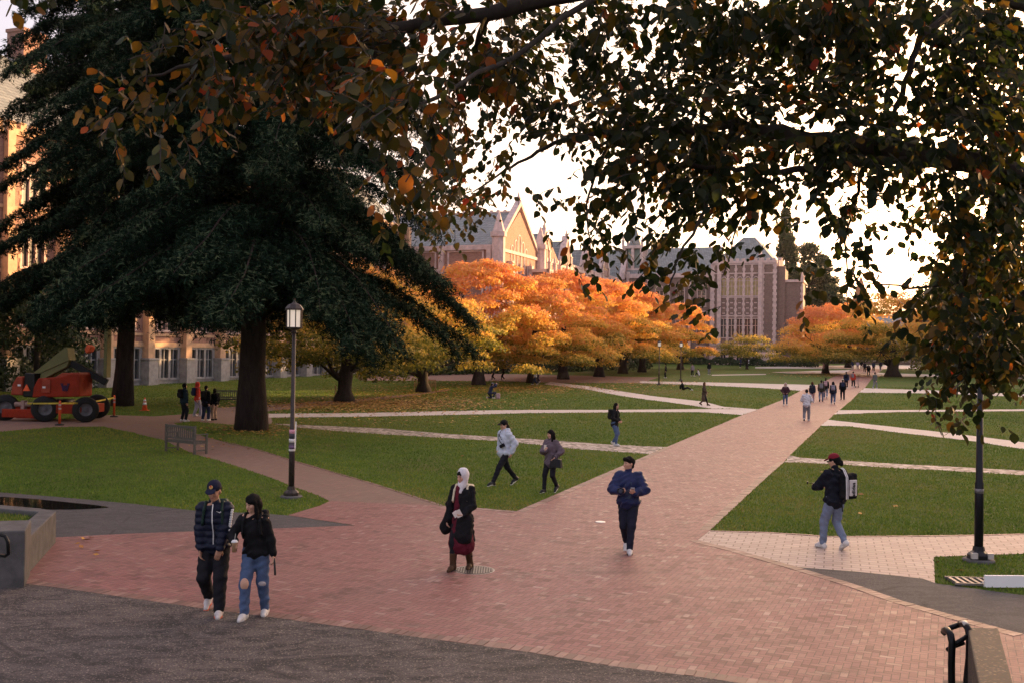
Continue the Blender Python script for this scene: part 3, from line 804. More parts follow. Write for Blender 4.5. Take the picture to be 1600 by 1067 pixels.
# halls on the sunward side of the square, mostly out of frame; their heights are shaped to keep the lawns in shade
def side_hall(u0, u1, z, name_label, rh=6):
    o = U*u0 + Vv*(56) ; o.z = 0
    root = empty('brick_hall', U*u1 + Vv*56, RZL+math.pi); tag(root, name_label, 'building', 'brick halls round the square')
    L = u1-u0; nb = int(L/6)
    b = MB(); wall_with_holes(b, 0, L, 0, z, [(k*6+2, k*6+4, zz, zz+3) for k in range(nb) for zz in (2, 7, 12) if zz+3.5 < z], 0, .6)
    b.ab(0, .6, .6, 16, 0, z); b.ab(L-.6, L, .6, 16, 0, z); b.ab(.6, L-.6, 15.4, 16, 0, z); b.build('wall', M_WB, root)
    b = MB(); b.ab(.7, L-.7, .9, 1.0, 0, z-.1); b.build('interior', M_DARK, root)
    b = MB(); b.prism([(0, z), (16, z), (8, z+rh)], 0, L, Matrix(((0, 1, 0, 0), (1, 0, 0, 0), (0, 0, 1, 0), (0, 0, 0, 1)))); b.build('roof', M_SL, root)
    s = MB(); s.ab(0, L, -.2, 0, z-.6, z); s.ab(0, L, -.2, 0, 5.8, 6.2)
    for k in range(nb+1): s.ab(k*6-.3, k*6+.3, -.6, .01, 0, z-.6)
    s.build('stone_dressing', M_ST, root)
side_hall(-20, 66, 15.5, 'long brick hall on the near right side of the square')
side_hall(67, 91, 9.0, 'low unseen block added between the right halls to let the sun through', 4)  # low ridge put in so the sun reaches the overhanging leaves
side_hall(92, 118, 15.5, 'brick hall between the added low and tall blocks on the right side')
side_hall(119, 186, 25.0, 'tall unseen block added in the middle of the right side for shade', 8)  # extra height put in to shade the conifers
side_hall(187, 292, 15.5, 'long brick hall on the far right side of the square')
# ------------------------------------------------------------------ trees
def bark(name, c, sc=6, b=0.8):
    if name in MATS: return MATS[name]
    t = NT(name)
    v = t.map(scale=(1, 1, 0.25))
    n = t.noise(sc, 6, 0.7, vec=v, dist=0.8)
    t.base(t.ramp(n, [(0.3, tuple(x*0.45 for x in c)), (0.55, c), (0.8, tuple(x*1.6 for x in c))]))
    t.rough(0.9); t.spec(0.2); t.bump(n, b, 0.05)
    MATS[name] = t.m
    return t.m
M_BKC = bark('conifer_bark', (0.040, 0.028, 0.025), 7)
M_BKD = bark('dark_bark', (0.035, 0.028, 0.024), 6)
M_BKB = bark('grey_beech_bark', (0.060, 0.050, 0.044), 5, 0.4)
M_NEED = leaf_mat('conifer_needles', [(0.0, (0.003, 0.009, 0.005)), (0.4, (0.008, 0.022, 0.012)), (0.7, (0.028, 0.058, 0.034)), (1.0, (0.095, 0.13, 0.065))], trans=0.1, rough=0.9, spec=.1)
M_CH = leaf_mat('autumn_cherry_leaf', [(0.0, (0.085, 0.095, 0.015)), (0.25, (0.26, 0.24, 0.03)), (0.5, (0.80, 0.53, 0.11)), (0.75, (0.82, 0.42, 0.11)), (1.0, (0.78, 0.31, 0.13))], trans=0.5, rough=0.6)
M_GRN = leaf_mat('green_tree_leaf', [(0.0, (0.030, 0.050, 0.014)), (0.5, (0.055, 0.080, 0.020)), (1.0, (0.13, 0.12, 0.030))], trans=0.3)
M_HEDGE = leaf_mat('evergreen_hedge_leaf', [(0.0, (0.012, 0.025, 0.010)), (0.6, (0.028, 0.050, 0.016)), (1.0, (0.060, 0.085, 0.028))], trans=0.15)

def cards(C, N, S, asp, rng, spin=None):
    """diamond shaped leaf cards at C with normals N, half length S"""
    n = len(C); N = N/np.maximum(np.linalg.norm(N, axis=1, keepdims=True), 1e-6)
    r = rng.normal(size=(n, 3)) if spin is None else spin
    A = np.cross(N, r); A /= np.maximum(np.linalg.norm(A, axis=1, keepdims=True), 1e-6)
    B = np.cross(N, A); S = S[:, None]
    V = np.empty((n, 4, 3))
    V[:, 0] = C - A*S; V[:, 1] = C + B*S*asp + A*S*0.1; V[:, 2] = C + A*S; V[:, 3] = C - B*S*asp + A*S*0.1
    V[:, 1] += N*S*0.18; V[:, 3] += N*S*0.18
    return V.reshape(-1, 3), np.arange(n*4).reshape(-1, 4)
def trunk_mesh(name, h, r, mat, parent, seed=0, limbs=7, spread=4.0, limb_z=(0.35, 0.8), flare=1.35, lumpy=0.0, top=None):
    rng = random.Random(seed); b = MB()
    n = 9; pts = []; rad = []
    wob = [rng.uniform(-1, 1) for _ in range(4)]
    for i in range(n+1):
        t = i/n; z = -0.3 + t*(h+0.3)
        pts.append((0.12*math.sin(t*3+wob[0])*t*r*3, 0.12*math.cos(t*2.6+wob[1])*t*r*3, z))
        rad.append(r*(flare-(flare-1)*min(1, t*5))*(1-0.55*t)*(1+lumpy*math.sin(i*2.1+wob[2])))
    b.tube(pts, rad, 14)
    ends = []
    for k in range(limbs):
        a = 2*math.pi*k/limbs + rng.uniform(-.4, .4); t = rng.uniform(*limb_z)
        p = Vector(pts[int(t*n)]); L = spread*rng.uniform(.7, 1.1)
        q = [p]; d = Vector((math.cos(a), math.sin(a), rng.uniform(.25, .9))).normalized()
        for j in range(4):
            p = p + d*(L/4); d = (d + Vector((rng.uniform(-.3, .3), rng.uniform(-.3, .3), rng.uniform(-.12, .25)))).normalized(); q.append(p)
        r0 = r*0.42*(1-0.4*t)
        b.tube(q, [r0, r0*.75, r0*.5, r0*.32, r0*.14], 7)
        for j in (1, 2, 3):
            d2 = Vector((rng.uniform(-1, 1), rng.uniform(-1, 1), rng.uniform(.1, .8))).normalized()*L*0.35
            b.tube([q[j], q[j]+d2*.5, q[j]+d2], [r0*.35, r0*.2, r0*.05], 5)
    return b.build(name, mat, parent)
def cherry_mesh(seed, Rr, H, zb, n, tint_lo=0.15, tint_hi=0.95, size=0.17, lobes=46):
    rng = np.random.default_rng(seed)
    C = []; N = []; T = []
    L = []
    for i in range(lobes):
        rho = math.sqrt((i+0.5)/lobes)*rng.uniform(.9, 1.06); a = i*2.399+rng.uniform(-.3, .3)
        rho = min(rho, 1.04)
        z = zb + (H-zb)*(max(0.0, 1-rho**2.1))**0.62 + rng.uniform(-.5, .3)
        zz = max(zb-0.1, z) - 0.5
        L.append((Rr*rho*math.cos(a)*.92, Rr*rho*math.sin(a)*.92, zz, rng.uniform(.95, 2.0)*Rr/6.5, rng.uniform(.5, .95)))
    for i in range(lobes//2):                        # inner and lower tiers
        rho = math.sqrt(rng.random())*0.98; a = rng.uniform(0, 6.28)
        zz = zb + (H-zb)*(1-rho**2)**0.6*rng.uniform(0.05, 0.6)
        L.append((Rr*rho*math.cos(a)*.9, Rr*rho*math.sin(a)*.9, zz, rng.uniform(1.3, 2.2)*Rr/6.5, rng.uniform(.5, .8)))
    L = np.array(L); w = L[:, 3]**2; w /= w.sum()
    idx = rng.choice(len(L), n, p=w)
    d = rng.normal(size=(n, 3)); d /= np.linalg.norm(d, axis=1, keepdims=True)
    d[:, 2] = np.where(d[:, 2] < -0.2, -d[:, 2]*0.7, d[:, 2])
    rr = rng.uniform(.55, 1.08, n)**0.6
    wob = 1 + 0.22*np.sin(d[:, 0]*7+idx) * np.cos(d[:, 1]*6+idx*2.0)
    C = L[idx, :3] + d*np.c_[L[idx, 3], L[idx, 3], L[idx, 4]]*(rr*wob)[:, None]
    C[:, 2] -= 0.28*np.maximum(0, np.hypot(d[:, 0], d[:, 1])-.6)*L[idx, 3]
    Nn = d*0.7 + rng.normal(size=(n, 3))*0.55 + np.array([0, 0, .35])
    S = size*rng.uniform(.45, 1.15, n)
    V, F = cards(C, Nn, S, 0.6, rng)
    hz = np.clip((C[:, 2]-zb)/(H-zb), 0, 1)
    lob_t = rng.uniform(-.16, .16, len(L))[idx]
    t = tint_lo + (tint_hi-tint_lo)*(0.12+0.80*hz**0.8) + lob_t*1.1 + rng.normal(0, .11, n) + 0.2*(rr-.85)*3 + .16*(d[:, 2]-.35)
    return V, F, np.repeat(np.clip(t, 0, 1), 4)
def make_tree(px, py, label, V, F, T, mat, H, r, tseed, tmat, cat='tree', group=None, name='cherry_tree', flare=1.35, spread=4.0, rz=0.0, sc=1.0, mesh=None, pos=None, lumpy=.05, limbs=7):
    p = pos if pos is not None else G(px, py)
    root = empty(name, p, rz); root.scale = (sc, sc, sc)
    tag(root, label, cat, group)
    trunk_mesh('trunk', H, r, tmat, root, tseed, spread=spread, flare=flare, lumpy=lumpy, limbs=limbs)
    o = bpy.data.objects.new('crown', mesh) if mesh else None
    if o: link(o, root)
    else: mesh_np('crown', V, F, mat, root, attr={'tint': T})
    return root
variants = []
for sd in (11, 12, 13):
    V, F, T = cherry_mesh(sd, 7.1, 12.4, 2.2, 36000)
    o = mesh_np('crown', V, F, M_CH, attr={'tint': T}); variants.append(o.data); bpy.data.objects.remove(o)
GRP = 'autumn cherry trees along the square'
for (x, y, sc, v, rz, lab) in (
    (748, 601, 1.03, 0, 0.4, 'large orange cherry tree right beside the dark conifer, first of the orange row'),
    (832, 598, 0.93, 1, 2.0, 'orange cherry tree second in the row, behind the person in a white top'),
    (880, 592, 1.03, 2, 1.1, 'golden orange cherry tree with a dark trunk, third in the left row'),
    (936, 588, 1.02, 0, 3.6, 'golden cherry tree fourth in the left row, in front of the narrow gables'),
    (973, 583, 1.05, 1, 5.2, 'yellow cherry tree fifth in the left row, left of the two far lamp posts'),
    (1003, 581, 0.95, 2, 4.1, 'yellow orange cherry tree at the end of the left row behind the far lamp posts'),
    (1063, 577, 0.88, 0, 2.6, 'orange cherry tree standing apart in front of the brown gothic hall')):
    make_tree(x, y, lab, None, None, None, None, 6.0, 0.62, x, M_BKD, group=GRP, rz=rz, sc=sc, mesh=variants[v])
V, F, T = cherry_mesh(21, 7.6, 9.6, 2.2, 26000, 0.0, 0.62, size=0.15)
om = mesh_np('crown', V, F, M_CH, attr={'tint': T}); yg = om.data; bpy.data.objects.remove(om)
for (x, y, sc, rz, lab, r) in ((538, 627, 1.0, 0.3, 'yellow green cherry tree with a squat ivy covered trunk under the conifer boughs', .6),
                            (662, 612, 0.95, 2.2, 'yellowing cherry tree whose short trunk stands before a wooden bench', .62)):
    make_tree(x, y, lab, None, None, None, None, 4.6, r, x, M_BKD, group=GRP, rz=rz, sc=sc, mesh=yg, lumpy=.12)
V, F, T = cherry_mesh(31, 7.6, 10.6, 1.8, 30000, 0.05, 1.1, size=0.17)
om = mesh_np('crown', V, F, M_CH, attr={'tint': T}); orr = om.data; bpy.data.objects.remove(om)
make_tree(1290, 583, 'red orange cherry tree right of the gothic hall corner', None, None, None, None, 5, .55, 3, M_BKD, group=GRP, mesh=orr)
V, F, T = cherry_mesh(33, 9.0, 12.0, 2.0, 34000, 0.0, 0.72, size=0.17)
om = mesh_np('crown', V, F, M_CH, attr={'tint': T}); orr2 = om.data; bpy.data.objects.remove(om)
make_tree(1395, 588, 'broad olive and rust cherry tree with thick flared trunk beside the path end', None, None, None, None, 5, 1.0, 4, M_BKD, group=GRP, mesh=orr2, flare=1.5)
for (x, y, sc, rz, lab) in ((1325, 574, 1.0, 1.0, 'olive cherry tree behind, between the red orange tree and the thick trunk'),
                        (1478, 580, .95, 2.0, 'olive cherry tree right of the thick trunked one, mostly behind hanging leaves'),
                        (1560, 585, .95, 4.0, 'olive cherry tree behind the black lamp post'),
                        (1660, 590, .95, 5.0, 'olive cherry tree just past the right edge of the lawn')):
    make_tree(x, y, lab, None, None, None, None, 5, .6, x, M_BKD, group=GRP, mesh=orr2, rz=rz, sc=sc)
V, F, T = cherry_mesh(41, 5.4, 6.0, 2.0, 9000, 0.0, 0.32, size=0.14, lobes=26)
make_tree(1167, 576.5, 'small spreading green tree on the lawn before the gothic hall', V, F, T, M_CH, 3.0, .25, 8, M_BKD, spread=2.6)

def blob_tree(px, py, depth, label, H, Rr, zb, n, seed, shape='round', size=0.35, name='evergreen_tree', mat=None, ground=None, group='dark trees beyond the halls'):
    rng = np.random.default_rng(seed)
    pos = P(px, py, depth); pos.z = zg(depth)
    root = empty(name, pos, rng.uniform(0, 6)); tag(root, label, 'tree', group)
    trunk_mesh('trunk', H*0.85, H*0.014+.15, M_BKD, root, seed, limbs=9, spread=Rr*.7, limb_z=(.3, .95))
    m = 60 if shape != 'cone' else 170; L = []
    for i in range(m):
        t = rng.random(); z = zb+(H-zb)*t
        pr = (1-t)**0.8 if shape == 'cone' else math.sqrt(max(0, 1-(2*t-0.85)**2/1.4))*(1.0 if t < .8 else (1-t)*4+.2)
        a = rng.uniform(0, 6.28); q = rng.uniform(.45, .95)*pr*Rr
        L.append((math.cos(a)*q, math.sin(a)*q, z, max(.5, Rr*rng.uniform(.22, .4)*(.4+.6*pr)), Rr*rng.uniform(.14, .26)))
    L = np.array(L); w = L[:, 3]**2; w /= w.sum(); idx = rng.choice(m, n, p=w)
    d = rng.normal(size=(n, 3)); d /= np.linalg.norm(d, axis=1, keepdims=True)
    C = L[idx, :3]+d*np.c_[L[idx, 3], L[idx, 3], L[idx, 4]]*rng.uniform(.6, 1.15, n)[:, None]
    V, F = cards(C, d+rng.normal(size=(n, 3))*.6, size*rng.uniform(.5, 1.2, n), .5, rng)
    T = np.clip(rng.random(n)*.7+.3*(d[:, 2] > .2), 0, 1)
    mesh_np('crown', V, F, mat or M_HEDGE, root, attr={'tint': np.repeat(T, 4)})
    return root
blob_tree(1226, 560, 238, 'tall narrow conifer rising right of the gothic hall roof', 37, 5.6, 2, 26000, 51, 'cone', size=.45, name='conifer_tree')
blob_tree(1262, 560, 246, 'broad dark tree behind the gothic hall corner tower', 29, 8.0, 3, 32000, 52, size=.45)
blob_tree(1290, 560, 256, 'dark round tree behind the red orange cherry tree', 20, 8.5, 3, 24000, 53, size=.45)
blob_tree(1515, 560, 180, 'tall dark tree seen through the hanging leaves right of the sky gap', 21, 9, 2, 15000, 54, size=.4, mat=M_GRN)
blob_tree(1600, 560, 150, 'dark tree at the right border behind the black lamp post', 20, 9, 2, 15000, 55, size=.35, mat=M_GRN)
blob_tree(60, 470, 74, 'ivy green tree standing close to the brick hall behind the lift', 9, 4.5, 1, 9000, 56, size=.2, mat=M_HEDGE, group=None)

def hedge(name, label, a, b, w, h, n, seed, mat=None, size=.12):
    rng = np.random.default_rng(seed)
    a = Vector(a); b = Vector(b); d = (b-a); L = d.length; d.normalize(); s = Vector((-d.y, d.x, 0))
    t = rng.random(n)*L; q = rng.uniform(0, 2*np.pi, n)
    hh = h*(0.75+.25*np.sin(t*1.7+seed)*np.cos(t*.6))
    r = rng.uniform(.75, 1.08, n)
    off = np.cos(q)*w/2*r; z = np.abs(np.sin(q))**.7*hh*r
    C = np.array(a)[None]+np.outer(t, np.array(d))+np.outer(off, np.array(s)); C[:, 2] = np.array([zg(y) for y in C[:, 1]])+z
    Nn = np.outer(np.cos(q), np.array(s))+np.outer(np.abs(np.sin(q)), [0, 0, 1])+rng.normal(size=(n, 3))*.5
    V, F = cards(C, Nn, size*rng.uniform(.6, 1.3, n), .55, rng)
    o = mesh_np(name, V, F, mat or M_HEDGE, attr={'tint': np.repeat(rng.random(n), 4)})
    tag(o, label, 'hedge')
cA = Vector((54.4, 196.5, 0))
hedge('hedge', 'dark clipped hedge along the foot of the gothic hall', cA-Vv*30-U*3, cA+Vv*6-U*3, 2.4, 1.8, 9000, 1, size=.2)
hedge('hedge', 'dark shrub bank behind the trunks of the orange trees', G(560, 588)+U*2, G(1000, 577)+U*2, 4, 2.6, 16000, 2, size=.2)
hedge('hedge', 'dark hedge at the far right end of the lawns', G(1480, 573), G(1700, 573), 4, 2.4, 8000, 3, size=.22)
hedge('hedge', 'dark shrubs against the hall behind the orange lift', G(-60, 612), G(130, 606), 3.5, 3.2, 12000, 4, size=.13)

# ---- big drooping conifers
def big_conifer(px, py, label, H, prof, seed, nb=150, r=0.62, z0=3.2, tuft=0.16, dens=1.0, lowl=4.2, lowr=3.1):
    """prof: list of (z, radius)"""
    rng = np.random.default_rng(seed); rnd = random.Random(seed)
    root = empty('conifer_tree', G(px, py), 0); tag(root, label, 'tree', 'tall drooping conifers')
    b = MB(); n = 14
    pts = [(0.25*math.sin(i*.5+seed), 0.25*math.cos(i*.43), -0.3+(H+.3)*i/n) for i in range(n+1)]
    rads = [r*(1.28 if i == 0 else 1.0)*(1-0.93*i/n) for i in range(n+1)]
    b.tube(pts, rads, 18); 
    zs = [p[0] for p in prof]; rs = [p[1] for p in prof]
    C = []; D = []; T = []; S = []
    br = MB()
    for k in range(nb):
        t = (k+rnd.random())/nb; z = z0 + (H-z0)*t**1.15
        Rz = np.interp(z, zs, rs)*rnd.uniform(.58, 1.12)
        a = k*2.399+rnd.uniform(-.25, .25)
        drop = Rz*rnd.uniform(.20, .38)
        m = 9; line = []
        for i in range(m+1):
            s = i/m
            line.append(Vector((math.cos(a+.1*math.sin(3*s))*Rz*s, math.sin(a+.1*math.sin(3*s))*Rz*s, z + Rz*.22*math.sin(s*2.2) - drop*s*s*1.9 + (Rz*.08*max(0, s-.8)*5 if z > 5 else 0))))
        low = min(p.z for p in line); lim = (lowl if math.cos(a) < .25 else lowr)+.5
        if low < lim: 
            for p in line: p.z += (lim-low)*((p-line[0]).length/Rz)**.6
        r0 = 0.022+Rz*0.008
        br.tube(line, [r0*(1-.9*i/m) for i in range(m+1)], 5)
        # side sprays
        ns = int(34*Rz/8*dens)+8
        for j in range(ns):
            s = 0.16+0.84*(j+rnd.random())/ns
            i = min(m-1, int(s*m)); p = line[i].lerp(line[i+1], s*m-i)
            ax = (line[i+1]-line[i]).normalized(); side = Vector((-math.sin(a), math.cos(a), 0))*(1 if j % 2 else -1)
            Ls = Rz*.30*(1.15-s)*rnd.uniform(.6, 1.1)+.35
            dirn = (side*.8+ax*.65+Vector((0, 0, rnd.uniform(-.15, .1)))).normalized()
            q = 6+int(Ls*5)
            for e in range(q):
                f = (e+rnd.random())/q
                c = p+dirn*(Ls*f)+Vector((0, 0, -0.28*Ls*f*f))
                # hanging branchlets
                hang = rnd.uniform(.05, .55)*(0.7 if rnd.random() < .86 else 2.0)*min(1.0, Rz/6)
                hn = 3+int(hang*11)
                for g in range(hn):
                    h = g/max(1, hn-1)
                    cc = c+Vector((rnd.gauss(0, .10), rnd.gauss(0, .10), -hang*h+rnd.uniform(-.05, .09)))
                    C.append(cc[:])
                    dd = dirn*(1-h)*.7+Vector((rnd.gauss(0, .55), rnd.gauss(0, .55), rnd.gauss(.05, .35)-.6*h)); D.append(dd[:])
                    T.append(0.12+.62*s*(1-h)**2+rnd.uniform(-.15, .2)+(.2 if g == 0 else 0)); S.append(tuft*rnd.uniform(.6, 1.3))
    bt = b.build('trunk', M_BKC, root)
    br.build('branches', M_BKC, root)
    C = np.array(C); D = np.array(D); T = np.array(T); S = np.array(S)
    k3 = 3                                    # every twig tip is a small brush of needles
    C = np.repeat(C, k3, 0)+rng.normal(0, .035, (len(C)*k3, 3)); D = np.repeat(D/np.linalg.norm(D, axis=1, keepdims=True), k3, 0)+rng.normal(0, .38, (len(D)*k3, 3))
    T = np.repeat(T, k3)+rng.normal(0, .06, len(T)*k3); S = np.repeat(S, k3)*rng.uniform(.7, 1.25, len(S)*k3)
    n = len(C)
    D /= np.linalg.norm(D, axis=1, keepdims=True)
    S = np.array(S)
    # each tuft: a flat narrow diamond lying along D
    W = np.cross(D, rng.normal(size=(n, 3))); W /= np.linalg.norm(W, axis=1, keepdims=True)
    V = np.empty((n, 4, 3)); s = S[:, None]
    V[:, 0] = C-D*s*.9; V[:, 1] = C+W*s*.17; V[:, 2] = C+D*s*1.15; V[:, 3] = C-W*s*.17
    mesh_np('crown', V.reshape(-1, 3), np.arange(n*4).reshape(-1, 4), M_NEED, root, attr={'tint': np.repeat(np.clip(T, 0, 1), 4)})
    print('conifer tufts', n)
    return root
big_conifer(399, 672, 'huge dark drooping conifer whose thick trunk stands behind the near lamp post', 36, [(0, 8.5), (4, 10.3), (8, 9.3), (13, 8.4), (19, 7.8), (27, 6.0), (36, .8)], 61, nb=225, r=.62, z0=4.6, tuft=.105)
big_conifer(193, 634, 'dark conifer with a straight trunk between the orange lift and the huge conifer', 36, [(0, 8), (5, 9.6), (9, 7.2), (13, 7.6), (20, 8.4), (28, 6.0), (36, .6)], 62, nb=190, r=.56, z0=5.2, tuft=.14, dens=.65, lowl=4.6, lowr=4.6)

# two more conifers, added out of frame to the left to shade that side
c3 = copy_tree(bpy.data.objects['conifer_tree'])
c3.location = (-33, 19, 0); c3.rotation_euler = (0, 0, 2.0)
c3['label'] = 'unseen conifer added left of the steps to shade that side'
c4 = copy_tree(bpy.data.objects['conifer_tree'])
c4.location = (-44, 38, 0); c4.rotation_euler = (0, 0, 4.0)
c4['label'] = 'unseen conifer added left of the lift for more shade'
# ------------------------------------------------------------------ the overhanging tree close to the viewer
GRID = """
00000058899999867 | 8859689999998789
"""
ROWS = [   # leaf cover 0..9 in 50 px cells over the picture, top to bottom
    "00000068999988778859789999998799",
    "00013578999995688783789898994899",
    "00246788889998798599799799976888",
    "00355456434896778789985976986999",
    "00033310000578663178999778877599",
    "00000000000168730268699888888799",
    "00000000000057600386568833765789",
    "00000000000045200171754303534799",
    "00000000000000000040763002632799",
    "00000000000000000000230001424999",
    "00000000000000000000000000105999",
    "00000000000000000000000000002699",
    "00000000000000000000000000000621"]
def canopy():
    rng = np.random.default_rng(77); rnd = random.Random(77)
    base = Vector((9.2, 6.8, 0))
    root = empty('beech_tree', base, 0)
    tag(root, 'overhanging broadleaf tree with dark green and rusty leaves across the top of the view', 'tree')
    inv = Matrix.Translation(-base)
    b = MB()
    def L(p): return Vector(p) - base
    # trunk stands just outside the picture on the right
    b.tube([L((9.2, 6.8, -.3)), L((9.15, 6.8, 1.5)), L((9.0, 6.75, 4.0)), L((8.7, 6.6, 6.5)), L((8.5, 6.5, 9)), L((8.2, 6.6, 12))], [.55, .42, .36, .3, .22, .1], 16)
    b.build('trunk', M_BKB, root)
    limbs = []
    def limb(pix, r0, r1):
        pts = [P(x, y, d) if d else Vector((x, y)) for x, y, d in pix]
        q = []
        for i in range(len(pts)-1):
            for k in range(4): q.append(pts[i].lerp(pts[i+1], k/4)+Vector((rnd.uniform(-1, 1), rnd.uniform(-1, 1), rnd.uniform(-1, 1)))*0.012)
        q.append(pts[-1]); n = len(q)
        m = MB(); m.tube([L(p) for p in q], [r0+(r1-r0)*(i/(n-1))**.8 for i in range(n)], 8)
        m.build('branch', M_BKB, root); limbs.extend(q)
        return q
    J = [(2150, 250, 7.3)]
    limb([(2130, 330, 7.2), (1750, 300, 6.8), (1600, 275, 6.5), (1480, 248, 6.4), (1350, 228, 6.3), (1240, 214, 6.2), (1150, 196, 6.2)], .10, .045)
    limb([(1150, 196, 6.2), (1060, 205, 6.3), (960, 206, 6.5), (880, 218, 6.7), (830, 243, 7.0), (790, 268, 7.4), (740, 300, 8.4)], .030, .006)
    limb([(1480, 248, 6.4), (1330, 256, 6.2), (1220, 268, 6.0), (1130, 262, 5.9), (1040, 258, 5.8)], .032, .010)
    limb([(2100, 60, 7.2), (1700, 40, 6.8), (1520, -10, 6.5), (1440, 60, 6.3), (1415, 130, 6.2), (1390, 200, 6.1)], .05, .012)
    limb([(2100, -100, 7.2), (1500, -60, 6.2), (1200, -30, 5.8), (950, -20, 5.6), (760, 20, 5.4), (600, 50, 5.2), (460, 70, 5.2), (330, 95, 5.2), (230, 120, 5.3)], .09, .006)
    limb([(950, -20, 5.6), (800, 90, 5.0), (680, 150, 4.2), (600, 190, 3.7)], .020, .005)
    limb([(760, 20, 5.4), (730, 120, 7.0), (700, 220, 8.6), (670, 300, 9.5), (690, 370, 9.8)], .022, .005)
    limb([(1150, 196, 6.2), (1120, 260, 5.9), (1100, 330, 5.7), (1060, 400, 5.6), (1045, 450, 5.6)], .020, .004)
    limb([(960, 206, 6.5), (930, 270, 6.4), (915, 340, 6.4), (925, 415, 6.4)], .014, .003)
    limb([(1600, 275, 6.5), (1550, 360, 6.6), (1500, 440, 6.7), (1500, 540, 6.8), (1495, 620, 6.9)], .035, .004)
    limb([(1350, 228, 6.3), (1340, 300, 6.6), (1320, 380, 6.9), (1325, 480, 7.1)], .018, .003)
    limb([(1500, 440, 6.7), (1420, 450, 6.9), (1350, 440, 7.2)], .014, .004)
    limb([(1240, 214, 6.2), (1180, 300, 6.3), (1150, 360, 6.3), (1130, 430, 6.3)], .014, .003)
    limb([(330, 95, 5.2), (260, 150, 5.3), (200, 185, 5.4)], .008, .003)
    limb([(600, 50, 5.2), (560, 130, 5.2), (540, 200, 5.2)], .010, .003)
    limb([(1960, 420, 7.1), (1700, 400, 7.0), (1600, 460, 7.0), (1540, 540, 7.0)], .05, .008)
    limb([(1700, -160, 6.5), (1350, -140, 5.6), (1100, -200, 5.2), (700, -160, 4.9), (350, -150, 4.8), (0, -120, 4.9)], .07, .008)
    LP = np.array([p[:] for p in limbs])
    # leaf template: pointed oval folded along its midrib, (along, across, up)
    tpl = np.array([(0, 0, 0), (.22, .26, .05), (.52, .36, .07), (.80, .22, .05), (1.0, 0, -.03), (.80, -.22, .05), (.52, -.36, .07), (.22, -.26, .05), (.3, 0, 0), (.7, 0, -.01)])
    tf = [(0, 8, 1, 1), (1, 8, 9, 2), (2, 9, 3, 3), (3, 9, 4, 4), (0, 7, 8, 8), (7, 6, 9, 8), (6, 5, 9, 9), (5, 4, 9, 9)]
    tri = [(0, 8, 1), (1, 8, 2), (8, 9, 2), (2, 9, 3), (3, 9, 4), (0, 7, 8), (7, 6, 8), (6, 9, 8), (6, 5, 9), (5, 4, 9)]
    Lp, Ld, Ln, Ls, Lt = [], [], [], [], []
    tw = MB(); twn = 0
    def depth_at(x, y):
        if x < 640: d = 5.2
        elif x < 780: d = 5.4+max(0, (y-100))/300*4.2
        elif x < 900: d = 6.6
        else: d = 6.2+max(0, y-250)/400
        if 540 < x < 680 and 110 < y < 250: d = 3.9
        return d
    cells = []
    for r_, row in enumerate(ROWS):
        for c_, ch in enumerate(row):
            v = int(ch)
            if v: cells.append((c_*50, r_*50, -math.log(1-min(.972, v/9.25)), v))
    for c_ in range(-8, 40):
        for r_ in range(-14, 0):
            v = 7 if c_ > 2 else 4
            cells.append((c_*50, r_*50, -math.log(1-v/9.6), -1))
    for c_ in range(32, 40):
        for r_ in range(0, 11): cells.append((c_*50, r_*50, 2.0, -1))
    count = 0
    for (cx, cy, lam, v) in cells:
        want = lam*2500
        # average leaf area in px at this depth
        dd = depth_at(cx+25, cy+25)
        scale = 1556/dd
        leaf = .062 if cx < 900 else .066
        area = .48*(leaf*scale)**2*0.62
        nl = want/area*(1.65 if v >= 8 else 1.4)
        if v < 0: nl *= .55
        ntw = int(nl/5.5+rnd.random())
        for it in range(ntw):
            if it % 4 == 0: sx, sy, sd_ = cx+rnd.uniform(0, 50), cy+rnd.uniform(0, 50), rnd.uniform(.86, 1.22) if v != -1 else rnd.uniform(.7, 1.2)
            x = sx+rnd.gauss(0, 13); y = sy+rnd.gauss(0, 15)
            d = dd*sd_*rnd.uniform(.97, 1.03)
            p = P(x, y, d)
            near = LP[np.argmin(((LP-np.array(p[:]))**2).sum(1))]
            out = (p-Vector(near)); 
            if out.length > .9: out = out.normalized()*.9
            out = out + Vector((rnd.uniform(-.5, .35), rnd.uniform(-.4, .4), rnd.uniform(-.35, .05)))
            out.normalize()
            n = rnd.randint(4, 7); Lt_ = n*.038
            start = p-out*Lt_*.5
            q = [start]; dirn = out.copy()
            for k in range(n):
                dirn = (dirn+Vector((rnd.uniform(-.2, .2), rnd.uniform(-.2, .2), -.10))).normalized()
                q.append(q[-1]+dirn*.04)
            if twn < 2600 or rnd.random() < .25:
                tw.tube([L(z) for z in q], [.0028]*len(q), 3, cap=False); twn += 1
            redz = .0
            px, py = x, y
            if px < 480: redz = .34
            elif px < 800: redz = .36
            elif px < 1000: redz = .18
            elif px > 1400 and py > 380: redz = .22
            else: redz = .15
            tc_ = rnd.gauss(redz, .13)
            for k in range(n):
                s = 1 if k % 2 else -1
                ax = (q[k+1]-q[k]).normalized(); sd = ax.cross(Vector((0, 0, 1)))
                if sd.length < .1: sd = Vector((1, 0, 0))
                sd.normalize()
                ld = (ax*.6+sd*s*.75+Vector((0, 0, -rnd.uniform(.15, 1.1)))).normalized()
                nn = Vector((rnd.gauss(0, .55), rnd.gauss(-.25, .55), 1.0))
                Lp.append(q[k][:]); Ld.append(ld[:]); Ln.append(nn[:])
                Ls.append(leaf*rnd.uniform(.5, 1.4)); Lt.append(tc_+rnd.gauss(0, .16)+(rnd.random() < .06)*.3)
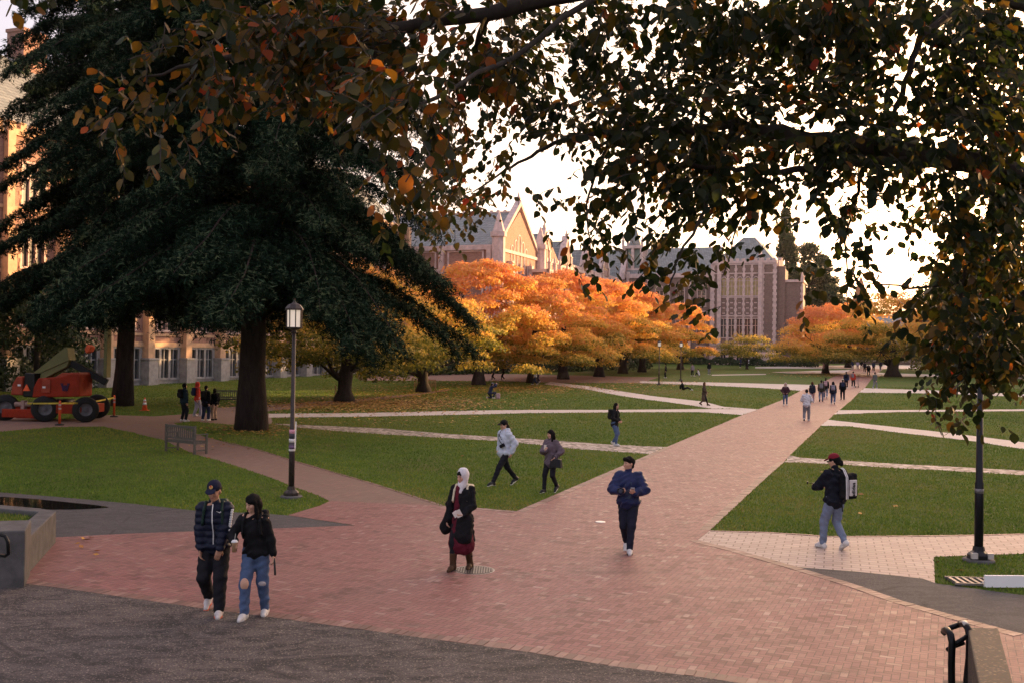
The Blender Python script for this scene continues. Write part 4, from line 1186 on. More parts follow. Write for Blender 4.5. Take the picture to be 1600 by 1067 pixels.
    Lp = np.array(Lp)-np.array(base[:]); Ld = np.array(Ld); Ln = np.array(Ln); Ls = np.array(Ls); Lt = np.clip(np.array(Lt), 0, 1)
    n = len(Lp)
    B = np.cross(Ln, Ld); B /= np.linalg.norm(B, axis=1, keepdims=True); N = np.cross(Ld, B)
    curl = rng.uniform(-.6, 1.6, n)
    V = np.empty((n, 10, 3))
    for i, (a, c, u) in enumerate(tpl):
        up = (u*curl*1.3 - .12*a*a*curl)*Ls
        V[:, i] = Lp + Ld*(a*Ls)[:, None] + B*(c*Ls)[:, None] + N*up[:, None]
    T = np.array(tri)
    F = (T[None]+np.arange(n)[:, None, None]*10).reshape(-1, 3)
    m = leaf_mat('beech_leaf', [(0.0, (0.012, 0.024, 0.005)), (0.25, (0.032, 0.042, 0.007)), (0.45, (0.085, 0.062, 0.008)), (0.62, (0.22, 0.11, 0.012)), (0.8, (0.34, 0.08, 0.016)), (1.0, (0.45, 0.05, 0.015))], trans=0.55, rough=0.42, spec=.4)
    mesh_np('crown', V.reshape(-1, 3), F, m, root, smooth=True, attr={'tint': np.repeat(Lt, 10)})
    tw.build('twigs', M_BKB, root)
    print('canopy leaves', n, 'twigs', twn)
canopy()
# ------------------------------------------------------------------ people: smooth-union distance fields turned into one continuous surface
def _cap(Pp, a, b, ra, rb):
    a = np.asarray(a, float); b = np.asarray(b, float)
    ba = b-a; L2 = max(ba@ba, 1e-9); pa = Pp-a
    h = np.clip((pa@ba)/L2, 0, 1)
    return np.sqrt((((pa-h[..., None]*ba))**2).sum(-1)) - (ra+(rb-ra)*h)
def _ell(Pp, c, r, Rm=None):
    q = Pp-np.asarray(c, float)
    if Rm is not None: q = q@Rm
    r = np.asarray(r, float); k0 = np.sqrt(((q/r)**2).sum(-1)); k1 = np.sqrt(((q/r**2)**2).sum(-1))
    return k0*(k0-1)/np.maximum(k1, 1e-9)
def _box(Pp, c, h, rr, Rm=None):
    q = Pp-np.asarray(c, float)
    if Rm is not None: q = q@Rm
    q = np.abs(q)-(np.asarray(h, float)-rr)
    return np.sqrt((np.maximum(q, 0)**2).sum(-1))+np.minimum(q.max(-1), 0)-rr
def rotm(rx=0, ry=0, rz=0):
    """columns = local axes; q @ R goes world -> local"""
    M = Matrix.Rotation(rz, 3, 'Z') @ Matrix.Rotation(ry, 3, 'Y') @ Matrix.Rotation(rx, 3, 'X')
    return np.array(M)
class SDF:
    """prims: (kind, args, k, op); op '+' smooth union, '-' smooth cut"""
    def __init__(s): s.p = []
    def cap(s, a, b, ra, rb=None, k=.03, op='+', sc=None):
        rb = ra if rb is None else rb
        a = np.asarray(a, float); b = np.asarray(b, float); m = max(ra, rb)
        sc = np.asarray(sc if sc is not None else (1, 1, 1), float)
        lo = np.minimum(a-m*sc, b-m*sc); hi = np.maximum(a+m*sc, b+m*sc)
        s.p.append(('c', (a, b, ra, rb, sc), k, op, lo, hi)); return s
    def ell(s, c, r, k=.03, op='+', Rm=None):
        c = np.asarray(c, float); m = np.full(3, max(r)) if Rm is not None else np.asarray(r, float)
        s.p.append(('e', (c, r, Rm), k, op, c-m, c+m)); return s
    def box(s, c, h, rr=.02, k=.02, op='+', Rm=None):
        c = np.asarray(c, float); m = np.full(3, float(np.linalg.norm(h))) if Rm is not None else np.asarray(h, float)
        s.p.append(('b', (c, h, rr, Rm), k, op, c-m, c+m)); return s
    def mesh(s, h, fold=0.0, seed=0, ridge=None, cutz=None):
        adds = [p for p in s.p if p[3] == '+']
        lo = np.min([p[4] for p in adds], axis=0)-3*h; hi = np.max([p[5] for p in adds], axis=0)+3*h
        n = np.ceil((hi-lo)/h).astype(int)+1
        ax = [lo[i]+h*np.arange(n[i]) for i in range(3)]
        D = np.full(tuple(n), 1.0)
        for kind, a, k, op, l, u in s.p:
            pad = k+2.5*h
            i0 = np.clip(((l-pad-lo)/h).astype(int), 0, n-1); i1 = np.clip(((u+pad-lo)/h).astype(int)+2, 1, n)
            if (i1 <= i0).any(): continue
            sl = tuple(slice(i0[j], i1[j]) for j in range(3))
            Pp = np.stack(np.meshgrid(ax[0][sl[0]], ax[1][sl[1]], ax[2][sl[2]], indexing='ij'), -1)
            if kind == 'c':
                A, B, ra, rb, sc = a
                d = _cap(Pp/sc, A/sc, B/sc, ra, rb)*min(sc)
            elif kind == 'e': d = _ell(Pp, *a)
            else: d = _box(Pp, *a)
            E = D[sl]
            if op == '+':
                hh = np.maximum(k-np.abs(E-d), 0)/max(k, 1e-6); D[sl] = np.minimum(E, d)-hh*hh*k*.25
            else:
                d = -d; hh = np.maximum(k-np.abs(E-d), 0)/max(k, 1e-6); D[sl] = np.maximum(E, d)+hh*hh*k*.25
        if fold or ridge:
            X, Y, Z = np.meshgrid(*ax, indexing='ij')
            if fold:
                f = np.sin(X*31+Z*17+2.2*np.sin(Z*13+seed)+seed)*np.sin(Y*27-Z*21+1.7*np.sin(X*15+seed*2)) + .6*np.sin(Z*47+X*19+3*np.sin(Y*17+seed))
                D = D+fold*f
            if ridge:
                D = D-ridge[1]*(np.abs(np.sin(Z*math.pi/ridge[0]))-.6)
        if cutz is not None:
            Z = ax[2][None, None, :]; D = np.maximum(D, cutz-Z)
        D[0], D[-1] = 1, 1; D[:, 0], D[:, -1] = 1, 1; D[:, :, 0], D[:, :, -1] = 1, 1
        return surf_nets(D, lo, h)
def surf_nets(D, lo, h):
    S = D < 0
    nx, ny, nz = D.shape
    acc = np.zeros((nx-1, ny-1, nz-1, 3)); cnt = np.zeros((nx-1, ny-1, nz-1))
    quads = []
    for a in range(3):
        o = [0, 0, 0]; o[a] = 1
        A = S[:nx-o[0], :ny-o[1], :nz-o[2]]; B = S[o[0]:, o[1]:, o[2]:]
        idx = np.argwhere(A != B)
        if len(idx) == 0: continue
        I = tuple(idx.T); d0 = D[I]; d1 = D[tuple((idx+o).T)]
        t = d0/(d0-d1); pt = idx.astype(float); pt[:, a] += t
        b, c = (a+1) % 3, (a+2) % 3
        ok = (idx[:, b] > 0) & (idx[:, c] > 0) & (idx[:, b] < (D.shape[b]-1)) & (idx[:, c] < (D.shape[c]-1))
        idx, pt, ins = idx[ok], pt[ok], S[I][ok]
        cells = []
        for db, dc in ((-1, -1), (0, -1), (0, 0), (-1, 0)):
            q = idx.copy(); q[:, b] += db; q[:, c] += dc; cells.append(q)
            np.add.at(acc, tuple(q.T), pt); np.add.at(cnt, tuple(q.T), 1)
        quads.append((cells, ins))
    m = cnt > 0
    vid = np.full(cnt.shape, -1); vid[m] = np.arange(m.sum())
    V = acc[m]/cnt[m][:, None]*h+lo
    F = []
    for cells, ins in quads:
        q = np.stack([vid[tuple(c.T)] for c in cells], 1)
        q[~ins] = q[~ins][:, ::-1]; F.append(q)
    return V, np.concatenate(F)
def sdf_part(name, sdf, h, mat, parent, **kw):
    V, F = sdf.mesh(h, **kw)
    # one smoothing pass keeps it organic
    return mesh_np(name, V, F, mat, parent, smooth=True)

def ik(a, c, l1, l2, bend):
    a = np.asarray(a, float); c = np.asarray(c, float); bend = np.asarray(bend, float)
    d = c-a; L = np.linalg.norm(d); 
    if L > (l1+l2)*.999: c = a+d/L*(l1+l2)*.999; d = c-a; L = np.linalg.norm(d)
    x = (l1*l1-l2*l2+L*L)/(2*L); y = math.sqrt(max(0, l1*l1-x*x)); u = d/L
    b = bend-u*(bend@u); b /= max(np.linalg.norm(b), 1e-6)
    return a+u*x+b*y, c
SKIN = simple('warm_skin', (0.58, 0.34, 0.24), 0.55, var=.08, scale=14)
SKIN2 = simple('tan_skin', (0.46, 0.25, 0.165), 0.55, var=.08, scale=14)
HAIRB = simple('black_hair', (0.007, 0.006, 0.006), 0.75, var=.5, scale=60, bump=.6, spec=.12)
HAIRBR = simple('brown_hair', (0.09, 0.036, 0.015), 0.7, var=.4, scale=60, bump=.6, spec=.15)
M_EYE = simple('eye_dark', (0.015, 0.010, 0.010), 0.3)
M_LIP = simple('lips', (0.36, 0.12, 0.10), 0.5)
def hand(sdf, wrist, d, palm_n, side, curl=.5, r=.0092):
    """palm, four unequal bent fingers and a thumb; d points along the hand"""
    w = np.asarray(wrist, float); d = np.asarray(d, float); d /= np.linalg.norm(d)
    n = np.asarray(palm_n, float); n -= d*(n@d); n /= np.linalg.norm(n); s = np.cross(d, n)*side
    pc = w+d*.045
    Rm = np.stack([s, d, n], 1)
    sdf.box(pc, (.040, .050, .014), .013, k=.012, Rm=Rm)
    for i, (off, L) in enumerate(((.030, .068), (.010, .076), (-.011, .071), (-.031, .055))):
        b = w+d*.088+s*off; a1 = curl*.7+.1*i*curl; a2 = curl*1.5
        d1 = d*math.cos(a1)+n*math.sin(a1); m = b+d1*L*.52; d2 = d*math.cos(a1+a2)+n*math.sin(a1+a2); e = m+d2*L*.48
        sdf.cap(b, m, r, r*.95, k=.006); sdf.cap(m, e, r*.95, r*.8, k=.004)
    tb = w+d*.02+s*.034; t1 = tb+d*.030+s*.024+n*.010; t2 = t1+d*.030+s*.004+n*.014
    sdf.cap(tb, t1, r*1.25, r*1.1, k=.01); sdf.cap(t1, t2, r*1.1, r*.85, k=.004)

def person(pos, label, yaw, height=1.75, group=None, h=.012, female=False,
           stride=.5, lead=1, lift=.0, crouch=0.0, lean=(0, 0), arms=None, head=(0, 0), skin=SKIN,
           top=None, bottom=None, shoes=None, hair=None, hair_mat=HAIRB, hat=None, sit=None, fat=1.0, extras=None, puff=0.0, open_front=None, foot_out=.03):
    """local frame: +y forward, x to the person's right; yaw = heading about z. Built at 1.75 m and scaled."""
    root = empty('person', pos, yaw); s_ = height/1.75; root.scale = (s_, s_, s_)
    tag(root, label, 'person', group)
    A = np.array
    hipz = .93-crouch-.035*stride
    pel = A((0, 0, hipz)); L1, L2 = .43, .42
    lx = .085 if female else .092
    # feet
    feet = {}
    for sd in (1, -1):
        if sit: fx, fy, fz = sit[sd]
        else:
            ph = lead*sd
            fy = stride*.5*ph+.0; fz = .085+(lift if ph < 0 else 0.0); fx = sd*(lx+foot_out-.03*abs(stride))
        feet[sd] = A((fx, fy, fz))
    hips = {sd: pel+A((sd*lx, 0, -.01)) for sd in (1, -1)}
    knees = {}
    for sd in (1, -1): knees[sd], feet[sd] = ik(hips[sd], feet[sd], L1, L2, (sd*.1, 1, .1))
    ly, lxx = lean
    chest = pel+A((lxx*.7, ly*.7, .36)); neck = pel+A((lxx, ly, .545)); 
    sh = .155 if female else (.168 if top and top[0] == 'puffer' else .176)
    shl = {sd: neck+A((sd*sh, -.01, -.055)) for sd in (1, -1)}
    hz, htilt = head; ch_, sh_ = math.cos(hz), math.sin(hz)
    hc = neck+A((lxx*.15, ly*.35+.02, .165))
    Rh = rotm(htilt, 0, hz)             # local head axes
    def H(x, y, z): return hc+Rh@A((x, y, z))
    arms = arms or {}
    hands = {}; elb = {}
    for sd in (1, -1):
        t = arms.get(sd, None)
        tgt = A(t[0]) if t else A((sd*(sh+.06), .10*(-lead*sd)*(stride > .1)+.02, hipz-.06))
        elb[sd], hands[sd] = ik(shl[sd], tgt, .29, .26, t[1] if t and len(t) > 1 else (sd*.5, -1, -.2))
    f = fat
    # ---- body, one continuous skin surface
    b = SDF()
    b.ell(pel+A((0, 0, .03)), (.15, .105, .13), .05); b.cap(pel+A((0, 0, .1)), chest, .10, .115, .05, sc=(1.25, .85, 1)); b.cap(chest, neck-A((0, 0, .06)), .10, .08, .05, sc=(1.35, .85, 1))
    b.cap(neck-A((0, 0, .05)), hc-A((0, .01, .06)), .054, .050, .03)
    for sd in (1, -1):
        b.cap(hips[sd], knees[sd], .082, .054, .04); b.cap(knees[sd], feet[sd]+A((0, 0, .0)), .052, .034, .02)
        up_ = (lead*sd < 0) and lift > 0 and not sit
        b.cap(feet[sd]+A((0, -.02, -.03)), feet[sd]+(A((0, .08, -.105)) if up_ else A((0, .11, -.055))), .028, .022, .015)
        b.cap(shl[sd], elb[sd], .048, .037, .04); b.cap(elb[sd], hands[sd], .036, .025, .015)
        b.cap(neck-A((0, 0, .05)), shl[sd], .05, .05, .04)
        hd = (arms.get(sd) or (0, 0, 0))
        fw = hands[sd]-elb[sd]; fw = fw/np.linalg.norm(fw)
        hdir = A(hd[2]) if len(hd) > 2 and not np.isscalar(hd[2]) else fw
        pn = A(hd[3]) if len(hd) > 3 else A((-sd, .3, 0))
        hand(b, hands[sd], hdir, pn, -sd if len(hd) <= 3 else 1, curl=hd[4] if len(hd) > 4 else .45, r=max(.0092, h*.78))
    # head
    b.ell(H(0, -.005, .03), (.076, .096, .098), .03, Rm=Rh); b.ell(H(0, .028, -.035), (.058, .062, .075), .03, Rm=Rh)
    b.ell(H(0, .078, -.095), (.022, .018, .02), .02, Rm=Rh)                       # chin
    b.cap(H(0, .092, .005), H(0, .112, -.032), .009, .015, .012)                  # nose
    b.cap(H(-.032, .086, .018), H(.032, .086, .018), .010, .010, .015)              # brow
    for sd in (1, -1):
        b.ell(H(sd*.030, .097, .002), (.014, .010, .010), .010, '-', Rm=Rh)
        b.ell(H(sd*.078, -.002, -.012), (.010, .020, .032), .008, Rm=Rh)            # ear
        b.ell(H(sd*.036, .068, -.030), (.022, .018, .02), .02, Rm=Rh)               # cheek
    b.cap(H(-.018, .094, -.062), H(.018, .094, -.062), .009, .009, .008)
    body = sdf_part('body', b, h, skin, root)
    if h < .016:
        for sd in (1, -1):
            e = SDF(); e.ell(H(sd*.030, .089, .003), (.012, .008, .006), Rm=Rh); sdf_part('eye', e, .004, M_EYE, root)
            e = SDF(); e.cap(H(sd*.016, .098, .024), H(sd*.044, .090, .025), .0045, .003); sdf_part('eyebrow', e, .004, hair_mat, root)
        e = SDF(); e.cap(H(-.018, .101, -.060), H(.018, .101, -.060), .006, .006); sdf_part('mouth', e, .004, M_LIP, root)
    # ---- trousers
    if bottom:
        kind, mat = bottom[0], bottom[1]; wide = bottom[2] if len(bottom) > 2 else 0.0
        t = SDF(); t.ell(pel+A((0, -.01, .015)), (.168*f, .128*f, .15), .05)
        t.cap(pel+A((0, 0, .05)), pel+A((0, 0, .14)), .12*f, .115*f, .04, sc=(1.25, .9, 1))
        for sd in (1, -1):
            ank = feet[sd]+(knees[sd]-feet[sd])*(.06 if kind != 'short' else .3)
            t.cap(hips[sd]+A((0, -.01, 0)), knees[sd], .102*f+wide*.4, .072+wide*.9, .045); t.cap(knees[sd], ank, .070+wide*.9, .050+wide, .02)
        if kind == 'skirt':
            t.cap(pel+A((0, 0, .1)), (pel[0], .0, .40), .13, .24, .05, sc=(1.15, .95, 1))
        sdf_part('trousers' if kind != 'skirt' else 'skirt', t, h, mat, root, fold=.0065 if kind != 'plain' else .005, seed=3)
    # ---- shoes
    if shoes:
        smat, sole = shoes[0], shoes[1]; boot = len(shoes) > 2
        for sd in (1, -1):
            q = feet[sd]; sh2 = SDF()
            pitch = 0.0
            back = (lead*sd < 0) and lift > 0
            toe = A((sd*.02, .165, -.052)); heel = A((0, -.045, -.045))
            if back: toe = A((sd*.01, .13, -.135)); heel = A((0, -.05, -.01))
            sh2.cap(q+heel, q+toe*.55, .044, .044, .03); sh2.ell(q+A((0, 0, -.01)), (.046, .055, .045), .03); sh2.cap(q+toe*.5, q+toe, .042, .032, .03); sh2.cap(q+heel*.6, q+A((0, -.01, .02)), .045, .046, .03)
            if boot: sh2.cap(q, q+(knees[sd]-q)*.5, .052, .066, .03)
            so = sdf_part('shoe' if not boot else 'boot', sh2, min(h, .01), smat, root, cutz=None)
            sl = SDF(); dz = A((0, 0, -.028)); sl.cap(q+heel+dz, q+toe*.5+dz, .040, .041, .02, sc=(1, 1, .35)); sl.cap(q+toe*.5+dz, q+toe*1.02+dz, .042, .032, .02, sc=(1, 1, .35))
            sdf_part('sole', sl, min(h, .009), sole, so)
    # ---- top
    if top:
        kind, mat = top[0], top[1]; g = top[2] if len(top) > 2 else .0; hem = top[3] if len(top) > 3 else .0
        t = SDF(); low = pel+A((0, -.005, .0-hem))
        t.cap(low, chest, .128+g*.75, .122+g*.8, .06, sc=(1.24*f, .95*f, 1)); t.cap(chest, neck-A((0, 0, .10)), .118+g*.6, .075+g*.3, .06, sc=(1.26, .92, 1))
        if kind != 'puffer' or True: t.ell(pel+A((0, -.008, .02-hem)), (.176*f+g*.9, .138*f+g*.8, .085), .05)
        for sd in (1, -1):
            t.cap(neck-A((0, 0, .050)), shl[sd]-A((sd*.02, 0, .022)), .056+g*.15, .060+g*.55, .05)
            cuff = hands[sd]+(elb[sd]-hands[sd])*.10
            t.cap(shl[sd]-A((0, 0, .01)), elb[sd], .060+g*.65, .054+g*.95, .04); t.cap(elb[sd], cuff, .054+g, .040+g*.7, .02)
        t.cap(neck-A((0, .005, .04)), neck+A((0, .0, .045 if g > .02 else .02)), .070, .066, .02)
        if kind == 'hoodie': t.ell(neck+A((0, -.085, .0)), (.115, .08, .09), .04)
        if kind == 'coat':
            t.cap(pel, A((0, -.02, hem_z)) if False else pel+A((0, -.02, -.42)), .15, .215, .06, sc=(1.12, .85, 1))
        if hem < .05: t.cap(low-A((.0, 0, .0)), low+A((0, 0, .01)), .126+g*.6, .126+g*.6, .03, sc=(1.28*f, .98*f, .35))
        sdf_part('coat' if kind == 'coat' else 'jacket' if kind == 'jacket' else 'sweater', t, h, mat, root, fold=.0085 if kind != 'puffer' else .004, seed=1, ridge=(.085, .012) if kind == 'puffer' else None)
    # ---- hair, hats
    def hairs(m, style):
        t = SDF()
        t.ell(H(0, -.010, .040), (.086, .106, .091), .02, Rm=Rh)
        t.cap(H(0, -.05, .0), H(0, -.055, -.04), .076, .060, .03)
        if style in ('long', 'longside'):
            for x in (-.055, 0, .055): t.cap(H(x, -.05, -.02), hc+A((x*1.25, -.09+ly*.1, -.30)), .055, .04, .04)
            for sd in (1, -1): t.cap(H(sd*.075, .02, .02), H(sd*.085, .03, -.19), .026, .030, .02)
        if style == 'bob':
            for sd in (1, -1): t.cap(H(sd*.075, .0, .02), H(sd*.08, .0, -.12), .035, .03, .03)
        if style == 'tied': t.ell(H(0, -.12, -.06), (.035, .05, .06), .03, Rm=Rh)
        if style == 'fringe':
            t.cap(H(-.06, .075, .075), H(.01, .10, .085), .026, .028, .03); t.cap(H(.01, .10, .085), H(.065, .072, .055), .028, .022, .03)
        t.ell(H(0, .115, -.035), (.060, .060, .074), .015, '-', Rm=Rh)
        return sdf_part('hair', t, h, m, root, fold=.0055, seed=5)
    if hair: hairs(hair_mat, hair)
    if hat:
        kind, mat = hat[0], hat[1]
        t = SDF()
        if kind == 'cap':
            t.ell(H(0, -.008, .062), (.090, .107, .085), .01, Rm=Rh); t.box(H(0, .0, -.02), (.15, .16, .052), .01, .01, '-', Rm=Rh)
            o = sdf_part('cap', t, min(h, .009), mat, root)
            v = SDF(); v.ell(H(0, .128, .050), (.070, .072, .011), .01, Rm=np.array(Matrix(Rh.tolist()) @ Matrix.Rotation(-.28, 3, 'X'))); sdf_part('visor', v, min(h, .007), mat, o)
        elif kind == 'beanie':
            t.ell(H(0, -.012, .058), (.092, .105, .095), .01, Rm=Rh); t.box(H(0, .02, -.04), (.15, .2, .06), .01, .01, '-', Rm=Rh); sdf_part('beanie', t, h, mat, root)
        elif kind == 'hood':
            t.ell(H(0, -.025, .03), (.112, .125, .130), .03, Rm=Rh); t.cap(H(0, -.03, -.05), neck+A((0, -.03, .0)), .10, .11, .05); t.ell(H(0, .13, -.01), (.070, .085, .098), .02, '-', Rm=Rh)
            sdf_part('hood', t, h, mat, root, fold=.003)
        elif kind == 'scarf':
            t.ell(H(0, -.022, .028), (.100, .115, .122), .03, Rm=Rh); t.cap(H(0, -.02, -.06), neck+A((0, .01, .01)), .080, .085, .05)
            t.cap(neck+A((0, .05, .02)), neck+A((0, .10, -.10)), .05, .03, .04); t.ell(H(0, .125, -.012), (.060, .075, .092), .012, '-', Rm=Rh)
            sdf_part('head_scarf', t, h, mat, root, fold=.003)
    info = dict(root=root, A=A, H=H, Rh=Rh, hands=hands, elb=elb, shl=shl, chest=chest, neck=neck, pel=pel, knees=knees, feet=feet, h=h, hips=hips)
    if extras: extras(info)
    return root
def backpack(i, mat, strap_mat=None, big=1.0, offx=0.0, parent=None, pocket=None, out=0.0, hang=0.0):
    """worn on the back: a child of the wearer as clothing is"""
    A = i['A']; c = i['chest']+A((offx, -.20-out, .0-hang)); t = SDF()
    t.box(c, (.14*big, .075*big, .21*big), .05, .03); t.box(c+A((0, -.07*big, -.06)), (.11*big, .04, .10*big), .035, .03)
    o = sdf_part('backpack', t, max(i['h'], .012), mat, i['root'], fold=.004)
    s = SDF()
    for sd in (1, -1):
        n, ch = i['neck'], i['chest']
        s.cap(n+A((sd*.10, -.09, -.0)), n+A((sd*.105, .02, .015)), .020, .020, .01); s.cap(n+A((sd*.105, .02, .015)), n+A((sd*.115, .105, -.08)), .020, .020, .01)
        s.cap(n+A((sd*.115, .105, -.08)), ch+A((sd*.13, .135, -.06)), .020, .018, .01); s.cap(ch+A((sd*.13, .135, -.06)), ch+A((sd*.16, -.02, -.16)), .018, .015, .01)
    sdf_part('strap', s, max(i['h'], .011), strap_mat or mat, o)
    return o
# ------------------------------------------------------------------ who is in the picture
def mcol(n, c, **k): return fabric(n, c, **k)
NAVY = mcol('navy_nylon', (0.010, 0.014, 0.030), rough=.45); BLACK = mcol('black_cloth', (0.010, 0.010, 0.012)); BLACK2 = mcol('black_trouser_cloth', (0.014, 0.014, 0.018))
JEAN = mcol('blue_denim', (0.075, 0.115, 0.21)); JEAN2 = mcol('pale_denim', (0.17, 0.21, 0.30)); DGREEN = mcol('dark_green_nylon', (0.012, 0.030, 0.022), rough=.5)
WHITE = mcol('white_cloth', (0.62, 0.62, 0.66), var=.08); LGREY = mcol('pale_grey_fleece', (0.52, 0.57, 0.66), var=.08); MAROON = mcol('dark_red_knit', (0.10, 0.012, 0.024))
BLUE = mcol('dark_blue_padded_nylon', (0.020, 0.028, 0.085), rough=.4); PLUM = mcol('grey_plum_wool', (0.13, 0.10, 0.12)); CREAM = mcol('cream_canvas', (0.62, 0.55, 0.40)); BROWNL = mcol('brown_leather', (0.065, 0.035, 0.018), rough=.5)
GREY = mcol('mid_grey_cloth', (0.20, 0.20, 0.22)); PINK = mcol('dusty_pink_cloth', (0.45, 0.30, 0.33)); REDC = mcol('red_cloth', (0.50, 0.05, 0.03)); OLIVE = mcol('dark_olive_cloth', (0.05, 0.045, 0.03)); WINE = mcol('wine_red_cloth', (0.22, 0.015, 0.03)); TAN = mcol('tan_pattern_cloth', (0.42, 0.30, 0.22), var=.5)
BROWN = mcol('brown_coat_cloth', (0.07, 0.05, 0.035)); PURPLE = mcol('dark_maroon_cloth', (0.06, 0.025, 0.035)); DBLUE = mcol('dark_blue_cloth', (0.02, 0.03, 0.07))
SHW = simple('white_shoe_leather', (0.60, 0.58, 0.56), .5, var=.1); SHB = simple('black_shoe', (0.015, 0.015, 0.016), .4); SOLEW = simple('white_rubber', (0.62, 0.60, 0.56), .6); SOLEB = simple('black_rubber', (0.02, 0.02, 0.02), .7); ORG = simple('orange_plastic', (0.62, 0.10, 0.03), .5)
M_WP = simple('white_print', (0.72, 0.72, 0.72), .6, var=.05); M_BM = simple('black_metal', (0.018, 0.018, 0.020), .35, metal=.6); M_PAPER = simple('white_paper', (0.75, 0.73, 0.68), .7, var=.05)
M_GOLDP = simple('gold_print', (0.50, 0.33, 0.10), .6); M_REDP = simple('red_print', (0.50, 0.05, 0.03), .6)
def face_to(px, py, deg):
    """yaw so that heading 0 = walking away from the viewer at this spot; 180 = towards the viewer; 90 = to the left of the picture"""
    g = G(px, py); return math.atan2(-g.x, g.y)+R(deg)

def strip(pts, w, th, up, name, mat, parent, nrm=None):
    b = MB()
    for p, q in zip(pts, pts[1:]): b.bar(p, q, w, th, up)
    return b.build(name, mat, parent)
def nike_man(i):
    A = i['A']; root = i['root']; n, c, p = i['neck'], i['chest'], i['pel']
    backpack(i, DGREEN, DGREEN)
    # white zip, small white chest tick, white check tape down the left sleeve
    z = MB(); pts = [n+A((0, .105, .0)), n+A((.0, .150, -.10)), c+A((-.005, .178, -.05)), p+A((-.01, .160, .16)), p+A((-.01, .155, .02))]
    z.tube(pts, .007, 6); z.build('zip', M_WP, root)
    t = MB(); o = c+A((-.085, .160, .085)); t.prism([(-.030, .006), (-.012, -.010), (.034, .016), (-.010, .000), (-.020, .012)], 0, .008, Matrix.Translation(o) @ Matrix.Rotation(R(8), 4, 'Z')); t.build('chest_mark', M_WP, root)
    s, e, h = i['shl'][-1], i['elb'][-1], i['hands'][-1]
    for k in range(9):
        q = s+(e-s)*(.1+k*.105) if k < 8 else e
        m = MB(); m.box(tuple(q+A((-.072, .045, 0))), (.03, .03, .022)); m.build('sleeve_check', M_WP, root)
    # cap emblem: a small gold crest with a red top
    m = MB(); q = i['H'](0, .104, .095); m.lathe([(.026, 0), (.024, .006)], 10, (0, 0, 0)); ob = m.build('emblem', M_GOLDP, root); ob.location = q; ob.rotation_euler = (R(-68), 0, 0)
    m = MB(); q = i['H'](0, .108, .108); m.lathe([(.013, 0), (.012, .006)], 8, (0, 0, 0)); ob = m.build('emblem', M_REDP, root); ob.location = q; ob.rotation_euler = (R(-62), 0, 0)
person(G(334, 957), 'man in navy quilted jacket and dark cap walking with a hand hanging in front', face_to(334, 957, 168), 1.80, h=.010, skin=SKIN2, stride=.42, lead=-1, lift=.09, lean=(.06, 0), head=(R(-8), R(-16)),
       arms={1: ((.16, .10, .86), (.6, -1, -.2)), -1: ((-.10, .24, .82), (-.7, -.7, -.3), (0.25, .15, -1), (.4, -1, 0), .35)},
       top=('puffer', NAVY, .030, .02), bottom=('plain', BLACK2, .022), shoes=(mcol('black_white_trainer', (.50, .47, .46), var=.5), ORG), hair='short', hat=('cap', mcol('navy_cap_cloth', (.012, .014, .035))), extras=nike_man, group='couple walking up the brick plaza')
def cup_girl(i):
    A = i['A']; root = i['root']
    backpack(i, BLACK, BLACK, big=1.05)
    for sd, (hw, hh) in ((1, (.060, .085)), (-1, (.056, .040))):                    # torn knees showing skin
        k = i['knees'][sd]; t = SDF(); t.ell(k+A((-.01, .062, .01)), (hw, .036, hh), .01); sdf_part('torn_knee', t, .008, SKIN if sd == 1 else simple('frayed_denim', (.40, .36, .36), .9), root)
    w = i['hands'][-1]; m = MB(); m.lathe([(.012, -.20), (.016, -.19), (.014, -.02), (.009, .04)], 8); o = m.build('folded_umbrella', SHB, root); o.location = w+A((-.02, .03, -.06)); o.rotation_euler = (R(14), R(8), 0)
gp = G(398, 964)
cg = person(gp, 'woman with long black hair in black sweater and torn blue jeans', face_to(398, 964, 164), 1.66, h=.010, female=True, stride=.30, lead=1, lift=.0, lean=(.07, .02), head=(R(-34), R(-14)),
       arms={1: ((.20, .30, 1.06), (.9, -.6, -.6), (-.1, 1, .1), (-1, 0, 0), .8), -1: ((-.27, .02, .84), (-.8, -.8, -.1), (0, .1, -1), (1, 0, 0), .9)},
       top=('sweater', BLACK, .012, .0), bottom=('jeans', JEAN, .012), shoes=(SHW, SOLEW), hair='long', extras=cup_girl, group='couple walking up the brick plaza')
def in_world(root, p):
    return root.matrix_basis @ Vector(p)
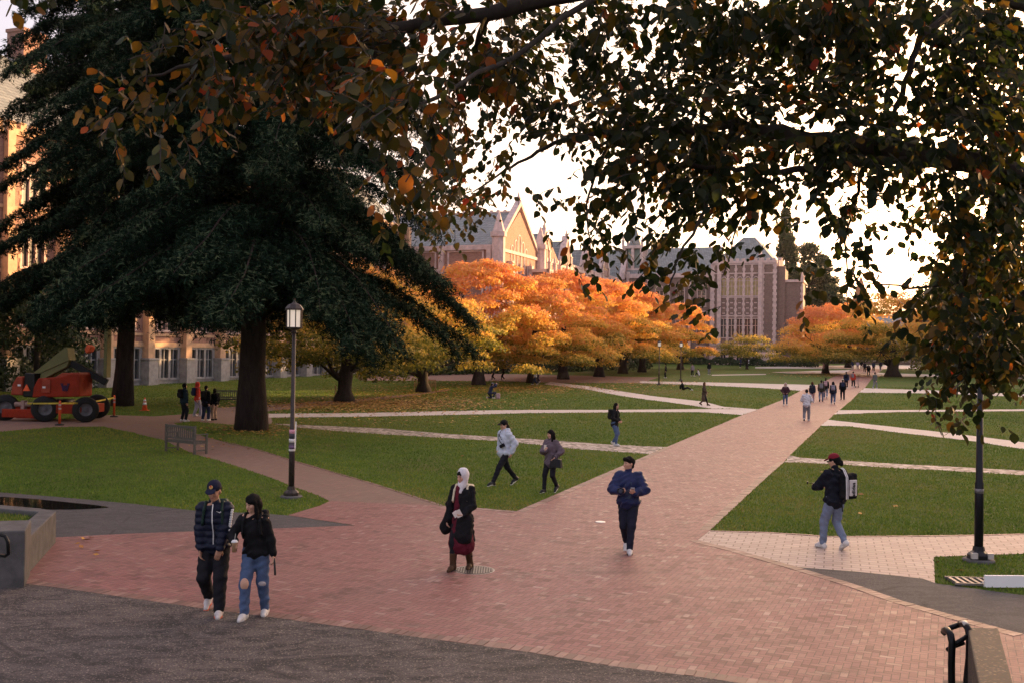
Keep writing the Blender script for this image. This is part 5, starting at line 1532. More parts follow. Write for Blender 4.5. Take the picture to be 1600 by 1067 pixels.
# iced coffee cup held by the woman
cm = MB(); cm.lathe([(.030, -.07), (.040, .05), (.042, .055)], 16); 
tcup = NT('iced_coffee'); tcup.base((.42, .27, .16)); tcup.rough(.2); tcup.b.inputs['Alpha'].default_value = 1
cup = empty('coffee_cup', in_world(cg, (.185, .39, 1.07))); tag(cup, 'clear plastic cup of milky iced coffee in the hand of the long haired woman', 'cup')
cm.build('cup', tcup.m, cup)
cm = MB(); cm.lathe([(.044, .055), (.044, .065), (.030, .085), (.012, .088)], 16); cm.build('lid', M_WP, cup)
cm = MB(); cm.tube([(0, 0, .08), (.01, 0, .17)], .0035, 6); cm.build('straw', SHW, cup)
def hijab(i):
    A = i['A']; root = i['root']; p, c, n = i['pel'], i['chest'], i['neck']
    backpack(i, CREAM, CREAM, big=.95)
    # long dark red dress with a flared skirt, showing down the open coat front
    d = SDF(); d.cap(c+A((.05, .055, .12)), p+A((.05, .07, .1)), .075, .09, .04, sc=(.8, 1, 1)); d.cap(p+A((.02, .03, .1)), (p[0]+.0, .02, .46), .125, .235, .05, sc=(1.0, .85, 1)); d.box((0, 0, .20), (.5, .5, .09), .005, .01, '-')
    sdf_part('dress', d, .010, MAROON, root, fold=.006, seed=4)
    # coat panels hanging open
    t = SDF()
    t.cap(c+A((-.10, .09, .06)), p+A((-.09, .12, -.05)), .08, .125, .04, sc=(1, .7, 1)); t.cap(p+A((-.09, .12, -.05)), p+A((-.08, .15, -.30)), .125, .15, .04, sc=(1.1, .7, 1))
    t.cap(c+A((.17, .05, .06)), p+A((.22, .05, .0)), .07, .10, .04, sc=(.8, .8, 1)); t.cap(p+A((.22, .03, .0)), p+A((.31, .0, -.20)), .10, .12, .04, sc=(.9, .7, 1))
    t.cap(p+A((0, -.06, 0)), p+A((0, -.10, -.38)), .15, .19, .04, sc=(1.1, .6, 1))
    sdf_part('coat_panel', t, .011, BLACK, root, fold=.005, seed=9)
    m = MB(); m.box((0, 0, 0), (.10, .006, .14)); m.box((.05, .012, .02), (.08, .005, .11), R(30)); o = m.build('paper', M_PAPER, root)
    o.location = i['hands'][-1]+A((.05, .06, .03)); o.rotation_euler = (R(-20), R(25), R(10))
person(G(721, 890), 'woman in white head scarf, long black coat and dark red dress on the plaza', face_to(721, 890, 160), 1.66, h=.010, female=True, stride=.28, lead=1, head=(R(-22), R(-10)),
       arms={1: ((.24, .05, .88), (.7, -.7, 0)), -1: ((-.10, .26, 1.0), (-.8, -.8, -.2), (.9, .4, 0), (0, -.3, 1), .7)},
       top=('jacket', BLACK, .016, .04), bottom=('plain', BLACK2, .0), shoes=(BROWNL, SOLEB, 'boot'), hair='short', hat=('scarf', mcol('white_patterned_scarf', (.66, .64, .66), var=.25)), extras=hijab)
def camera_man(i):
    A = i['A']; root = i['root']
    # hem and collar rib of the bomber jacket
    t = SDF(); t.cap(i['pel']+A((0, 0, .05)), i['pel']+A((0, 0, .07)), .138, .138, .01, sc=(1.30, 1.0, .5)); sdf_part('hem', t, .011, BLUE, root)
    t = SDF(); t.box(i['chest']+A((.0, .115, -.13)), (.075, .035, .17), .03); sdf_part('shirt', t, .011, mcol('slate_blue_shirt', (.05, .065, .11)), root, fold=.004)
bm = person(G(981, 862), 'man in dark blue padded jacket looking aside, phone and camera in his hands', face_to(981, 862, 176), 1.74, h=.010, stride=.42, lead=-1, lift=.06, head=(R(-48), R(2)), foot_out=-.035,
       arms={1: ((.10, .28, 1.13), (1, -.5, -.5), (-.3, .9, .3), (-.5, 0, .8), .9), -1: ((-.12, .28, 1.12), (-1, -.5, -.5), (.3, .9, .4), (.4, 0, .9), .9)},
       top=('jacket', BLUE, .045, .0), bottom=('plain', mcol('dark_navy_trouser', (.016, .018, .032)), .006), shoes=(SHW, SOLEB), hair='fringe', extras=camera_man)
cam_o = empty('photo_camera', in_world(bm, (.115, .375, 1.17)), bm.rotation_euler.z); tag(cam_o, 'small black camera with a round lens held by the man in the blue padded jacket', 'camera')
m = MB(); m.box((0, 0, 0), (.12, .045, .08)); m.box((0, 0, .045), (.04, .04, .02)); m.build('camera_body', M_BM, cam_o, bevel=.006)
m = MB(); m.tube([(0, .02, 0), (0, .085, 0)], .036, 18); m.tube([(0, .084, 0), (0, .09, 0)], .031, 18); m.build('lens', simple('lens_glass', (.05, .06, .09), .15), cam_o)
ph = empty('phone', in_world(bm, (-.10, .375, 1.20)), bm.rotation_euler.z); tag(ph, 'silver phone held up in front of the blue padded jacket', 'phone')
m = MB(); m.box((0, 0, 0), (.07, .012, .14)); q = m.build('phone_body', simple('silver_plastic', (.45, .45, .48), .3), ph, bevel=.004); q.rotation_euler = (R(-60), 0, 0)
def drone_man(i):
    A = i['A']; root = i['root']
    o = backpack(i, BLACK, BLACK, big=1.12, offx=.10, out=.05, hang=.08)
    c = i['chest']+A((.10, -.25, -.08))
    m = MB(); m.box(tuple(c+A((.0, -.125, -.02))), (.16, .03, .29)); q = m.build('pocket', simple('white_bag_panel', (.60, .56, .56), .5, var=.1), o, bevel=.01)
    # vertical lettering on the pale pocket
    cu = bpy.data.curves.new('lettering', 'FONT'); cu.body = 'adidas'; cu.size = .105; cu.extrude = .002; cu.align_x = 'CENTER'; cu.align_y = 'CENTER'; cu.offset = .002
    tmp = bpy.data.objects.new('tmp', cu); COL.objects.link(tmp); bpy.context.view_layer.update(); lm = bpy.data.meshes.new_from_object(tmp.evaluated_get(bpy.context.evaluated_depsgraph_get())); bpy.data.objects.remove(tmp)
    lm.materials.clear(); lm.materials.append(BLACK); to = link(bpy.data.objects.new('lettering', lm), o); to.location = c+A((.0, -.146, -.05)); to.rotation_euler = (R(90), R(-90), 0)
    for k in (-1, 1):
        m = MB(); pts = [c+A((-.07+k*.016, .10, .32)), c+A((-.12+k*.016, -.02, .30)), c+A((-.13+k*.016, -.115, .18)), c+A((-.135+k*.016, -.13, 0)), c+A((-.12+k*.016, -.115, -.22))]
        m.tube(pts, .009, 5); m.build('piping', M_WP, o)
    m = MB(); m.tube([c+A((-.12, .0, -.22)), c+A((-.14, .0, -.34)), c+A((-.13, -.01, -.46))], .010, 5); m.build('loose_strap', BLACK, o)
    g = MB(); 
    for sd in (1, -1): g.box(tuple(i['H'](sd*.032, .108, .004)), (.045, .008, .026), i['root'].rotation_euler.z*0)
    g.tube([i['H'](-.085, .0, .005), i['H'](-.06, .098, .008), i['H'](.06, .098, .008), i['H'](.085, 0, .005)], .004, 5); g.build('sunglasses', M_BM, root)
dm = person(G(1303, 858), 'man in wine red cap and black jacket with a large sports backpack', face_to(1303, 858, 40), 1.78, h=.010, stride=.34, lead=-1, lift=.07, lean=(.0, 0), head=(R(26), R(-14)), skin=SKIN,
       arms={1: ((.14, .36, 1.10), (.8, -.6, -.7), (-.2, 1, .1), (-1, 0, .3), .8), -1: ((-.14, .38, 1.10), (-.8, -.6, -.7), (.2, 1, .1), (1, 0, .3), .8)},
       top=('jacket', mcol('midnight_jacket_cloth', (.010, .012, .020)), .035, .02), bottom=('jeans', JEAN2, .010), shoes=(SHW, SOLEW), hair='tied', hat=('cap', mcol('wine_cap_cloth', (.20, .018, .03))), extras=drone_man)
dr = empty('drone', in_world(dm, (0, .50, 1.14)), dm.rotation_euler.z); tag(dr, 'small grey folding drone held out by the man in the wine red cap', 'drone')
m = MB(); m.box((0, 0, 0), (.07, .12, .05)); m.build('drone_body', simple('pale_grey_plastic', (.42, .40, .40), .4), dr, bevel=.012)
for sx in (-1, 1):
    for sy in (-1, 1):
        m = MB(); m.bar((sx*.03, sy*.04, .0), (sx*.13, sy*.11, .02), .012); m.tube([(sx*.13, sy*.11, -.01), (sx*.13, sy*.11, .04)], .012, 8); q = m.build('arm', M_BM, dr)
        m = MB(); m.box((sx*.13, sy*.11, .042), (.012, .12, .003), .6*sx*sy); m.build('propeller', M_BM, q)
def hoodie_man(i):
    A = i['A']; root = i['root']; c, n, p = i['chest'], i['neck'], i['pel']
    m = MB(); m.tube([n+A((.10, .02, .03)), n+A((.08, .13, -.12)), c+A((.0, .165, -.05)), c+A((-.13, .13, -.18)), c+A((-.18, .0, -.20)), c+A((-.05, -.15, .0)), n+A((.10, -.05, .02))], .010, 6); s = m.build('bag_strap', BLACK, root)
    t = SDF(); t.box(c+A((-.12, .165, -.17)), (.075, .03, .045), .02, Rm=rotm(0, R(30), R(25))); sdf_part('crossbody_bag', t, .011, BLACK, root)
    for (x, z, a, L) in ((.05, .10, 40, .07), (.02, .09, 100, .06), (-.01, .06, 30, .06), (-.04, .03, 80, .05), (-.055, -.01, 20, .06), (.065, .06, 95, .05)):   # dark script across the chest
        m = MB(); m.bar((x-math.cos(R(a))*L/2, .158-abs(x)*.3, z-math.sin(R(a))*L/2), (x+math.cos(R(a))*L/2, .158-abs(x)*.3, z+math.sin(R(a))*L/2), .014, .008, up=(0, 1, 0)); q = m.build('chest_print', BLACK, root); q.location = c
person(G(787, 760), 'man in pale hooded sweatshirt and black cap striding over the grass', face_to(787, 760, 128), 1.80, h=.0125, stride=.92, lead=-1, lift=.10, head=(R(-2), R(-8)), foot_out=.02,
       arms={1: ((.16, .06, .95), (.7, -.9, 0)), -1: ((-.24, -.06, .90), (-.6, -1, 0))},
       top=('hoodie', LGREY, .035, .03), bottom=('plain', BLACK2, .004), shoes=(SHB, SOLEW), hair='tied', hat=('cap', BLACK), extras=hoodie_man, group='pair walking across the near lawn')
def bag_girl(i): pass
bg_ = person(G(860, 769), 'woman with long black hair in grey plum jacket raising a phone', face_to(860, 769, 150), 1.62, h=.0125, female=True, stride=.34, lead=1, lift=.09, head=(R(-25), R(-8)),
       arms={1: ((.02, .26, 1.18), (.9, -.5, -.6), (-.2, .5, .9), (-.8, .2, 0), .8), -1: ((-.22, .14, 1.00), (-.8, -.8, 0))},
       top=('jacket', PLUM, .035, .10), bottom=('plain', BLACK2, .0), shoes=(SHB, SOLEW), hair='long', extras=None, group='pair walking across the near lawn')
hb = empty('handbag', in_world(bg_, (-.26, .16, .86)), bg_.rotation_euler.z); tag(hb, 'black leather handbag hanging from the arm of the woman in the plum jacket', 'handbag')
m = MB(); m.prism([(-.17, -.12), (.17, -.12), (.14, .10), (-.14, .10)], -.06, .06); m.build('bag_body', simple('black_bag_leather', (.015, .016, .022), .35), hb, bevel=.015)
for y in (-.04, .04):
    m = MB(); m.tube([(-.08, y, .09), (-.07, y, .19), (0, y, .23), (.07, y, .19), (.08, y, .09)], .008, 6); m.build('handle', SHB, hb)
for x in (-.08, .08):
    m = MB(); m.box((x, -.066, .05), (.025, .008, .03)); m.build('buckle', simple('brass', (.6, .45, .2), .3, metal=.9), hb)
ph = empty('phone', in_world(bg_, (.01, .31, 1.28)), bg_.rotation_euler.z); tag(ph, 'pale phone held up before her chin by the woman in the plum jacket', 'phone')
m = MB(); m.box((0, 0, 0), (.07, .012, .13)); m.build('phone_body', simple('pale_phone_case', (.7, .62, .55), .4), ph, bevel=.004)
def pack(mat, strap=None, big=1.0):
    return lambda i: backpack(i, mat, strap or mat, big)
person(G(960, 696), 'woman in black jacket and blue jeans on the cobbled path, hands at her waist', face_to(960, 696, -112), 1.68, h=.014, female=True, stride=.22, lead=1, lift=.05, head=(R(-8), R(-6)), lean=(.03, 0),
       arms={1: ((.12, .20, 1.02), (.8, -.9, 0)), -1: ((-.12, .20, 1.02), (-.8, -.9, 0))}, top=('jacket', BLACK, .02, .06), bottom=('jeans', JEAN, .004), shoes=(SHW, SOLEW), hair='long', extras=pack(BLACK))
H2 = .019
person(G(1260, 657), 'man seen from behind in white sweater and grey trousers on the brick path', face_to(1260, 657, -4), 1.76, h=.015, stride=.25, lead=1, lift=.04, top=('sweater', WHITE, .03, .03), bottom=('jeans', GREY, .02), shoes=(SHW, SOLEB), hair='short', arms={1: ((.14, .22, 1.0), (.9, -.7, 0)), -1: ((-.14, .22, 1.0), (-.9, -.7, 0))}, head=(0, R(-20)))
person(G(1227, 633), 'woman in dark maroon jacket with a pale hood walking towards the viewer', face_to(1227, 633, 178), 1.64, h=H2, female=True, stride=.15, lead=1, top=('jacket', PURPLE, .03, .0), bottom=('jeans', JEAN, .0), shoes=(SHW, SOLEW), hair='bob', hat=('hood', mcol('pale_beige_cloth', (.50, .42, .38))), arms={1: ((.17, .18, 1.0), (.9, -.5, 0)), -1: ((-.17, .18, 1.0), (-.9, -.5, 0))})
person(G(1100, 633), 'woman with auburn hair in a dark brown coat walking on the pale diagonal path', face_to(1100, 633, -100), 1.68, h=H2, female=True, stride=.60, lead=1, lift=.08, top=('coat', BROWN, .03, .0), bottom=('plain', BLACK2, .0), shoes=(BROWNL, SOLEB, 'b'), hair='long', hair_mat=HAIRBR, arms={1: ((.12, .20, 1.0), (.9, -.7, 0))})
# seated and crouching figures
person(G(1068, 609), 'person in black sitting on the grass with legs stretched out', face_to(1068, 609, -95), 1.72, h=H2, crouch=.80, lean=(-.14, 0), sit={1: (.12, .78, .09), -1: (-.08, .74, .09)}, stride=0, arms={1: ((.26, -.30, .12), (.5, -1, 0)), -1: ((-.26, -.30, .12), (-.5, -1, 0))}, top=('jacket', BLACK, .03, .0), bottom=('plain', BLACK2, .01), shoes=(SHW, SOLEW), hair='short')
person(G(765, 622), 'person in dark blue crouching on the lawn to take a photo, pale cap', face_to(765, 622, -70), 1.72, h=H2, crouch=.52, lean=(.16, 0), sit={1: (.16, .22, .085), -1: (-.12, -.16, .085)}, stride=0, arms={1: ((.10, .52, 1.16), (.9, -.2, -.7)), -1: ((-.10, .50, 1.16), (-.9, -.2, -.7))}, top=('jacket', DBLUE, .03, .0), bottom=('plain', DBLUE, .01), shoes=(SHW, SOLEW), hair='short', hat=('cap', GREY))
# group by the left path
GL = 'students talking on the left path'
person(G(287, 658), 'person in dark teal jacket standing apart at the left of the talking group', face_to(287, 658, -60), 1.86, h=.015, group=GL, stride=.06, top=('jacket', mcol('dark_teal_cloth', (.015, .03, .04)), .03, .04), bottom=('plain', BLACK2, .012), shoes=(SHW, SOLEW), hair='bob', extras=pack(BLACK))
person(G(308, 650), 'person with a red hood and grey trousers in the talking group', face_to(308, 650, -70), 1.78, h=.016, group=GL, stride=.25, top=('hoodie', REDC, .02, .03), bottom=('plain', mcol('pale_grey_trouser', (.34, .34, .40)), .02), shoes=(SHW, SOLEW), hair='short', hat=('hood', REDC), extras=pack(DBLUE))
person(G(321, 657), 'person in long black jacket with white shoes in the middle of the talking group', face_to(321, 657, -30), 1.74, h=.016, group=GL, stride=.12, top=('jacket', BLACK, .03, .10), bottom=('plain', DBLUE, .02), shoes=(SHW, SOLEW), hair='short', extras=pack(BLACK))
person(G(335, 656), 'person in tan patterned trousers with a black backpack at the right of the talking group', face_to(335, 656, 40), 1.58, h=.016, group=GL, stride=.06, top=('jacket', BLACK, .03, .0), bottom=('plain', TAN, .02), shoes=(SHB, SOLEB), hair='bob', extras=pack(BLACK, big=1.1))
# people on the main path
GM = 'walkers on the main brick path'
def walker(px, py, label, deg=0, height=1.72, h=.024, top=BLACK, bottom=BLACK2, shoes=None, hair='short', hat=None, pk=None, female=False, stride=.35, lead=1, hm=HAIRB, group=GM, kind='jacket', **k):
    return person(G(px, py), label, face_to(px, py, deg), height, h=h, group=group, female=female, stride=stride, lead=lead, lift=.06 if stride > .2 else 0, top=(kind, top, .025, .03), bottom=('plain', bottom, .01), shoes=shoes or (SHW, SOLEW), hair=hair, hair_mat=hm, hat=hat, extras=pack(*pk) if pk else None, **k)
walker(1269, 629, 'woman in dark navy jacket partly behind the man in the white sweater', 0, 1.66, top=NAVY, bottom=PINK, hair='bob', female=True, hm=HAIRBR)
walker(1283, 627, 'walker with an olive grey backpack and pale jeans', 0, 1.74, top=OLIVE, bottom=JEAN2, pk=(GREY,), shoes=(SHB, SOLEB))
walker(1290, 622, 'walker with a dusty pink backpack, half hidden by two others', -5, 1.78, top=BLACK, bottom=JEAN2, pk=(PINK,), lead=-1)
walker(1301.5, 631, 'dark haired woman in blue jeans with a lilac grey backpack', 0, 1.74, top=NAVY, bottom=JEAN, pk=(mcol('lilac_grey_canvas', (.26, .24, .30)),), hair='long', female=True, lead=-1)
walker(1316.5, 624, 'walker in pale beanie and black clothes carrying a dark bag', 0, 1.76, top=BLACK, pk=(DBLUE,), hat=('beanie', CREAM), shoes=(SHB, SOLEB))
walker(1322, 606, 'walker with a dark blue backpack just beyond the pale beanie', 0, 1.76, top=DBLUE, pk=(BLACK,), h=.028)
walker(1333, 604.5, 'person in red top standing with a kick scooter', -20, 1.72, top=REDC, pk=(GREY,), stride=.05, h=.028)
walker(1367, 606.5, 'man in grey green jacket stepping off the path on to the grass', -30, 1.74, top=mcol('grey_green_cloth', (.09, .11, .11)), bottom=GREY, h=.028)
walker(1357, 587, 'person all in black walking towards the viewer far down the path', 180, 1.78, h=.034)
walker(1365, 580, 'tiny dark figure right of the one all in black', 0, 1.74, top=DBLUE, h=.036)
walker(1351, 582, 'tiny figure in olive trousers left of the one all in black', 0, 1.74, top=NAVY, bottom=OLIVE, h=.036)
walker(1376, 579, 'tiny dark figure beside the thick cherry trunk', 30, 1.72, top=NAVY, bottom=GREY, h=.036)
walker(1332, 577, 'tiny figure in dark blue at the far end of the path', 0, 1.7, top=DBLUE, bottom=GREY, h=.036)
walker(1340, 577, 'tiny figure in pale violet at the far end of the path', 0, 1.6, top=mcol('pale_violet_cloth', (.35, .3, .42)), bottom=GREY, h=.036)
walker(1346, 576, 'tiny dark figure standing at the far end of the path', 180, 1.72, top=BLACK, h=.036)
GF = 'people scattered on the far lawns'
walker(1287, 583, 'person in dusty pink leaning by the trunk of the red orange tree', 90, 1.72, top=PINK, bottom=BLACK2, group=GF, stride=.1, h=.034)
walker(1424, 575, 'small dark figure right of the thick cherry trunk', 90, 1.72, top=BLACK, group=GF, stride=.1, h=.036)
walker(1432, 575, 'small figure in grey right of the thick cherry trunk', -90, 1.68, top=GREY, group=GF, stride=.1, h=.036)
walker(1040, 590, 'tall dark figure between the two far lamp posts', 90, 1.80, top=BLACK, group=GF, stride=.1, h=.03)
walker(1082, 587, 'person in grey plum top standing beside the one sitting in white', 150, 1.66, top=mcol('pale_plum_cloth', (.30, .25, .30)), group=GF, stride=.1, h=.03)
person(G(1092, 587.5), 'person in white sitting low on the far lawn', face_to(1092, 587, 90), 1.68, h=.03, group=GF, crouch=.72, lean=(.10, 0), sit={1: (.12, .50, .09), -1: (-.12, .48, .09)}, stride=0, top=('sweater', WHITE, .03, .0), bottom=('plain', BLACK2, .01), shoes=(SHW, SOLEW), hair='short')
walker(1108, 585, 'person in black jacket and grey trousers before the gothic hall', 180, 1.74, top=BLACK, bottom=GREY, group=GF, stride=.15, h=.03)
walker(1169, 574.5, 'person in white top behind the small green tree', 60, 1.76, top=WHITE, bottom=BLACK2, group=GF, stride=.1, h=.034)
walker(1157, 574, 'person in dark blue left of the small green tree trunk', 60, 1.76, top=DBLUE, bottom=DBLUE, group=GF, stride=.1, h=.034)
walker(836, 601, 'person in white top and dark jeans under the orange trees', 90, 1.74, top=WHITE, bottom=DBLUE, group='people under the orange trees', stride=.5, h=.024)
walker(841, 597, 'person in dark grey just behind the one in the white top', 90, 1.72, top=GREY, bottom=DBLUE, group='people under the orange trees', h=.028)
walker(771, 594, 'dark figure walking just right of the first orange tree trunk', 90, 1.72, top=GREY, group='people under the orange trees', h=.028)
walker(786, 594, 'second dark figure walking left between the first two orange tree trunks', 90, 1.76, top=BLACK, group='people under the orange trees', h=.028)
# ------------------------------------------------------------------ props
M_LP = simple('dark_lamp_post_paint', (0.045, 0.036, 0.034), .45, metal=.3, var=.35, scale=20)
M_LPB = simple('black_lamp_post_paint', (0.012, 0.012, 0.016), .35, metal=.3, var=.2)
tf_ = NT('frosted_lamp_glass'); tf_.base((.78, .70, .60)); tf_.rough(.5); tf_.b.inputs['Transmission Weight'].default_value = .0
tf_.b.inputs['Emission Color'].default_value = (1.0, .82, .62, 1); tf_.b.inputs['Emission Strength'].default_value = .15; M_FR = tf_.m
M_CONC = simple('weathered_concrete', (0.095, 0.092, 0.09), .85, var=.3, scale=4, bump=.5)
def lamp(px, py, h, label, mat, group='lamp posts of the square', sc=1.0, r=.058):
    root = empty('street_lamp', G(px, py)); tag(root, label, 'lamp post', group)
    m = MB(); m.lathe([(.27, -.05), (.27, .04), (.24, .06)], 20); m.build('footing', M_CONC, root)
    m = MB(); m.lathe([(.19, .06), (.19, .13), (.16, .16), (.105, .20), (.09, .28)], 8, smooth=False); m.build('base', mat, root)
    m = MB(); m.lathe([(r*1.25, .2), (r*1.2, 1.4), (r*1.02, 1.42), (r*.72, h-.62)], 14); m.build('pole', mat, root)
    z = h-.62
    m = MB(); m.lathe([(.05, z-.02), (.075, z+.02), (.05, z+.06), (.19, z+.11), (.20, z+.14)], 8, smooth=False)
    for k in range(8):
        a = 2*math.pi*(k+.5)/8; x, y = .185*math.cos(a), .185*math.sin(a); m.bar((x, y, z+.12), (x*1.02, y*1.02, z+.56), .022)
    hd = m.build('lantern_frame', mat, root)
    m = MB(); m.lathe([(.165, z+.13), (.170, z+.55)], 8, smooth=False); m.build('glass', M_FR, hd)
    m = MB(); m.lathe([(.225, z+.55), (.225, z+.59), (.15, z+.68), (.05, z+.73), (.015, z+.78), (.02, z+.83)], 8, smooth=False); m.build('cap', mat, hd)
    return root
l1 = lamp(455, 777, 4.6, 'grey brown lamp post covered with torn stickers beside the left path', M_LP)
for (z, w, c, nm) in ((1.55, .10, (.62, .30, .36), 'pink_sticker_paper'), (1.44, .12, (.05, .05, .06), 'black_sticker_paper'), (1.34, .09, (.66, .64, .62), 'white_sticker_paper'), (1.26, .06, (.10, .09, .11), 'grey_sticker_paper'), (1.20, .07, (.20, .12, .22), 'violet_sticker_paper'), (1.13, .05, (.66, .63, .60), 'torn_white_paper')):
    m = MB(); m.lathe([(.076, z), (.078, z+w)], 14); m.build('sticker', simple(nm, c, .7, var=.25, scale=25), l1)
m = MB(); m.bar((.085, -.06, 1.2), (.09, -.03, 1.85), .03, .01); m.build('tape_strip', M_PAPER, l1)
l2 = lamp(1529, 877, 4.75, 'black lamp post on the right lawn corner reaching into the hanging leaves', M_LPB, r=.062)
for k in (-1, 1):
    m = MB(); m.box((k*.14, -.14, .13), (.10, .07, .10)); m.build('bolt_cover', simple('pale_bolt_cover', (.45, .42, .40), .4), l2)
m = MB(); m.lathe([(.0765, 1.22), (.078, 1.30)], 14); m.build('worn_band', simple('scuffed_paint', (.16, .15, .15), .5, var=.5, scale=30), l2)
lamp(1029.5, 601, 4.6, 'far lamp post left of its twin in front of the orange trees', M_LP)
lamp(1063.5, 594, 4.5, 'far lamp post right of its twin in front of the orange trees', M_LP)

# benches
M_WOOD = simple('weathered_teak', (0.095, 0.088, 0.075), .8, var=.35, scale=30, bump=.3)
M_WOODO = simple('warm_teak', (0.42, 0.26, 0.13), .7, var=.25, scale=30)
def bench(px, py, deg, label, mat, W=1.6):
    root = empty('park_bench', G(px, py), face_to(px, py, deg)); tag(root, label, 'bench', 'wooden benches')
    m = MB()
    for k in range(5): m.ab(-W/2+.04, W/2-.04, .02+k*.095, .095+k*.095, .42, .445)
    m.ab(-W/2+.04, W/2-.04, .0, .03, .36, .42); m.build('seat', mat, root)
    m = MB(); m.ab(-W/2+.03, W/2-.03, -.04, .0, .88, .96); m.ab(-W/2+.03, W/2-.03, -.035, -.005, .50, .56)
    for k in range(13): x = -W/2+.1+k*(W-.2)/12; m.ab(x-.025, x+.025, -.03, -.01, .55, .89)
    m.build('backrest', mat, root)
    for sx in (-1, 1):
        x = sx*W/2
        m = MB(); m.ab(x-.03, x+.03, -.05, .02, 0, .97); m.build('leg', mat, root)
        m = MB(); m.ab(x-.03, x+.03, .44, .50, 0, .66); m.build('leg', mat, root)
        m = MB(); m.ab(x-.035, x+.035, -.0, .52, .66, .69); m.build('armrest', mat, root)
        m = MB(); m.ab(x-.02, x+.02, .021, .44, .36, .42); m.build('seat_rail', mat, root)
        m = MB(); m.ab(x-.02, x+.02, .021, .44, .12, .16); m.build('stretcher', mat, root)
    return root
bench(282, 708, -52, 'weathered wooden bench on the left lawn edge, seen from behind', M_WOOD, 1.5)
bench(354, 633, 176, 'weathered bench beyond the talking group, left of the thick conifer trunk', M_WOOD)
bench(524, 622, -90, 'warm coloured wooden bench left of the squat ivy covered trunk', M_WOODO)
bench(664, 609, 182, 'wooden bench behind the short trunk in the yellow leaves', M_WOODO, 1.9)
bench(1104, 565.5, 182, 'pale bench at the foot of the far hedge', M_WOODO, 2.4)

# manhole and drains
mh = empty('manhole_cover', G(741, 891, .014)); tag(mh, 'round metal grating set in the bricks beside the woman with the head scarf', 'manhole cover')
m = MB(); n = 40
for k in range(n):
    a0, a1 = 2*math.pi*k/n, 2*math.pi*(k+1)/n
    m.prism([(math.cos(a0)*.31, math.sin(a0)*.31), (math.cos(a1)*.31, math.sin(a1)*.31), (math.cos(a1)*.34, math.sin(a1)*.34), (math.cos(a0)*.34, math.sin(a0)*.34)], -.012, .0, Matrix.Rotation(R(90), 4, 'X'))
m.build('ring', simple('pale_worn_steel', (.28, .25, .23), .4, metal=.5), mh)
m = MB()
for k in range(-7, 8):
    x = k*.042; L = math.sqrt(max(0, .31**2-x*x)); m.ab(x-.010, x+.010, -L, L, -.006, .008)
    m.ab(-L, L, x-.009, x+.009, -.008, .004)
m.build('grating', simple('worn_steel', (.14, .12, .11), .4, metal=.5), mh)
m = MB(); m.lathe([(.32, -.010), (.32, -.006)], 24); m.build('pit', M_DARK, mh)
dc = MB(); dc.lathe([(.11, -.005), (.11, .008), (.10, .011)], 20); o = dc.build('round_metal_plate', simple('pale_metal_cap', (.62, .60, .58), .35, metal=.3), loc=G(938, 816, .014)); tag(o, 'small shiny round cap in the bricks left of the man in the blue jacket', 'metal plate')
dg = empty('drain_grate', G(1524, 911, .02), R(-4)); tag(dg, 'slotted iron drain grate in the grass left of the white board', 'drain grate')
m = MB(); 
for k in range(7): m.ab(-.36+k*.11, -.31+k*.11, -.22, .22, 0, .03)
m.ab(-.40, .36, -.25, -.22, 0, .035); m.ab(-.40, .36, .22, .25, 0, .035); m.build('bars', simple('worn_iron', (.22, .20, .19), .5, metal=.4), dg)
m = MB(); m.ab(-.4, .36, -.24, .24, -.01, .006); m.build('pit', M_DARK, dg)
for px, py, rr in ((440, 609, .9), (330, 612, .8), (478, 610, .9)):
    pass
# white board lying by the drain
a = G(1538, 918.5, .02); b_ = G(1640, 919, .02)
wb = empty('white_board', (a+b_)/2, math.atan2(b_.y-a.y, b_.x-a.x)); tag(wb, 'blank white board standing on edge in the grass at the right border', 'board')
m = MB(); m.ab(-(b_-a).length/2, (b_-a).length/2, -.02, .02, 0, .185); m.build('panel', simple('bright_white_panel', (.92, .92, .92), .5, var=.01), wb)
m = MB(); m.tube([(-(b_-a).length/2, 0, .09), (-(b_-a).length/2-.04, .0, .06), (-(b_-a).length/2-.08, 0, .06)], .006, 6); m.build('wire_loop', M_PAPER, wb)

# traffic things round the lift
def cone(px, py, label):
    root = empty('traffic_cone', G(px, py)); tag(root, label, 'traffic cone')
    m = MB(); m.ab(-.22, .22, -.22, .22, 0, .04); m.build('base', ORG, root)
    m = MB(); m.lathe([(.16, .04), (.035, .75)], 14); m.build('body', ORG, root)
    m = MB(); m.lathe([(.112, .33), (.088, .47)], 14); m.build('band', M_WP, root); m = MB(); m.lathe([(.078, .53), (.060, .63)], 14); m.build('band', M_WP, root)
cone(226, 641, 'orange traffic cone with white bands on the grass right of the second conifer')
def delin(px, py, label):
    root = empty('barrier_post', G(px, py)); tag(root, label, 'barrier post', 'orange barrier posts with tape')
    m = MB(); m.lathe([(.20, 0), (.20, .05), (.06, .08)], 14); m.build('base', SOLEB, root)
    m = MB(); m.lathe([(.055, .06), (.055, 1.05), (.035, 1.12)], 12); m.build('post', ORG, root)
    for z in (.72, .88): 
        m = MB(); m.lathe([(.058, z), (.058, z+.08)], 12); m.build('band', simple('dull_reflective_band', (.45, .40, .40), .4), root)
    return G(px, py, 1.0)
d1 = delin(93, 664, 'orange barrier post in front of the lift wheels'); d2 = delin(178, 651, 'orange barrier post right of the lift near the conifer trunk')
m = MB(); 
def sag(a, b, k, n=14):
    return [a.lerp(b, i/n)+Vector((0, 0, -k*math.sin(math.pi*i/n))) for i in range(n+1)]
dL = P(-60, 622, 52); 
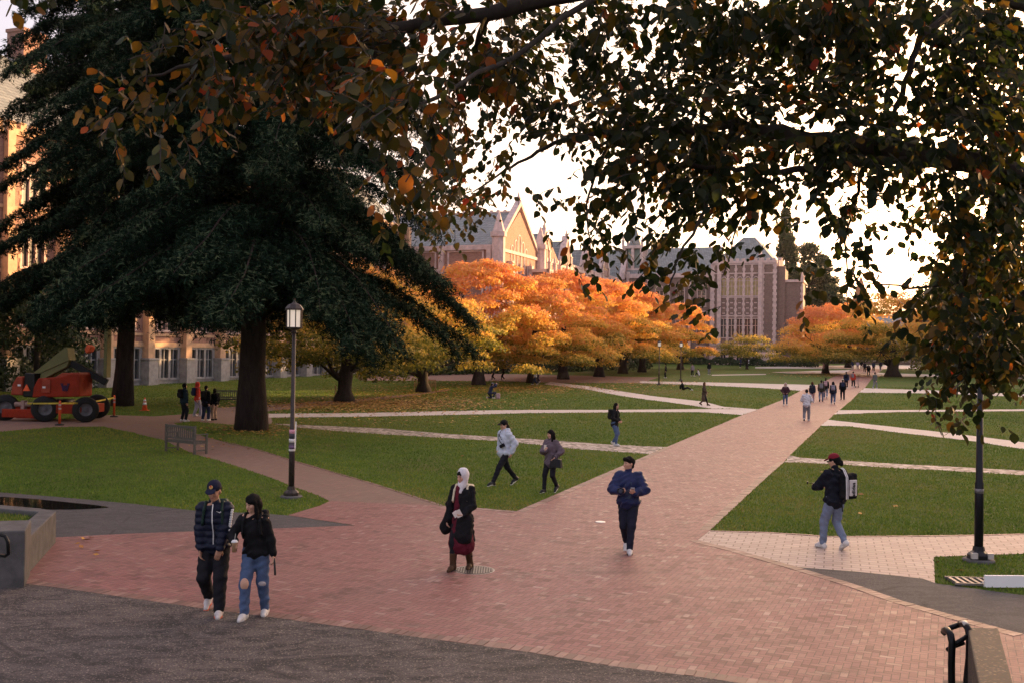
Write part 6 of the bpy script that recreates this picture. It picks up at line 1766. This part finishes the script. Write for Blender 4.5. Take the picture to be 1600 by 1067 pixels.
for A_, B_ in ((dL, d1), (d1, d2)):
    pts = sag(A_, B_, .10)
    for p, q in zip(pts, pts[1:]): m.bar(p, q, .012, .075)
o = m.build('caution_tape', simple('yellow_caution_tape', (.50, .42, .06), .5, var=.3, scale=2)); tag(o, 'yellow caution tape strung between the orange barrier posts past the lift', 'caution tape')

# boom lift
M_OR = simple('lift_orange_paint', (0.26, 0.028, 0.010), .6, var=.25, scale=3, spec=.15); M_ORL = simple('faded_orange_cowl', (0.30, 0.060, 0.032), .6, var=.25, scale=3, spec=.15)
M_BOOM = simple('khaki_boom_paint', (0.15, 0.15, 0.06), .6, var=.12, scale=3); M_TYRE = simple('rubber_tyre', (.018, .018, .018), .8, bump=.3); M_RIM = simple('grey_wheel_rim', (.13, .13, .14), .5)
def lift():
    gp = G(88, 657)
    k = 47.5/1556.0                                          # metres per pixel at its distance
    root = empty('boom_lift', gp, math.atan2(-gp.x, gp.y)+R(2)); tag(root, 'orange boom lift with a khaki arm parked under the conifers', 'boom lift')
    root.location = gp; root.rotation_euler = (0, 0, math.atan2(gp.x, gp.y)*-1*-1*0+R(-8))
    def X(px): return (px-88)*k
    def Z(py): return (657-py)*k
    def cowl(nm, poly, y0, y1, mat, bev=.06):
        m = MB(); m.prism([(X(a), Z(b)) for a, b in poly], y0, y1); return m.build(nm, mat, root, bevel=bev)
    # chassis and bumper
    m = MB(); m.ab(X(38), X(70), -.85, -.35, Z(652), Z(640)); m.ab(X(16), X(71), -.95, -.80, Z(651), Z(638)); m.build('bumper', M_OR, root, bevel=.03)
    m = MB(); m.ab(X(30), X(140), -.55, 1.5, Z(644), Z(630)); m.build('chassis', M_OR, root, bevel=.03)
    m = MB(); m.tube([(X(32), -.62, Z(631)), (X(60), -.62, Z(631))], .12, 12); m.ab(X(44), X(50), -.78, -.5, Z(640), Z(625)); m.build('steering_ram', simple('dull_steel_part', (.3, .2, .17), .5), root)
    m = MB(); m.lathe([(.75, Z(632)), (.75, Z(624))], 20, (X(80), .5, 0)); m.build('turntable', M_BM, root)
    for (px, py, y, rr) in ((12, 657, -.5, .62), (82, 660, -.62, .62), (144, 651, -.35, .60), (112, 648, 2.3, .6)):
        w = MB(); c = Vector((X(px), y, rr)); 
        prof = [(rr*.55, -.19), (rr*.92, -.19), (rr, -.12), (rr, .12), (rr*.92, .19), (rr*.55, .19)]
        prof += [(rr*.50, .19), (rr*.50, -.17), (rr*.55, -.19)]; w.lathe(prof, 28, (0, 0, 0), cap=False); 
        wo = empty('wheel', c, 0, root); 
        t = w.build('tyre', M_TYRE, wo); t.rotation_euler = (R(90), 0, R(30))
        w = MB(); w.lathe([(rr*.53, -.17), (rr*.50, -.12), (rr*.30, -.06), (.10, -.08), (.06, -.13), (.01, -.13)], 24, cap=False); w.lathe([(rr*.49, -.02), (rr*.49, .17)], 24); t = w.build('rim', M_RIM, wo); t.rotation_euler = (R(-90), 0, R(30)); 
    # engine cowls
    cowl('cowl', [(62, 620), (141, 617), (141, 582), (128, 581), (108, 587), (71, 590), (64, 604)], -.75, .35, M_OR)
    cowl('cowl', [(78, 612), (93, 612), (94, 592), (80, 590)], -.80, -.74, M_ORL, .02)
    cowl('cowl', [(94, 591), (141, 586), (139, 580), (110, 581)], -.70, .30, M_ORL, .03)
    cowl('cowl', [(22, 617), (42, 617), (42, 588), (32, 588), (25, 600)], -.6, .9, M_ORL)
    cowl('counterweight', [(42, 620), (63, 620), (61, 583), (44, 582)], -.55, .8, M_BM)
    m = MB(); m.prism([(X(43.5), Z(610)), (X(55), Z(610)), (X(49.5), Z(600))], -.62, -.56); m.build('warning_triangle', simple('orange_red_reflector', (.85, .13, .04), .4), root)
    for (a, b) in ((37, 601), (83, 603)):
        m = MB(); m.ab(X(a-2), X(a+3), -.83 if a > 50 else -.63, -.81 if a > 50 else -.61, Z(b+2), Z(b-1)); m.build('decal', M_WP, root)
    # the dark W on the engine cowl
    m = MB(); x0, z0, s = X(112), Z(608.5), .44
    P4 = [(0, s), (s*.27, 0), (s*.5, s*.72), (s*.73, 0), (s, s)]
    for p, q in zip(P4, P4[1:]): m.bar((x0+p[0]*.75, -.77, z0+p[1]*.75), (x0+q[0]*.75, -.77, z0+q[1]*.75), .085, .03, up=(0, 1, 0))
    for p in (P4[0], P4[2], P4[4]): m.bar((x0+p[0]*.75-.07, -.772, z0+p[1]*.75), (x0+p[0]*.75+.07, -.772, z0+p[1]*.75), .05, .03, up=(0, 1, 0))
    m.build('letter_mark', simple('dark_violet_print', (.035, .01, .05), .5), root)
    # khaki boom rising to the right, upper boom hanging behind
    def boom(a, b, w, d, y, nm='boom'):
        m = MB(); m.bar((X(a[0]), y, Z(a[1])), (X(b[0]), y+.2, Z(b[1])), d, w, up=(0, 0, 1)); return m.build(nm, M_BOOM, root, bevel=.02)
    m = MB(); m.prism([(X(52), Z(583)), (X(63), Z(583)), (X(112), Z(562)), (X(109), Z(543)), (X(104), Z(543))], -.25, .35); m.build('boom', M_BOOM, root, bevel=.02)
    m = MB(); m.prism([(X(61), Z(600)), (X(72), Z(590)), (X(108), Z(572)), (X(112), Z(562)), (X(64), Z(582))], -.2, .3); m.build('boom', M_BOOM, root, bevel=.02)
    m = MB(); m.ab(X(159.5), X(165), .3, .7, Z(598)+.3, Z(480)); m.build('upper_boom', M_BOOM, root, bevel=.02)
    m = MB(); m.bar((X(110), .1, Z(566)), (X(162), .5, Z(596)), .3, .3); m.build('link_arm', M_BM, root)
    m = MB(); m.bar((X(70), -.1, Z(588)), (X(112), .0, Z(570)), .1, .14); m.build('hydraulic_ram', M_BM, root)
    m = MB(); m.prism([(X(133), Z(551)), (X(140), Z(548)), (X(142), Z(540)), (X(135), Z(537)), (X(131), Z(544))], .1, .5); m.build('basket_guard', ORG, root, bevel=.04)
lift()

# things by the crouching photographer and the scooter
t = SDF(); t.box((0, 0, .22), (.17, .11, .22), .07); t.box((0, -.1, .14), (.12, .05, .11), .04)
o = sdf_part('backpack', t, .022, PINK, None, fold=.005); o.location = G(778, 623); tag(o, 'dusty pink backpack standing on the grass beside the crouching photographer', 'backpack')
sc_ = empty('kick_scooter', G(1339, 605), face_to(1339, 605, -20)); tag(sc_, 'thin kick scooter beside the person in the red top', 'scooter')
m = MB(); m.bar((0, -.35, .1), (0, .35, .1), .12, .03); m.build('deck', M_BM, sc_)
m = MB(); m.tube([(0, .38, .1), (0, .28, 1.0)], .02, 8); m.tube([(-.2, .28, 1.0), (.2, .28, 1.0)], .018, 8); m.build('handlebar', M_RIM, sc_)
for y in (-.42, .42):
    m = MB(); m.lathe([(.09, -.02), (.09, .02)], 14); q = m.build('wheel', SOLEB, sc_); q.location = (0, y, .09); q.rotation_euler = (0, R(90), 0)

# ------------------------------------------------------------------ low walls and rails by the steps
def aggregate():
    t = NT('pebble_concrete'); v = t.voro(38, out='Distance'); vc = t.voro(38, out='Color'); sc2 = t.node('ShaderNodeSeparateColor', Color=vc)
    c = t.ramp(sc2.outputs[0], [(0, (.020, .015, .012)), (.6, (.040, .027, .020)), (.85, (.10, .065, .038)), (1, (.30, .22, .15))])
    t.base(t.mix(t.ramp(v, [(.35, 0.), (.6, 1.)]), c, (.03, .025, .022))); t.rough(.75); t.bump(v, -.8, .02); return t.m
M_AG = aggregate()
def quadwall(root, top, z0, name, mat, bevel=.02):
    """top: 4 world points (counter-clockwise from above); drops straight down to z0"""
    m = MB(); m.hull8([Vector((p.x, p.y, z0)) for p in top]+list(top)); return m.build(name, mat, root, bevel=bevel)
# left: planter wall and end block with rail
lw = empty('planter_wall', G(40, 880)); tag(lw, 'low grey concrete planter wall with grass behind it at the left edge', 'wall')
Mi = Matrix.Translation(-lw.location)
zt = .58
tp = [onz(41, 843, zt), onz(88, 798, zt), onz(66, 793.5, zt), onz(20, 831, zt)]
quadwall(lw, [Mi @ p for p in tp], -.05, 'wall_side', M_CONC)
tp2 = [onz(66, 793.5, zt-.002), onz(64, 799, zt-.002), onz(-160, 780, zt-.002), onz(-160, 774, zt-.002)]
quadwall(lw, [Mi @ p for p in tp2], -.05, 'wall_back', M_CONC)
tp3 = [onz(20, 832, zt-.10), onz(60, 797, zt-.10), onz(-200, 776, zt-.10), onz(-260, 836, zt-.10)]
quadwall(lw, [Mi @ p for p in tp3], -.05, 'planted_turf', M_GR, bevel=0)
rngp = np.random.default_rng(9); A3 = [np.array(Mi @ p) for p in tp3]
uu, vv = rngp.random(9000), rngp.random(9000)
Cc = (A3[0][None]*(1-uu[:, None])+A3[3][None]*uu[:, None])*(1-vv[:, None])+(A3[1][None]*(1-uu[:, None])+A3[2][None]*uu[:, None])*vv[:, None]
ss = rngp.uniform(.03, .07, 9000); aa = rngp.uniform(0, 6.28, 9000)
Vg = np.stack([Cc+np.c_[np.cos(aa)*.008, np.sin(aa)*.008, 0*aa], Cc-np.c_[np.cos(aa)*.008, np.sin(aa)*.008, 0*aa], Cc+np.c_[rngp.normal(0, .02, (9000, 2)), ss]], 1)
mesh_np('grass', Vg.reshape(-1, 3), np.arange(27000).reshape(-1, 3), MATS['grass_blade'], lw, attr={'tint': np.repeat(rngp.random(9000), 3)})['kind'] = 'stuff'
eb = empty('stair_wall', onz(0, 880, 0.0)); tag(eb, 'dark concrete end block of the steps at the left border', 'wall'); Mi = Matrix.Translation(-eb.location)
zt = .86; f1 = G(39, 895); f1.z = zt; f0 = G(-140, 905); f0.z = zt
back = Vector((-.15, 1.2, 0))
t_a = onz(40, 828, zt); t_b = onz(-170, 834, zt)
quadwall(eb, [Mi @ p for p in (t_b, t_a, t_a+Vector((-.35, .9, 0)), t_b+Vector((-.35, .9, 0)))], -.05, 'block', M_CONC)
rl = empty('handrail', onz(10, 845, .9)); tag(rl, 'black tube handrail curving down over the left end block', 'handrail'); Mi = Matrix.Translation(-rl.location)
ra = onz(23, 831, 1.0)-Vector((0, .18, 0))
m = MB(); pts = [Mi @ (ra+Vector(d)) for d in ((-2.2, -.1, -.10), (-.55, -.03, -.02), (-.15, -.01, .01), (-.04, 0, -.02), (0, 0, -.10), (.01, 0, -.26), (-.05, .04, -.30), (-.3, .2, -.32))]
m.tube(pts, .024, 12); m.build('rail', M_BM, rl)
# right: pebble concrete cheek wall with looping rails
rw = empty('stair_wall', G(1560, 1250)); tag(rw, 'pebble concrete stair wall in the bottom right corner', 'wall'); Mi = Matrix.Translation(-rw.location)
zt = 1.0
a1 = onz(1512, 979, zt); a2 = onz(1560, 981, zt); a3 = onz(1592, 1100, zt+.25); a4 = onz(1535, 1100, zt+.25)
def down(p, z): return Vector((p.x, p.y, z))
m = MB(); m.hull8([Mi @ down(a4, -.1), Mi @ down(a3, -.1), Mi @ down(a2, -.1), Mi @ down(a1, -.1), Mi @ a4, Mi @ a3, Mi @ a2, Mi @ a1]); m.build('pebble_block', M_AG, rw, bevel=.015)
b1 = a1+Vector((-.22, .02, -.52)); b4 = a4+Vector((-.33, 0, -.52))
m = MB(); m.hull8([Mi @ down(b4, -.1), Mi @ down(a4+Vector((-.006, 0, 0)), -.1), Mi @ down(a1+Vector((-.006, 0, 0)), -.1), Mi @ down(b1, -.1), Mi @ b4, Mi @ (a4+Vector((-.006, 0, -.52))), Mi @ (a1+Vector((-.006, 0, -.52))), Mi @ b1]); m.build('side_block', simple('pinkish_concrete', (.15, .11, .10), .8, var=.2, bump=.3), rw, bevel=.015)
hr = empty('handrail', a1+Vector((0, 0, -.07)), 0); hr.scale = (1.05, 1.05, 1.0); tag(hr, 'black looping double handrail with worn shiny tops at the bottom right', 'handrail')
m = MB()
for off in (0.0, -.23):
    q = [Vector((-.02+off*.7, .10+off*.1, .07+off*.25)), Vector((-.03+off*.7, .0, .10+off*.25)), Vector((-.04+off*.7, -.10, .08+off*.25)), Vector((-.04+off*.7, -.13, .0+off*.2)), Vector((-.03+off*.7, -.10, -.20+off*.2)), Vector((-.05+off*.6, -.10, -.42)), Vector((-.05+off*.5, -.12, -.62)), Vector((.0, -.2, -.75))]
    m.tube(q, .032, 12)
m.tube([(-.02, .10, .07), (-.10, .12, .03), (-.19, .09, -.02)], .027, 12); m.tube([(-.04, -.12, .03), (-.12, -.13, -.02), (-.20, -.12, -.08)], .022, 10); m.tube([(-.03, .0, -.08), (-.12, .01, -.12), (-.20, -.04, -.14)], .022, 10)
m.build('rails', M_BM, hr)
m = MB(); m.tube([(-.025, .06, .088), (-.03, 0, .108), (-.038, -.07, .098)], .0285, 12); m.build('worn_grip', simple('worn_bare_steel', (.55, .52, .48), .3, metal=.4), hr)
# ------------------------------------------------------------------ light
SUN_AZ, SUN_EL = 60.0, 7.5         # azimuth clockwise from the view axis (+Y)
w = bpy.data.worlds.new('World'); scene.world = w; w.use_nodes = True
nt = w.node_tree
bg = nt.nodes['Background']
sky = nt.nodes.new('ShaderNodeTexSky'); sky.sky_type = 'NISHITA'; sky.sun_disc = False
sky.sun_elevation = R(SUN_EL); sky.sun_rotation = R(SUN_AZ)
sky.air_density = 1.0; sky.dust_density = 2.5; sky.ozone_density = 1.0
# thin bright cloud over the whole sky
tc = nt.nodes.new('ShaderNodeTexCoord'); mp = nt.nodes.new('ShaderNodeMapping'); mp.inputs['Scale'].default_value = (1.0, 1.0, 3.2)
nt.links.new(tc.outputs['Generated'], mp.inputs['Vector'])
nz = nt.nodes.new('ShaderNodeTexNoise'); nz.inputs['Scale'].default_value = 2.2; nz.inputs['Detail'].default_value = 6; nz.inputs['Roughness'].default_value = 0.55
nt.links.new(mp.outputs[0], nz.inputs['Vector'])
rp = nt.nodes.new('ShaderNodeMapRange'); rp.inputs['From Min'].default_value = 0.3; rp.inputs['From Max'].default_value = 0.62
rp.inputs['To Min'].default_value = 0.62; rp.inputs['To Max'].default_value = 0.97
nt.links.new(nz.outputs['Fac'], rp.inputs['Value'])
ma = nt.nodes.new('ShaderNodeVectorMath'); ma.operation = 'MULTIPLY_ADD'
nt.links.new(sky.outputs[0], ma.inputs[0]); ma.inputs[1].default_value = (0.45, 0.42, 0.45); ma.inputs[2].default_value = (2.7, 2.25, 2.55)
mx = nt.nodes.new('ShaderNodeMix'); mx.data_type = 'RGBA'
nt.links.new(rp.outputs[0], mx.inputs[0]); nt.links.new(sky.outputs[0], mx.inputs[6]); nt.links.new(ma.outputs[0], mx.inputs[7])
# brighter, warmer veil round the low sun
az_, el_ = R(31), R(6)
vd = nt.nodes.new('ShaderNodeVectorMath'); vd.operation = 'DOT_PRODUCT'; nt.links.new(tc.outputs['Generated'], vd.inputs[0])
vd.inputs[1].default_value = (math.sin(az_)*math.cos(el_), math.cos(az_)*math.cos(el_), math.sin(el_))
def wm(op, a, b):
    x = nt.nodes.new('ShaderNodeMath'); x.operation = op
    for i, v in enumerate((a, b)):
        if isinstance(v, (int, float)): x.inputs[i].default_value = v
        else: nt.links.new(v, x.inputs[i])
    return x.outputs[0]
dd = wm('MAXIMUM', vd.outputs['Value'], 0.0)
v1 = wm('MULTIPLY', wm('POWER', dd, 6.0), 14.5); v2 = wm('MULTIPLY', wm('POWER', dd, 40.0), 26.0)
vm = nt.nodes.new('ShaderNodeVectorMath'); vm.operation = 'SCALE'; vm.inputs[0].default_value = (1.0, .75, .54); nt.links.new(v1, vm.inputs['Scale'])
vm2 = nt.nodes.new('ShaderNodeVectorMath'); vm2.operation = 'SCALE'; vm2.inputs[0].default_value = (1.0, .54, .28); nt.links.new(v2, vm2.inputs['Scale'])
va = nt.nodes.new('ShaderNodeVectorMath'); va.operation = 'ADD'; nt.links.new(vm.outputs[0], va.inputs[0]); nt.links.new(vm2.outputs[0], va.inputs[1])
vb = nt.nodes.new('ShaderNodeVectorMath'); vb.operation = 'ADD'; nt.links.new(va.outputs[0], vb.inputs[0]); nt.links.new(mx.outputs[2], vb.inputs[1])
cf = wm('MULTIPLY', wm('POWER', dd, 3.0), 1.0)
wt = nt.nodes.new('ShaderNodeMix'); wt.data_type = 'RGBA'; wt.inputs[6].default_value = (1, 1, 1, 1); wt.inputs[7].default_value = (1.0, .86, .66, 1); nt.links.new(cf, wt.inputs[0])
vc = nt.nodes.new('ShaderNodeVectorMath'); vc.operation = 'MULTIPLY'; nt.links.new(vb.outputs[0], vc.inputs[0]); nt.links.new(wt.outputs[2], vc.inputs[1])
nt.links.new(vc.outputs[0], bg.inputs[0]); bg.inputs[1].default_value = 0.12
sd = bpy.data.lights.new('sun', 'SUN'); sd.energy = 5.0; sd.angle = R(0.6); sd.color = (1.0, 0.58, 0.25)
so = bpy.data.objects.new('sun', sd); COL.objects.link(so)
sdir = Vector((math.sin(R(SUN_AZ))*math.cos(R(SUN_EL)), math.cos(R(SUN_AZ))*math.cos(R(SUN_EL)), math.sin(R(SUN_EL))))
so.rotation_euler = sdir.to_track_quat('Z', 'Y').to_euler(); so.location = sdir*50
vs = scene.view_settings
vs.view_transform = 'Standard'; vs.look = 'None'; vs.gamma = 1.0; vs.exposure = 1.38; vs.use_curve_mapping = False
# the evening air over the square
hz = MB(); hz.ab(-260, 330, -30, 520, -1.2, 62)
th = NT('evening_haze'); th.n.remove(th.b)
pv = th.n.new('ShaderNodeVolumePrincipled'); pv.inputs['Color'].default_value = (1.0, .93, .88, 1); pv.inputs['Density'].default_value = .00006; pv.inputs['Anisotropy'].default_value = .6
th.l.new(pv.outputs[0], th.out.inputs['Volume'])
ho = hz.build('haze', th.m); ho['kind'] = 'stuff'; ho['label'] = 'pale warm evening haze over the square'; ho['category'] = 'haze'
cy = scene.cycles
cy.max_bounces = 6; cy.diffuse_bounces = 3; cy.glossy_bounces = 2; cy.transmission_bounces = 4; cy.transparent_max_bounces = 6; cy.volume_bounces = 0
cy.caustics_reflective = False; cy.caustics_refractive = False
cy.use_adaptive_sampling = True; cy.adaptive_threshold = 0.015
